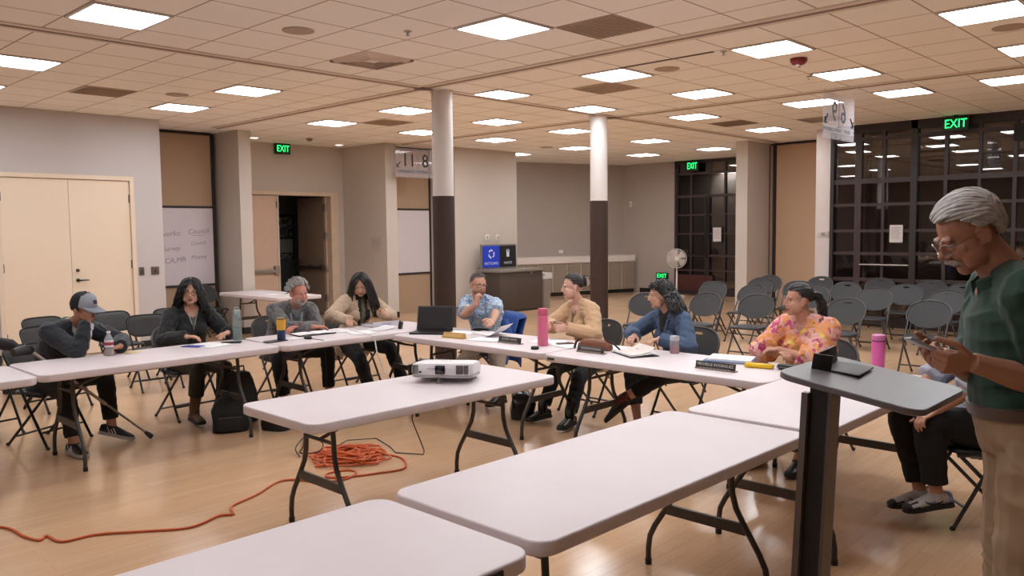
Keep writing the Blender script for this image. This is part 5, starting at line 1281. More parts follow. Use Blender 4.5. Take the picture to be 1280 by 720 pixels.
# ---- seated person partly hidden behind the standing man
p = Person('person', 'seated person in black trousers, pale shirt and trainers, hidden behind the standing man', (5.27, 1.22, 0), radians(44), 1.0, 1.1, lean=-4, headaz=(-1.0, -0.1), pitch=5)
p.arm('L', (4.86, 1.42, 0.655), (-0.2, -0.8, 0.1), hd=(-0.8, 0.5, -0.35), hn=(0, -0.2, -1), curl=0.4, tc=0.1); p.arm('R', (5.10, 1.66, 0.66), (0.4, 0.6, -0.2), hd=(-0.7, 0.7, -0.2), hn=BELOW, curl=0.4)
p.leg('L', (4.90, 1.39, 0.20), (-0.7, 0.7, 0.7), (-0.72, 0.70, 0), foot_pitch=0.12); p.leg('R', (5.06, 1.52, 0.15), (-0.5, 0.9, 0.7), (-0.7, 0.75, 0), foot_pitch=0.1)
p.body(SK['tan']); p.face(M_HBLK)
p.top('shirt', [mat('pale_blue_grey_shirt', (160, 162, 176), 0.85, var=0.05, vscale=8, bump=0.1, bscale=300)], 0.02, hem=0.12, sleeve=1.2, cuff=0.012, wrinkle=0.012, belly=0.05, fat=1.2)
p.pants(M_BLKPANT, fat=1.25)
for sd in 'RL':
    s_ = p.shoe(sd, mat('grey_trainer', (176, 170, 170), 0.6), mat('black_sole', (28, 26, 27), 0.6), w=1.05)
    A, t = p.feet[sd]; r = t.cross(V((0, 0, 1))).normalized(); up = r.cross(t)
    for sg in (-1, 1):
        c = A - up * 0.075 + t * 0.03 + r * sg * 0.0405
        MB().tube([c + up * 0.048 - t * 0.045, c + up * 0.030 - t * 0.01, c + up * 0.035 + t * 0.02 - r * sg * 0.0, c + up * 0.062 - t * 0.035 - r * sg * 0.006][:3] + [c + up * 0.055 + t * 0.055 - r * sg * 0.004], [(0.004, 0.003), (0.0085, 0.004), (0.006, 0.004), (0.002, 0.002)], 8).build('curved_stripe', M_BLKPLA, s_)
    s_.data.materials.append(mat('trainer_black', (30, 28, 29), 0.6)); s_.data.materials.append(mat('trainer_blue', (116, 132, 172), 0.6))
    fs = [((V(pl.center) - A).dot(t) / 0.27, (V(pl.center) - A + up * 0.075).dot(up)) for pl in s_.data.polygons]
    s_.data.polygons.foreach_set('material_index', [1 if (f_ > 0.50 and h_ > 0.02) else (2 if f_ < -0.12 or (-0.02 < f_ < 0.15 and h_ < 0.045) else 0) for f_, h_ in fs])
hair_obj(p.root, p.H, M_HBLK, hairline(0.5, -0.1, -0.5), lambda n, q: (n.x * 0.3, -0.5, -0.8), 0.04, 200, 0.010, seed=14, layers=0.006)

# ---- standing man in a green polo shirt
p = Person('person', 'standing man with silver hair and glasses in a green polo shirt, holding a phone', (3.227, 0.596, 0), radians(24), 1.08, 1.14, hipz=1.0, lean=8, twist=4, headaz=(-1.0, -0.05), pitch=31, roll=0, neckf=0.018, curve=2.4, headk=1.0)
p.arm('L', (2.912, 0.728, 1.265), (0.60, -0.65, -0.35), hd=(-0.72, 0.66, -0.02), hn=(0.62, 0.58, 0.45), curl=(0.55, 0.7, 0.8, 0.85), tc=0.7, spread=0.6)
p.arm('R', (3.01, 0.84, 1.26), (0.8, -0.1, -1.0), hd=(-0.95, 0.25, 0.05), hn=(-0.45, -0.55, 0.6), curl=(0.35, 0.45, 0.5, 0.6), tc=0.3, spread=0.6)
p.leg('L', (3.142, 0.566, 0.092), (-0.5, 0.8, 0.1), (-0.55, 0.83, 0)); p.leg('R', (3.312, 0.636, 0.092), (-0.4, 0.9, 0.1), (-0.4, 0.9, 0))
M_MOUST = mat('moustache_grey', (168, 152, 142), 0.8, var=0.2, vscale=120, bump=0.3, bscale=400)
p.body(skin_mat('skin_tan_dimmed', (170, 120, 96)), voxel=0.0038, nose=1.25, fat=1.04, neckr=1.12, armfat=1.15, handk=1.02); p.face(M_HGREY, gaze=(0, 1, -0.5), bw=0.0042)  # tan skin darkened in colour for the weaker light he stands in
mb = MB()
for sg in (-1, 1): mb.tube([p.H(0, 0.098, -0.044), p.H(sg * 0.014, 0.096, -0.047), p.H(sg * 0.027, 0.086, -0.054), p.H(sg * 0.034, 0.076, -0.064)], [(0.009, 0.007), (0.010, 0.008), (0.008, 0.006), (0.003, 0.003)], 8)
mb.build('moustache', M_MOUST, p.root)
M_POLO = mat('green_polo', (20, 54, 42), 0.85, var=0.06, vscale=10, bump=0.12, bscale=500, sheen=0.15)
j = p.top('polo_shirt', [M_POLO, SK['tan']], 0.02, hem=0, lo=1, sleeve=0.80, cuff=0.024, wrinkle=0.008, wscale=6.0, belly=0.035, fat=1.28, voxel=0.006, region=vneck(p, 0.88, 0.03))
p.neck_ring('collar', M_POLO, 0.080, 0.036, 0.30, 0.008, tilt=0.012, drop=-0.014)
for sd in 'LR':
    S, E, W = p.arms[sd]; c0_ = S.lerp(E, 0.84); dr = (E - S).normalized()
    MB().tube([c0_ - dr * 0.012, c0_ + dr * 0.012], 0.0895, 24).build('sleeve_hem', M_POLO, p.root) if False else None
M_KH2 = mat('khaki_trouser', (164, 138, 112), 0.85, var=0.05, vscale=8, bump=0.15, bscale=500)
mb = MB(); g, sc = p.g, p.sc
mb.tube([p.sp[0] - V((0, 0, 0.07)), p.sp[0], p.sp[1] - V((0, 0, 0.03)), p.sp[1] - V((0, 0, 0.004))], [(0.165 * g * sc, 0.140 * g * sc), (0.182 * g * sc, 0.152 * g * sc), (0.186 * g * sc, 0.152 * g * sc), (0.186 * g * sc, 0.154 * g * sc)], 24, side=p.rt[0])
for sd in 'LR': p.legprims(mb, sd, 0.026, 1.96, 0.012, 1.18)
remesh(mb, 'trousers', [M_KH2], 0.006, p.root, 3, None, 0.009, 5.5, 3.0)
bc = p.sp[1] + V((0, 0, 0.0)); up_ = (p.sp[2] - p.sp[1]).normalized()
MB().tube([bc - up_ * 0.022, bc - up_ * 0.020, bc + up_ * 0.018, bc + up_ * 0.020], [(0.190 * g * sc, 0.158 * g * sc), (0.202 * g * sc, 0.170 * g * sc), (0.202 * g * sc, 0.170 * g * sc), (0.190 * g * sc, 0.158 * g * sc)], 36, side=p.rt[0]).build('belt', mat('brown_belt', (74, 54, 44), 0.45), p.root)
pk = [p.sp[1] + p.rt[0] * (-0.205 * sc) * cos(a) * 0.98 + p.fw[0] * 0.178 * sin(a) - V((0, 0, z)) for a, z in ((0.75, -0.02), (0.62, 0.03), (0.45, 0.075), (0.20, 0.11), (-0.05, 0.125))]
MB().tube(pk, 0.006, 6).build('pocket_edge', mat('pocket_dark', (34, 28, 24), 0.8), p.root)
for sd in 'RL': p.shoe(sd, mat('brown_shoe', (70, 54, 44), 0.5), M_SOLEB, ln=0.28)
glasses_obj(p.root, p.H, M_GLSM, 0.025, 0.018, 0.0016, dy=0.008)
def sweep(n, q): return (-0.35 + 0.5 * n.x if n.z > 0.3 else 0.25 * n.x, -0.95 if n.y > -0.5 else -0.25, -0.15 + 0.25 * n.z if n.z > 0.2 else -0.75)
hair_obj(p.root, p.H, M_HSILV, hairline(0.50, 0.10, -0.60), sweep, lambda d: 0.085 if d.z > 0.25 else 0.045, 1000, 0.0062, curl=0.0022, curlf=60, grav=0.02, seed=21, layers=0.013, jitter=0.14, seg=8, hug=0.8)
ph = p; phone_c = V((2.85, 0.838, 1.307))
t = thing('phone', 'silver smartphone held in the hands of the man in green', 'phone', tuple(phone_c), radians(34))
MB().box((0, 0, 0), (0.075, 0.15, 0.008), rot=(0.45, 0.15, 0), bev=0.003).build('phone_body', mat('phone_silver', (168, 160, 160), 0.3, 0.5), t)
MB().box((0, 0, 0.0046), (0.068, 0.142, 0.001)).xf(Euler((0.45, 0.15, 0)).to_matrix().to_4x4()).build('screen', mat('phone_screen', (40, 42, 48), 0.1), t, smooth=False)
# ------------------------------------------------------------------ things on the tables
TZ = 0.7405
rp = random.Random(5)
def paper(x, y, rz, w=0.216, d=0.279, label='', z=0, n=1, col=None, lift=0.0, name='sheet_of_paper', group=None, lines=True):
    m = col or M_PAPER
    f = lambda u, v: V(((u - .5) * w, (v - .5) * d, 0.0008 * n + lift * (u * u) + 0.0015 * sin(5 * u + x) * sin(4 * v + y)))
    mb = MB().grid(f, 8, 8); g = lambda u, v: f(u, v) - V((0, 0, 0.0008 * n + (0.0005 if lift == 0 else 0.0006)))
    o = mb.build(name, m, None, loc=(x, y, TZ + 0.0016 + z), rotz=rz); md = o.modifiers.new('t', 'SOLIDIFY'); md.thickness = 0.0006 * n; md.offset = -1
    if lines:
        l = MB()
        for k in range(9):
            v = 0.14 + k * 0.08; e = rp.uniform(0.6, 0.9); l.add([f(0.12, v) + V((0, 0, 0.0006)), f(0.12 + e * 0.8, v) + V((0, 0, 0.0006)), f(0.12 + e * 0.8, v + 0.012) + V((0, 0, 0.0006)), f(0.12, v + 0.012) + V((0, 0, 0.0006))], [(0, 1, 2, 3)])
        l.build('printed_text', mat('print_pale', (190, 184, 190), 0.8), o, smooth=False)
    return tag(o, label, 'paper', group)
M_CLEAR = None
def clear_mat(name, col, rough=0.05, alpha=0.35):
    if name in MATS: return MATS[name]
    m = bpy.data.materials.new(name); m.use_nodes = True; nt = m.node_tree; nt.nodes.clear()
    o = node(nt, 'ShaderNodeOutputMaterial'); mx = node(nt, 'ShaderNodeMixShader'); t = node(nt, 'ShaderNodeBsdfTransparent'); t.inputs[0].default_value = rgb(*[min(255, c + 60) for c in col])
    p_ = node(nt, 'ShaderNodeBsdfPrincipled'); p_.inputs['Base Color'].default_value = rgb(*col); p_.inputs['Roughness'].default_value = rough
    mx.inputs[0].default_value = alpha; nt.links.new(t.outputs[0], mx.inputs[1]); nt.links.new(p_.outputs[0], mx.inputs[2]); nt.links.new(mx.outputs[0], o.inputs[0]); MATS[name] = m; return m
def obj_phone(x, y, rz, label, w=0.075, d=0.15, col=(28, 27, 30)):
    t = thing('phone', label, 'phone', (x, y, TZ), rz)
    mb = MB(); slab(mb, w / 2, d / 2, 0.012, 0, 0.009, 0.002, 4); mb.build('phone_body', mat('phone_%d' % col[0], col, 0.35), t)
    MB().box((0, 0, 0.0093), (w - 0.006, d - 0.008, 0.0006)).build('screen', mat('phone_screen', (40, 42, 48), 0.1), t, smooth=False); return t
# man in a cap
t = thing('water_bottle', 'small clear plastic water bottle with red and white label near the man in a cap', 'bottle', (2.50, 6.80, TZ))
MB().lathe([(0, 0), (0.030, 0), (0.033, 0.006), (0.033, 0.05), (0.030, 0.055), (0.033, 0.062), (0.033, 0.125), (0.030, 0.14), (0.018, 0.165), (0.0125, 0.172), (0.0125, 0.185), (0, 0.185)], n=24).build('bottle_body', clear_mat('clear_plastic', (190, 190, 196), 0.08, 0.45), t)
lb = MB(); lb.lathe([(0.0335, 0.07), (0.0338, 0.07), (0.0338, 0.125), (0.0335, 0.125)], n=24); lb.build('label', mat('label_white', (214, 206, 212), 0.5), t)
MB().lathe([(0.0339, 0.085), (0.0341, 0.085), (0.0341, 0.108), (0.0339, 0.108)], n=24).build('label_band', mat('label_red', (170, 50, 60), 0.5), t)
MB().lathe([(0, 0.18), (0.0145, 0.18), (0.0145, 0.195), (0, 0.195)], n=18).build('cap', M_WHITEPL, t)
paper(2.66, 6.86, 0.5, 0.12, 0.18, 'small pale yellow slip of paper beside the small water bottle', col=mat('yellow_paper', (226, 206, 142), 0.8))
# curly-haired woman
paper(3.30, 6.73, 0.3, 0.26, 0.30, 'white printed papers in front of the curly-haired woman', n=3)
tag(MB().box((0, 0, 0.004), (0.10, 0.17, 0.006), bev=0.002).build('blue_booklet', mat('booklet_blue', (58, 64, 150), 0.6), loc=(3.17, 6.76, TZ), rotz=0.5), 'blue booklet under the left edge of the printed papers', 'booklet')
obj_phone(3.50, 6.72, 0.9, 'black phone lying left of the tall clear bottle', 0.085, 0.17)
t = thing('tall_bottle', 'tall clear drinking bottle half full, beside the black phone', 'bottle', (3.60, 6.80, TZ))
MB().lathe([(0, 0), (0.037, 0), (0.040, 0.008), (0.040, 0.20), (0.036, 0.225), (0.030, 0.235), (0.030, 0.242), (0, 0.242)], n=28).build('bottle_body', clear_mat('clear_green_grey', (186, 196, 194), 0.08, 0.30), t)
MB().lathe([(0, 0.01), (0.036, 0.01), (0.036, 0.11), (0, 0.11)], n=24).build('water', clear_mat('water_fill', (140, 156, 156), 0.05, 0.35), t)
MB().lathe([(0, 0.236), (0.034, 0.236), (0.034, 0.272), (0.030, 0.28), (0, 0.28)], n=24).tube([(-0.02, 0, 0.275), (-0.018, 0, 0.30), (0.018, 0, 0.30), (0.02, 0, 0.275)], 0.005, 6).build('cap', clear_mat('cap_translucent', (170, 178, 178), 0.2, 0.75), t)
# bearded man
t = thing('tumbler', 'insulated tumbler, yellow above and dark blue below, before the bearded man', 'tumbler', (3.86, 6.50, TZ + 0.008))
MB().lathe([(0, 0), (0.033, 0), (0.036, 0.004), (0.038, 0.09)], n=28).build('lower_body', mat('tumbler_blue', (44, 56, 92), 0.45), t)
MB().lathe([(0.038, 0.09), (0.040, 0.18), (0.040, 0.19), (0.036, 0.19), (0.035, 0.10), (0, 0.10)], n=28).build('upper_body', mat('tumbler_yellow', (224, 168, 62), 0.45), t)
MB().lathe([(0, 0.184), (0.0405, 0.184), (0.0405, 0.197), (0.03, 0.20), (0, 0.20)], n=28).build('lid', mat('tumbler_lid', (120, 96, 52), 0.4), t)
mb = MB(); slab(mb, 0.10, 0.06, 0.02, 0, 0.008, 0.002); tag(mb.build('coaster_pad', M_BLKPLA, loc=(3.80, 6.50, TZ), rotz=0.2), 'black pad under the yellow and blue tumbler', 'pad')
t = thing('notebook', 'open notebook with black cover under the bearded man\'s hands', 'notebook', (4.30, 6.68, TZ), -0.12)
mb = MB(); slab(mb, 0.19, 0.11, 0.01, 0, 0.012, 0.003); mb.build('cover', M_BLKPLA, t)
for sx in (-1, 1): MB().grid(lambda u, v: V((sx * (0.005 + u * 0.175), (v - .5) * 0.205, 0.0135 + 0.008 * sin(pi * min(1, u * 1.1)) * (1 - u))), 10, 2).build('page', M_PAPER, t)
t = thing('computer_mouse', 'black computer mouse with its cord hanging over the table edge', 'mouse', (4.08, 6.42, TZ))
MB().ell((0, 0, 0.012), (0.03, 0.052, 0.022)).build('mouse_body', M_BLKPLA, t)
MB().tube([(0, -0.05, 0.01), (0.01, -0.12, 0.006), (0.02, -0.215, 0.006), (0.02, -0.232, -0.02), (0.03, -0.235, -0.25), (0.02, -0.24, -0.5), (0.0, -0.22, -0.66)], 0.003, 6).build('mouse_cord', M_BLKPLA, t)
paper(4.02, 6.55, 0.1, 0.10, 0.14, 'crumpled white note between the tumbler and the notebook', lines=False)
# woman in the cardigan
paper(4.62, 6.72, 0.25, 0.23, 0.29, 'white sheet farthest left before the woman in a cardigan', n=2)
paper(4.66, 6.42, -0.35, 0.23, 0.29, 'white sheet nearest the table edge before the woman in a cardigan', n=2)
paper(4.96, 6.48, 0.15, 0.25, 0.20, 'open stapled pages right of the white cable', n=4, lift=0.02)
t = thing('ring_binder', 'thick white binder propped up under the hand of the woman in a cardigan', 'binder', (5.12, 6.72, TZ), -0.15)
MB().box((0, 0, 0.035), (0.30, 0.26, 0.004), rot=(-0.16, 0, 0)).box((0, 0, 0.003), (0.30, 0.26, 0.004)).box((0, -0.13, 0.03), (0.30, 0.004, 0.052)).build('cover', mat('binder_white', (206, 200, 206), 0.5), t, smooth=False)
MB().box((0, 0.005, 0.018), (0.28, 0.24, 0.024), rot=(-0.08, 0, 0)).build('page_block', M_PAPER, t, smooth=False)
MB().box((0, -0.1335, 0.03), (0.10, 0.002, 0.03)).build('spine_label', mat('label_grey', (176, 172, 186), 0.6), t, smooth=False)
t = thing('card_holder', 'small black upright card holder at the table corner beside the binder', 'card holder', (5.10, 6.36, TZ), 0.5)
MB().box((0, 0, 0.035), (0.05, 0.03, 0.07), rot=(0.2, 0, 0), bev=0.003).build('holder', M_BLKPLA, t); MB().box((0, 0.006, 0.072), (0.044, 0.006, 0.02), rot=(0.2, 0, 0)).build('card', mat('card_blue_grey', (88, 92, 130), 0.6), t, smooth=False)
tag(MB().tube([(4.70, 6.66, TZ + 0.004), (4.64, 6.40, TZ + 0.004), (4.60, 6.20, TZ + 0.004), (4.60, 6.125, TZ - 0.005), (4.61, 6.11, 0.60), (4.66, 6.06, 0.40), (4.74, 5.96, 0.22), (4.80, 5.9, 0.10), (4.9, 5.9, 0.01)], 0.006, 8).build('white_cable', M_WHITEPL), 'white cable draped over the table front below the cardigan sleeve', 'cable')
# laptop
t = thing('laptop', 'open black laptop with a dark screen at the table corner', 'laptop', (5.06, 5.86, TZ), radians(-58))
mb = MB(); slab(mb, 0.18, 0.12, 0.012, 0, 0.016, 0.003, 4); mb.build('base', mat('laptop_black', (34, 33, 36), 0.4), t)
kb = MB()
for r_ in range(5):
    for c_ in range(13): kb.box((-0.144 + c_ * 0.024, 0.075 - r_ * 0.022, 0.0165), (0.019, 0.017, 0.0016))
kb.build('keyboard', M_BLKPLA, t, smooth=False)
Ml = Matrix.Translation((0, 0.118, 0.014)) @ Matrix.Rotation(radians(-16), 4, 'X')
l = MB().box((0, 0, 0.118), (0.36, 0.008, 0.236), bev=0.003).xf(Ml).build('lid', mat('laptop_black', (34, 33, 36)), t)
MB().box((0, -0.0045, 0.122), (0.335, 0.001, 0.20)).xf(Ml).build('screen', mat('screen_off', (38, 38, 42), 0.25), l, smooth=False)
# name plates
def plate(x, y, rz, top, sub, label, col=(48, 44, 42), w=0.26, h=0.055, ink=(206, 200, 198)):
    t = thing('name_plate', label, 'name plate', (x, y, TZ), rz, None)
    Mq = Matrix.Rotation(-0.22, 4, 'X')
    MB().box((0, 0, h / 2), (w, 0.006, h), bev=0.001).xf(Mq).build('plate', mat('plate_%d' % col[0], col, 0.35), t)
    MB().box((0, 0.012, 0.004), (w + 0.004, 0.045, 0.008), bev=0.001).build('stand', mat('plate_stand', (150, 134, 120), 0.4, 0.4), t)
    if top == 'worn':
        mb = MB(); rq = random.Random(len(label)); x = -w * 0.36
        while x < w * 0.34:
            g_ = rq.uniform(0.010, 0.016); mb.box((x + g_ / 2, -0.0036, h * 0.62), (g_ * 0.7, 0.0008, h * rq.uniform(0.30, 0.38))); x += g_ * (1.0 if rq.random() > 0.12 else 1.8)
        mb.xf(Mq); mb.build('worn_lettering', mat('plate_ink_dim', (150, 142, 138), 0.5), t, smooth=False)
    elif top:
        mb = MB(); put_text(mb, top, h * 0.48, Mq @ frame_M((0, -0.0036, h * 0.62), (1, 0, 0), (0, 0, 1)), depth=0.0004); mb.build('lettering', mat('plate_ink', ink, 0.5), t, smooth=False)
    if top:
        mb = MB()
        for k in range(9): mb.box((-w * 0.36 + k * w * 0.088, -0.0036, h * 0.2), (w * 0.066, 0.0008, h * 0.11))
        mb.xf(Mq); mb.build('small_lettering', mat('plate_ink_dim', (150, 142, 138), 0.5), t, smooth=False)
    return t
R9 = -pi / 2
plate(5.02, 4.80, R9, 'worn', '', 'black name plate nearest the pink bottle, in front of the man in a blue shirt')
plate(5.02, 3.93, R9, 'worn', '', 'dark name plate leaning against the brown leather purse', (66, 60, 56))
plate(4.94, 2.80, R9, 'MICHELLE RODRIGUEZ', '', 'black name plate in front of the woman in a floral blouse', w=0.30)
t = thing('name_block', 'tan wooden name block beside the laptop, blank side to the room', 'name block', (4.95, 5.42, TZ), R9 + 0.15)
MB().loft([[(x, y, 0) for x, y in ((-0.12, -0.03), (0.12, -0.03), (0.12, 0.03), (-0.12, 0.03))], [(x, y, 0.05) for x, y in ((-0.118, 0.004), (0.118, 0.004), (0.118, 0.016), (-0.118, 0.016))]]).build('block', mat('tan_wood', (186, 142, 72), 0.5, var=0.1, vscale=20), t, smooth=False)
MB().box((0, -0.016, 0.026), (0.20, 0.001, 0.03), rot=(-0.6, 0, 0)).build('face_panel', mat('tan_wood_light', (200, 160, 92), 0.45), t, smooth=False)
# papers of the man in blue
for x, y, rz, lab, n, lf in ((5.28, 5.66, 0.3, 'loose white page left of the wooden name block', 1, 0.0), (5.36, 5.38, -0.2, 'white pages stacked under the forearm of the man in blue', 4, 0.0), (5.06, 5.12, 0.15, 'broad white sheet behind the first name plate', 2, 0.0)):
    paper(x, y, rz, 0.22, 0.29, lab, n=n, lift=lf)
o = paper(5.30, 5.22, 0.4, 0.22, 0.29, 'white page held up at one edge by the man in blue', n=1, lift=0.09, z=0.004)
o.rotation_euler = (0.0, -0.1, -1.2)
# pink steel bottle
t = thing('steel_bottle', 'tall pink steel bottle with matching lid on the table of the woman in a blazer', 'bottle', (5.10, 4.49, TZ))
M_PINK = mat('pink_enamel', (222, 112, 142), 0.4, var=0.02)
MB().lathe([(0, 0), (0.040, 0), (0.044, 0.005), (0.044, 0.235), (0.040, 0.25), (0.037, 0.255)], n=32).build('bottle_body', M_PINK, t)
MB().lathe([(0, 0.25), (0.041, 0.252), (0.042, 0.27), (0.042, 0.30), (0.036, 0.312), (0, 0.312)], n=32).build('lid', mat('pink_lid', (206, 92, 122), 0.45), t)
t = thing('pink_tumbler', 'bright pink tumbler with silver rim behind the lectern top', 'bottle', (5.42, 1.90, TZ))
MB().lathe([(0, 0), (0.034, 0), (0.037, 0.004), (0.042, 0.225), (0.042, 0.235)], n=32).build('bottle_body', mat('hot_pink_enamel', (226, 98, 168), 0.35), t)
MB().lathe([(0.0425, 0.225), (0.0435, 0.226), (0.0435, 0.232), (0.0425, 0.233)], n=32).build('rim_band', mat('rim_dark', (120, 50, 90), 0.3, 0.6), t)
MB().lathe([(0, 0.23), (0.042, 0.233), (0.042, 0.262), (0.036, 0.268), (0, 0.268)], n=32).build('lid', mat('hot_pink_lid', (214, 120, 172), 0.35), t)
tag(MB().lathe([(0, 0), (0.032, 0), (0.033, 0.006), (0.033, 0.018), (0.028, 0.024), (0, 0.024)], n=24).build('hockey_puck', M_BLKPLA, loc=(4.90, 4.40, TZ)), 'small round black puck in front of the tall pink bottle', 'puck')
# woman in a blazer
paper(5.30, 4.60, 0.2, 0.22, 0.29, 'white page under the hands of the woman in a blazer', n=2); paper(5.24, 4.32, -0.35, 0.24, 0.30, 'white page right of the tall pink bottle', n=2)
obj_phone(5.28, 4.40, 0.9, 'black phone lying on the page right of the pink bottle')
t = thing('leather_purse', 'small brown leather purse with dark strap behind the second name plate', 'purse', (5.20, 4.02, TZ), R9)
mb = MB(); rings = []
for f in range(9):
    x = -0.15 + 0.30 * f / 8; h = 0.085 * (1 - (x / 0.16) ** 4 * 0.55); d = 0.05 * (1 - (x / 0.17) ** 4 * 0.5); rings.append([(x, d * cos(a), 0.5 * h + 0.5 * h * math.copysign(abs(sin(a)) ** 0.7, sin(a))) for a in [2 * pi * k / 16 for k in range(16)]])
mb.loft(rings); mb.build('purse_body', mat('brown_leather', (128, 74, 48), 0.5, var=0.12, bump=0.2, bscale=200), t)
MB().tube([(-0.14, 0, 0.07), (-0.165, -0.03, 0.06), (-0.165, -0.05, 0.03), (-0.16, -0.065, 0.006)], (0.012, 0.003), 8).build('strap', mat('dark_leather', (72, 44, 34), 0.5), t)
MB().tube([(0.10, 0.0, 0.082), (0.18, 0.02, 0.05), (0.23, 0.03, 0.008), (0.28, 0.05, 0.006)], (0.008, 0.003), 8).build('strap', mat('dark_leather', (72, 44, 34)), t)
MB().tube([(-0.13, -0.035, 0.07), (0.13, -0.035, 0.07)], 0.003, 6).build('zip', mat('brass', (150, 120, 70), 0.4, 0.8), t)
# woman in denim
paper(5.36, 3.92, 0.1, 0.24, 0.30, 'white page left of the clipboard of the woman in denim', n=2)
t = thing('clipboard', 'black clipboard with curled papers before the woman in denim', 'clipboard', (5.18, 3.62, TZ), -0.5)
MB().box((0, 0, 0.004), (0.24, 0.33, 0.005), bev=0.001).build('board', M_BLKPLA, t)
MB().grid(lambda u, v: V(((u - .5) * 0.22, (v - .5) * 0.29, 0.010 + 0.028 * u * u * (0.6 + 0.4 * v))), 10, 6).build('page', M_PAPER, t)
MB().grid(lambda u, v: V(((u - .5) * 0.21, (v - .5) * 0.28 + 0.01, 0.016 + 0.05 * u ** 3)), 10, 6).build('page', mat('cream_paper', (222, 210, 204), 0.8), t)
MB().box((0, 0.15, 0.012), (0.10, 0.025, 0.012), bev=0.003).build('clip', M_STEEL, t)
obj_phone(5.22, 3.76, 0.6, 'black phone lying on the papers before the woman in denim', 0.07, 0.14)
t = thing('pen', 'dark pen lying beside the phone of the woman in denim', 'pen', (5.30, 3.60, TZ + 0.03), 0.9)
MB().tube([(0, -0.07, 0.004), (0, 0.07, 0.004)], 0.004, 8).build('barrel', M_BLKPLA, t); MB().tube([(0, 0.07, 0.004), (0, 0.082, 0.004)], [0.004, 0.001], 8).build('tip', M_STEEL, t); MB().box((0.004, -0.05, 0.006), (0.0015, 0.035, 0.002)).build('pen_clip', M_STEEL, t)
t = thing('sauce_jar', 'clear jar with red contents and white lid beside the woman in denim', 'jar', (5.42, 3.42, TZ))
MB().lathe([(0, 0), (0.034, 0), (0.037, 0.006), (0.037, 0.09), (0.033, 0.105), (0, 0.105)], n=24).build('jar_body', clear_mat('jar_glass', (196, 196, 200), 0.06, 0.4), t)
MB().lathe([(0, 0.004), (0.033, 0.004), (0.033, 0.058), (0, 0.058)], n=24).build('contents', mat('berry_red', (170, 34, 62), 0.4), t)
MB().lathe([(0, 0.10), (0.036, 0.10), (0.036, 0.13), (0.032, 0.136), (0, 0.136)], n=24).build('lid', clear_mat('jar_lid', (206, 204, 206), 0.3, 0.8), t)
# woman in floral
t = thing('paper_stack', 'thick white paper stack on a blue folder before the woman in a floral blouse', 'paper stack', (5.36, 2.92, TZ), R9 + 0.25)
MB().box((0, 0, 0.005), (0.34, 0.25, 0.008), bev=0.002).build('folder', mat('folder_blue', (90, 116, 164), 0.6), t)
MB().box((0.01, 0.01, 0.018), (0.31, 0.23, 0.018), rot=(0, 0.02, 0.06), bev=0.002).build('page_block', M_PAPER, t)
MB().box((0.0, 0.005, 0.0015), (0.355, 0.26, 0.003)).build('backing', mat('folder_tan', (190, 150, 96), 0.6), t, smooth=False)
t = thing('yellow_case', 'yellow pencil case lying right of the paper stack', 'case', (5.22, 2.62, TZ), R9 + 0.2)
mb = MB(); slab(mb, 0.10, 0.035, 0.025, 0, 0.032, 0.010); mb.build('case_body', mat('case_yellow', (232, 188, 38), 0.5), t); MB().tube([(-0.08, 0, 0.0325), (0.08, 0, 0.0325)], 0.003, 6).build('zip', mat('zip_orange', (200, 130, 30), 0.5), t)
t = thing('glasses_case', 'black glasses case beside the yellow pencil case', 'case', (5.26, 2.42, TZ), R9)
mb = MB(); slab(mb, 0.085, 0.035, 0.03, 0, 0.04, 0.014); mb.build('case_body', M_BLKPLA, t); MB().tube([(-0.08, -0.036, 0.02), (0.08, -0.036, 0.02)], 0.002, 6).build('seam', M_GREYPLA, t)
obj_phone(5.40, 2.72, 0.3, 'red-cased phone partly under the wrist of the woman in floral', 0.07, 0.14, (120, 40, 60))
# ------------------------------------------------------------------ things on the floor
t = thing('crutch', 'grey forearm crutch slanting under the table edge beside the man in a cap', 'crutch', (0, 0, 0))
c0v = V((2.80, 6.79, 0.03)); c1v = V((2.02, 7.02, 0.80)); du = (c1v - c0v)
MB().tube([c0v + du * 0.03, c0v + du * 0.42], 0.009, 10).build('lower_tube', mat('crutch_dark', (140, 130, 124), 0.35, 0.6), t)
MB().tube([c0v + du * 0.40, c1v], 0.0125, 10).build('upper_tube', mat('crutch_alu', (176, 164, 156), 0.3, 0.7), t)
MB().tube([c0v - du * 0.005, c0v + du * 0.03, c0v + du * 0.06], [0.022, 0.020, 0.012], 12).build('rubber_tip', M_BLKPLA, t)
MB().tube([c1v, c1v + du * 0.02, c1v + V((-0.06, -0.02, 0.03)), c1v + V((-0.15, -0.05, 0.02))], [0.016, 0.034, 0.04, 0.032], 12).build('hand_grip', M_BLKPLA, t)
MB().tube([c1v + V((-0.05, 0, 0.0)), c1v + V((-0.14, 0.04, 0.07)), c1v + V((-0.26, 0.08, 0.10)), c1v + V((-0.36, 0.10, 0.10))], [(0.02, 0.02), (0.045, 0.02), (0.05, 0.03), (0.03, 0.03)], 12).build('arm_cuff', M_BLKPLA, t)
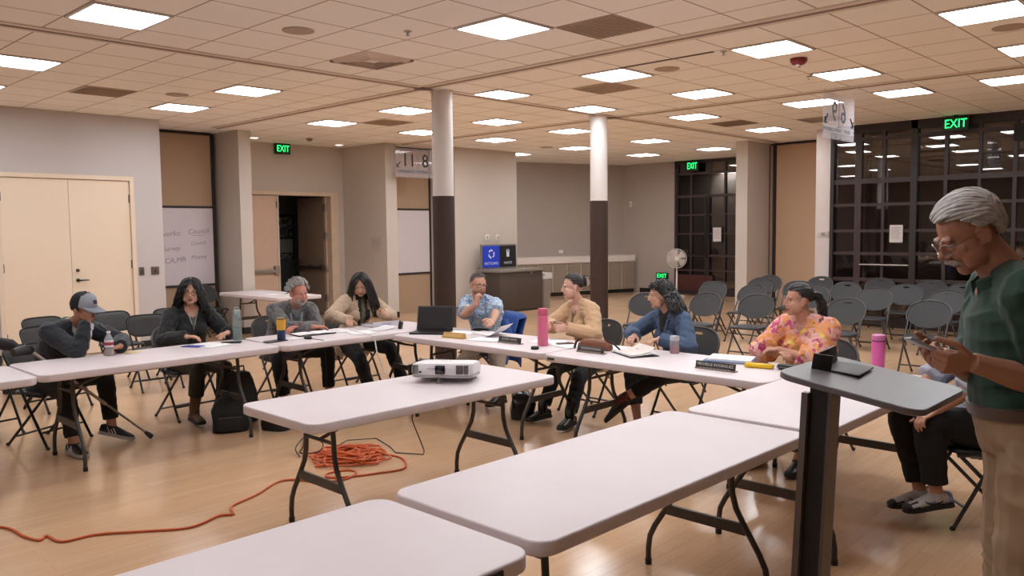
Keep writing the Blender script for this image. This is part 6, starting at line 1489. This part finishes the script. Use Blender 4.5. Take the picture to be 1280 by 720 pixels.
def bag(name, label, loc, rz, w, d, h, m, pocket=True, taper=0.8, handle=True, straps=True):
    t = thing(name, label, 'bag', loc, rz); rings = []
    for z, k in ((0.0, 0.86), (0.02, 0.98), (0.25, 1.0), (0.6, 0.97), (0.85, 0.88 * taper + 0.1), (0.97, 0.62 * taper + 0.1), (1.0, 0.35)):
        rings.append([(x + 0.01 * sin(7 * z + 5 * y), y + 0.012 * sin(9 * z), z * h) for x, y in roundrect(w / 2 * k, d / 2 * k, min(w, d) * 0.28 * k, 5)])
    b = MB().loft(rings).build('bag_body', m, t, angle=60)
    if pocket:
        pr_ = [[(x, -d / 2 - 0.01 + y * 0.3, z * h) for x, y in roundrect(w * 0.36 * k, 0.10 * k, 0.06 * k, 5)] for z, k in ((0.08, 0.8), (0.12, 1.0), (0.42, 1.0), (0.5, 0.75))]
        MB().loft(pr_).build('front_pocket', m, t, angle=60); MB().tube([(-w * 0.3, -d / 2 - 0.034, h * 0.46), (0, -d / 2 - 0.042, h * 0.475), (w * 0.3, -d / 2 - 0.034, h * 0.46)], 0.004, 6).build('zip', mat('zip_grey', (110, 104, 102), 0.4, 0.5), t)
    if handle: MB().tube([(-0.05, 0, h * 0.97), (-0.045, 0, h * 1.1), (0.045, 0, h * 1.1), (0.05, 0, h * 0.97)], 0.009, 8).build('handle', m, t)
    if straps:
        for sg in (-1, 1): MB().tube([(sg * w * 0.2, d * 0.4, h * 0.95), (sg * w * 0.26, d * 0.72, h * 0.7), (sg * w * 0.30, d * 0.70, h * 0.3), (sg * w * 0.34, d * 0.45, h * 0.08)], (0.022, 0.006), 8, side=(1, 0, 0)).build('shoulder_strap', m, t)
    return t
M_BAG = mat('black_nylon', (26, 26, 26), 0.7, var=0.15, vscale=14, bump=0.2, bscale=150); M_BAG2 = mat('charcoal_nylon', (42, 42, 42), 0.7, var=0.15, vscale=14, bump=0.2, bscale=150)
bag('backpack', 'black backpack leaning on the floor by the brown boots', (3.40, 6.60, 0), -0.5, 0.30, 0.20, 0.30, M_BAG)
bag('tote_bag', 'charcoal bag with long straps standing behind the black backpack', (3.62, 6.84, 0), -0.2, 0.30, 0.22, 0.46, M_BAG2, pocket=False)
bag('duffel_bag', 'low black duffel bag under the table at the bearded man\'s feet', (3.88, 6.42, 0), 0.45, 0.62, 0.26, 0.20, M_BAG, pocket=False, straps=False)
bag('handbag', 'round shiny black handbag on the floor by the black boots', (5.42, 5.02, 0), 0.8, 0.30, 0.22, 0.24, mat('black_patent', (20, 20, 22), 0.2), pocket=False, straps=False)
bag('satchel', 'small black bag on the floor at far left under the spare chairs', (2.75, 10.0, 0), 0.3, 0.36, 0.22, 0.2, M_BAG, pocket=False, straps=False)
# equipment case with cables under the table corner
t = thing('equipment_case', 'black wheeled equipment case under the corner table below the laptop', 'equipment case', (5.32, 6.20, 0), 0.6)
MB().box((0, 0, 0.22), (0.42, 0.30, 0.36), bev=0.012).build('case_body', M_BLKPLA, t)
for sx in (-1, 1):
    for sy in (-1, 1): MB().box((sx * 0.205, sy * 0.145, 0.22), (0.022, 0.022, 0.37), bev=0.004).build('corner_rail', mat('rail_grey', (98, 92, 88), 0.4, 0.5), t)
for sx in (-1, 1): MB().box((sx * 0.08, -0.152, 0.30), (0.05, 0.008, 0.05), bev=0.002).build('latch', M_STEEL, t); MB().lathe([(0, -0.012), (0.03, -0.012), (0.03, 0.012), (0, 0.012)], rot=(0, pi / 2, 0), c=(sx * 0.16, 0.10, 0.03), n=14).lathe([(0, -0.012), (0.03, -0.012), (0.03, 0.012), (0, 0.012)], rot=(0, pi / 2, 0), c=(sx * 0.16, -0.10, 0.03), n=14).build('wheel', M_BLKPLA, t) if False else None
for sx in (-1, 1):
    for sy in (-1, 1): MB().lathe([(0, -0.012), (0.028, -0.012), (0.028, 0.012), (0, 0.012)], rot=(0, pi / 2, 0), c=(sx * 0.16, sy * 0.10, 0.028), n=14).build('wheel', M_GREYPLA, t)
tag(MB().tube(catmull([(5.2, 6.0, 0.69), (5.24, 6.05, 0.5), (5.32, 6.1, 0.41), (5.40, 6.02, 0.55), (5.45, 5.95, 0.66), (5.42, 6.0, 0.45), (5.3, 6.2, 0.405)], 6), 0.006, 6).build('cable_bundle', mat('cable_grey', (92, 92, 92), 0.5)), 'grey looping cable above the black equipment case', 'cable')
# fuzzy black bundle on the lap and blue jacket on the chair
mb = MB(); rd = random.Random(2); mb.ell((0, 0, 0), (0.12, 0.10, 0.07))
for i in range(420):
    a = rd.uniform(0, 2 * pi); b = rd.uniform(-0.3, 1.5); n_ = V((cos(a) * cos(b), sin(a) * cos(b), sin(b))); q = V((n_.x * 0.12, n_.y * 0.10, n_.z * 0.07)); mb.tube([q * 0.9, q * 1.15 + n_ * 0.02, q * 1.2 + n_ * 0.035 + V((rd.gauss(0, .01), rd.gauss(0, .01), -0.012))], [0.006, 0.004, 0.001], 4, caps=False)
tag(mb.build('furry_bundle', mat('black_fur', (18, 18, 20), 0.7, var=0.3), loc=(5.50, 5.66, 0.655)), 'black furry bundle resting on the lap of the man in a blue shirt', 'bundle')
t = thing('draped_jacket', 'royal blue jacket draped over the chair of the man in a blue shirt', 'jacket', (6.02, 6.08, 0), L90 - 0.1)
def drape(u, v):
    x = (u - 0.5) * 0.56; s_ = (v - 0.45) * 0.95
    if s_ < 0: z = 0.855 + s_; y = -0.245 + (0.855 - z) * 0.50 + 0.035
    else: z = 0.855 - s_; y = -0.285 + (0.855 - z) * 0.20 - 0.035
    e = max(0, abs(x) - 0.2); return V((x * (1 + 0.1 * s_ * s_) + 0.02 * sin(9 * s_), y + 0.014 * sin(20 * x + 3 * s_) * min(1, abs(s_) * 4), z - e * e * 5.0 - 0.02 * (x / 0.28) ** 2))
o = MB().grid(drape, 28, 28).build('jacket_shell', mat('royal_blue_cloth', (40, 78, 150), 0.7, var=0.12, vscale=12, bump=0.1, bscale=200), t, angle=85); md = o.modifiers.new('t', 'SOLIDIFY'); md.thickness = 0.012
o = MB().tube([(-0.25, -0.02, 0.78), (-0.30, -0.02, 0.66), (-0.31, 0.0, 0.50), (-0.30, 0.03, 0.34)], [0.05, 0.055, 0.05, 0.042], 12).build('sleeve', mat('royal_blue_cloth', (40, 78, 150)), t)
# ------------------------------------------------------------------ things along the walls
def strip_thing(name, label, cat): return thing(name, label, cat, (0, 0, 0))
cb2 = strip_thing('base_cabinet', 'long run of grey-brown cabinet doors along the far back wall', 'cabinet')
CA = P0 + bd * 0.25; CBv = P1 - bd * 0.02; L = (CBv - CA).length
strip_mb(MB(), CA, CBv, 0.10, 0.84, 0.01, 0.50).build('carcass', mat('cabinet_gap', (206, 188, 168), 0.6), cb2, smooth=False)
strip_mb(MB(), CA, CBv, 0.0, 0.10, 0.01, 0.46).build('toe_kick', M_BASE, cb2, smooth=False)
nd = 12
for k in range(nd):
    a = CA + bd * (L * k / nd + 0.018); b = CA + bd * (L * (k + 1) / nd - 0.018); dr = strip_mb(MB(), a, b, 0.12, 0.815, 0.50, 0.52).build('door', mat('cabinet_door', (146, 130, 114), 0.6, var=0.03), cb2, smooth=False)
    hh = b - bd * 0.05 if k % 2 == 0 else a + bd * 0.02
    strip_mb(MB(), hh, hh + bd * 0.03, 0.76, 0.80, 0.52, 0.535).build('pull', M_STEEL, dr, smooth=False)
o = strip_mb(MB(), CA, CBv, 0.84, 1.0, 0.0, 0.54).build('counter_top', mat('counter_white', (226, 212, 206), 0.4, var=0.01), smooth=False); tag(o, 'thick pale counter top over the cabinets on the back wall', 'counter')
q = P0 + bd * 3.3
o = strip_mb(MB(), q, q + bd * 0.12, 1.08, 1.16, 0.0, 0.02).build('outlet_plate', M_WHITEPL, smooth=False); tag(o, 'small white outlet plate just above the far counter', 'outlet')
# recycling station in front of the centre wall
t = thing('recycling_station', 'dark brown recycling station with blue and black sign panel, by the centre wall', 'recycling station', (12.58, 11.95, 0))
MB().box((0, 0, 0.43), (1.30, 0.62, 0.80), bev=0.01).build('cabinet_body', mat('station_brown', (74, 62, 54), 0.6, var=0.06), t)
MB().box((0, 0, 0.855), (1.36, 0.68, 0.05), bev=0.008).build('top_slab', mat('station_top', (128, 120, 110), 0.45), t)
MB().bx(-0.63, 0.63, -0.30, 0.30, 0.0, 0.04).build('plinth', M_BASE, t, smooth=False)
sg_ = MB().bx(-0.62, 0.44, 0.26, 0.30, 0.88, 1.40).build('sign_frame', mat('sign_frame_grey', (140, 132, 126), 0.4, 0.3), t, smooth=False)
MB().bx(-0.59, -0.09, 0.248, 0.262, 0.915, 1.37).build('recycling_panel', mat('sign_blue', (34, 64, 196), 0.45), sg_, smooth=False)
MB().bx(-0.09, 0.41, 0.248, 0.262, 0.915, 1.37).build('waste_panel', mat('sign_black', (28, 27, 28), 0.45), sg_, smooth=False)
mb = MB()
for k in range(3):
    a = 2 * pi * k / 3 + pi / 2; c = V((-0.34, 0.245, 1.20)); p0 = c + V((cos(a - 0.55), 0, sin(a - 0.55))) * 0.072; p1 = c + V((cos(a), 0, sin(a))) * 0.085; p2 = c + V((cos(a + 0.75), 0, sin(a + 0.75))) * 0.078
    mb.tube([p0, p1, p2], [(0.013, 0.002), (0.016, 0.002), (0.016, 0.002)], 6, side=(p1 - c)); mb.tube([p2, p2 + (p2 - p1) * 0.45], [(0.03, 0.002), (0.002, 0.002)], 6, side=(p2 - c))
put_text(mb, 'RECYCLING', 0.075, frame_M((-0.34, 0.245, 1.0), (1, 0, 0), (0, 0, 1)), depth=0.001)
mb.bx(0.12, 0.20, 0.243, 0.247, 1.13, 1.24).bx(0.105, 0.215, 0.243, 0.247, 1.25, 1.265); mb.tube([(0.16 + 0.042 * cos(a), 0.245, 1.27 + 0.02 * sin(a)) for a in (0.0, 0.6, 1.2, 1.9, 2.5, 3.14)], 0.004, 5)
put_text(mb, 'WASTE', 0.075, frame_M((0.16, 0.245, 1.0), (1, 0, 0), (0, 0, 1)), depth=0.001)
mb.build('sign_lettering', mat('sign_white', (214, 216, 226), 0.5), sg_, smooth=False)
MB().bx(-0.5, -0.1, -0.33, -0.318, 0.60, 0.76).build('slot', M_BLKPLA, t, smooth=False) if False else None
MB().box((0.28, -0.322, 0.80), (0.06, 0.02, 0.03), bev=0.004).build('latch', M_STEEL, t)
t = thing('trash_can', 'slim grey trash can with white liner right of the recycling station', 'trash can', (13.42, 11.85, 0))
MB().loft([[(x, y, z) for x, y in roundrect(0.14 * k, 0.20 * k, 0.04)] for z, k in ((0, 0.8), (0.02, 0.82), (0.70, 1.0), (0.72, 1.05), (0.74, 1.05))]).build('can_body', mat('can_grey', (140, 132, 126), 0.5), t)
MB().loft([[(x + 0.01 * sin(9 * x + 20 * z), y + 0.012 * sin(17 * y + 9 * z), z) for x, y in roundrect(0.152, 0.215, 0.05)] for z in (0.64, 0.70, 0.76, 0.765)]).build('liner', mat('liner_white', (206, 204, 208), 0.5), t)
# pedestal fan
t = thing('pedestal_fan', 'white pedestal fan standing in front of the far glass door', 'fan', (17.55, 11.02, 0), radians(122))
M_FAN = mat('fan_white', (222, 212, 202), 0.45)
MB().lathe([(0, 0), (0.21, 0), (0.21, 0.02), (0.18, 0.035), (0.05, 0.05), (0.03, 0.07), (0, 0.07)], n=28).build('base', M_FAN, t); MB().lathe([(0, 0.05), (0.022, 0.05), (0.022, 0.62), (0.016, 0.63), (0.016, 0.86), (0, 0.86)], n=14).build('pole', M_FAN, t)
MB().lathe([(0, 0), (0.055, 0), (0.06, 0.02), (0.05, 0.12), (0, 0.13)], n=20, rot=(radians(-90), 0, 0), c=(0, -0.12, 0.95)).build('motor', M_FAN, t)
R_ = 0.235; mb = MB()
for rr, yy in ((R_, 0.03), (R_, 0.045), (R_ * 0.72, 0.085), (R_ * 0.42, 0.10), (R_ * 0.72, 0.0), (R_ * 0.42, -0.012)): mb.tube([(rr * cos(2 * pi * k / 28), yy, 0.95 + rr * sin(2 * pi * k / 28)) for k in range(28)], 0.004 if rr < R_ else 0.008, 5, closed=True)
for k in range(44):
    a = 2 * pi * k / 44; mb.tube([(0.05 * cos(a), 0.104, 0.95 + 0.05 * sin(a)), (R_ * 0.6 * cos(a + 0.25), 0.095, 0.95 + R_ * 0.6 * sin(a + 0.25)), (R_ * cos(a + 0.35), 0.04, 0.95 + R_ * sin(a + 0.35))], 0.0022, 4, caps=False)
    mb.tube([(0.05 * cos(a), -0.015, 0.95 + 0.05 * sin(a)), (R_ * cos(a), 0.03, 0.95 + R_ * sin(a))], 0.0022, 4, caps=False)
mb.lathe([(0, 0), (0.055, 0), (0.05, 0.01), (0, 0.012)], n=18, rot=(radians(-90), 0, 0), c=(0, 0.10, 0.95)); mb.build('cage', M_FAN, t)
for k in range(5):
    a0 = 2 * pi * k / 5; MB().grid(lambda u, v: V(((0.03 + 0.18 * u) * cos(a0 + (v - .5) * 0.9), 0.045 + 0.03 * (v - .5), 0.95 + (0.03 + 0.18 * u) * sin(a0 + (v - .5) * 0.9))), 6, 6).build('blade', mat('fan_blade', (204, 190, 178), 0.4), t)
# exit signs
def exit_sign(loc, rz, label, w=0.32, h=0.20, hang=True, glow=2.6):
    t = thing('exit_sign', label, 'exit sign', loc, rz)
    MB().box((0, 0.02, 0), (w, 0.05, h), bev=0.004).build('housing', mat('exit_black', (18, 20, 19), 0.4), t)
    mb = MB(); put_text(mb, 'EXIT', h * 0.86, frame_M((0, -0.0065, 0.0), (1, 0, 0), (0, 0, 1)), depth=0.001)
    xs = [v[0] for v in mb.v]; ww = (max(xs) - min(xs)); k = w * 0.82 / ww; mb.v = [(v[0] * k, v[1], v[2]) for v in mb.v]
    mb.build('glowing_letters', emat('exit_green', (40, 255, 120), glow), t, smooth=False)
    bk = MB().box((0, -0.0052, 0), (w * 0.9, 0.001, h * 0.86)).build('face', mat('exit_face', (14, 60, 34), 0.4), t, smooth=False)
    if hang: MB().bx(-0.03, 0.03, 0.0, 0.04, h / 2, CZ - loc[2]).build('mount', M_BLKPLA, t, smooth=False)
    return t
exit_sign((8.55, 14.13, 3.30), 0, 'green exit sign on the wall above the hall doors', hang=False)
exit_sign((14.12, 3.86, 3.27), -pi / 2, 'green exit sign hanging before the near windows at right', 0.38, 0.22)
exit_sign((18.25, 11.02, 3.25), -pi / 2, 'green exit sign over the far glass door by the fan', 0.34, 0.26)
exit_sign((18.34, 11.97, 0.45), -pi / 2, 'low green exit sign near the floor left of the fan', 0.36, 0.17, False)
t = thing('cardboard_box', 'small brown box on the floor between the low exit sign and the fan', 'box', (18.2, 11.72, 0)); MB().box((0, 0, 0.16), (0.28, 0.2, 0.32), bev=0.004).build('box_body', mat('box_brown', (110, 90, 72), 0.8), t); MB().box((0, 0, 0.3205), (0.06, 0.202, 0.001)).build('tape', mat('tape_tan', (150, 124, 90), 0.4), t, smooth=False)
# hanging acrylic room-number signs, seen from behind (mirrored)
M_ACR = clear_mat('acrylic', (206, 196, 200), 0.04, 0.30)
def acrylic(loc, w, h, label, digits, arrows, cap_l, cap_r, div):
    t = thing('hanging_sign', label, 'hanging sign', loc)
    MB().bx(0, w, -0.003, 0.003, 0, h).build('acrylic_sheet', M_ACR, t, smooth=False)
    ink = lambda mb, s, size, x, z: put_text(mb, s, size, frame_M((x, -0.0045, z), (-1, 0, 0), (0, 0, 1)), depth=0.0006)
    for s, x, z in digits: ink(MB(), s, 0.36, x, z).build('number_print', M_INK, t, smooth=False)
    MB().tube([(div, -0.0045, 0.16), (div, -0.0045, h * 0.88)], 0.004, 4).build('divider_line', mat('divider_grey', (110, 100, 100), 0.6), t)
    for x, s in arrows:
        MB().tube([(x + 0.05 * s, -0.0045, 0.30), (x - 0.025 * s, -0.0045, 0.205), (x - 0.035 * s, -0.0045, 0.26), (x - 0.04 * s, -0.0045, 0.19), (x + 0.03 * s, -0.0045, 0.195)], 0.008, 5).build('arrow_print', M_INK, t)
    bd_ = MB().bx(0.01, w - 0.01, -0.0042, -0.0036, 0.075, 0.155).build('caption_band', mat('band_grey', (150, 140, 140), 0.6), t, smooth=False)
    mb = MB()
    for s, x in ((cap_l, w * 0.28), (cap_r, w * 0.76)): put_text(mb, s, 0.062, frame_M((x, -0.0052, 0.115), (-1, 0, 0), (0, 0, 1)), depth=0.0004)
    mb.build('caption_print', M_INK, t, smooth=False)
    for x in (0.06, w - 0.06): MB().tube([(x, 0, h), (x, 0, CZ - loc[2])], 0.002, 5).build('hanging_wire', M_STEEL, t)
    MB().box((w / 2, -0.008, 0.01), (0.05, 0.012, 0.02), bev=0.003).build('clip', M_STEEL, t)
acrylic((10.0, 12.52, 2.74), 0.92, 0.56, 'clear hanging sign with reversed numbers 8 and 11, in front of the whiteboard pocket', [('11', 0.32, 0.32), ('8', 0.74, 0.32)], [(0.06, 1)], 'CLASSROOMS', 'CLASSROOM', 0.55)
acrylic((10.08, 4.25, 2.80), 0.98, 0.57, 'clear hanging sign with reversed numbers 6 and 9, below a ceiling light', [('9', 0.34, 0.33), ('6', 0.62, 0.33)], [(0.08, 1), (0.90, -1)], 'ROOM CLASSROOM', 'ROOM', 0.48)
# wall plates and notices
def wplate(loc, w, h, axis, label, cat, col, name='wall_plate', extra=None):
    t = thing(name, label, cat, loc, 0 if axis == 'B' else -pi / 2)
    MB().box((0, -0.006, 0), (w, 0.012, h), bev=0.003).build('plate', mat('plate_col_%d_%d' % (col[0], col[1]), col, 0.45), t)
    MB().box((0, -0.014, 0), (w * 0.35, 0.006, h * 0.5), bev=0.001).build('switch', mat('switch_col_%d' % col[0], tuple(int(c * 0.7) for c in col), 0.4), t); return t
wplate((5.07, 12.4, 1.15), 0.075, 0.12, 'B', 'dark switch plate left of the pair beside the cream door', 'light switch', (92, 80, 72), 'switch_plate')
wplate((5.27, 12.4, 1.15), 0.12, 0.12, 'B', 'wider dark switch plate nearer the whiteboard pocket', 'light switch', (90, 78, 72), 'switch_plate')
wplate((12.42, 12.5, 1.55), 0.11, 0.12, 'B', 'white outlet plate left of the pair above the recycling sign', 'wall plate', (232, 222, 210))
wplate((12.74, 12.5, 1.54), 0.11, 0.12, 'B', 'white outlet plate right of the pair above the recycling sign', 'wall plate', (231, 221, 210))
wplate((14.35, 6.01, 1.57), 0.19, 0.10, 'A', 'pale thermostat plate on the post left of the near windows', 'thermostat', (200, 190, 184), 'thermostat')
wplate((18.4, 13.0, 2.36), 0.08, 0.14, 'A', 'small white sensor high on the right wall', 'sensor', (230, 216, 200), 'wall_sensor')
def notice(loc, w, h, axis, label, col=(214, 206, 202), frame=None):
    t = thing('paper_notice', label, 'notice', loc, 0 if axis == 'B' else -pi / 2)
    MB().box((0, -0.002, 0), (w, 0.003, h)).build('sheet', mat('notice_%d' % col[0], col, 0.8), t, smooth=False)
    if frame: MB().box((0, 0.001, 0), (w + 0.06, 0.004, h + 0.06)).build('backing', mat('notice_frame', frame, 0.6), t, smooth=False)
    mb = MB()
    for k in range(7): mb.box((-w * 0.04 * (k % 3), -0.0042, h * (0.34 - 0.1 * k)), (w * (0.74 - 0.08 * (k % 3)), 0.0006, h * 0.025))
    mb.build('printed_text', mat('print_mid', (150, 144, 142), 0.8), t, smooth=False); return t
notice((14.25, 4.75, 1.57), 0.21, 0.29, 'A', 'white paper notice taped on the near glass door')
notice((18.34, 10.36, 1.53), 0.22, 0.34, 'A', 'white paper notice on the far glass door', frame=(60, 52, 50))
notice((9.945, 13.12, 1.45), 0.34, 0.30, 'A', 'faint paper sign on the pier right of the hall doors', (192, 178, 166))
t = thing('notice_board', 'dark poster frame with photo and sheets inside the dim hall', 'poster', (9.85, 16.29, 1.6))
MB().box((0, -0.01, 0.0), (0.44, 0.02, 1.0)).build('frame', mat('poster_frame', (40, 40, 40), 0.5), t, smooth=False); MB().box((0, -0.022, 0.22), (0.32, 0.002, 0.44)).build('photo_print', blotch('poster_photo', (60, 60, 62), [((130, 128, 128), 1.0, 0.5)], 8), t, smooth=False); MB().box((0, -0.022, -0.2), (0.34, 0.002, 0.3)).build('sheet', mat('poster_sheet', (150, 152, 152), 0.8), t, smooth=False); MB().box((0, -0.022, -0.43), (0.36, 0.002, 0.12)).build('photo_strip', blotch('poster_strip', (70, 72, 72), [((150, 150, 150), 1.0, 0.5)], 14), t, smooth=False)
for k_, (x, y, rz) in enumerate(((6.78, 12.0, 0.2), (6.66, 11.5, -0.1))): paper(x, y, rz, 0.22, 0.29, 'white flyer on the far back table, %s' % ('nearer the door' if k_ else 'at its left end'))
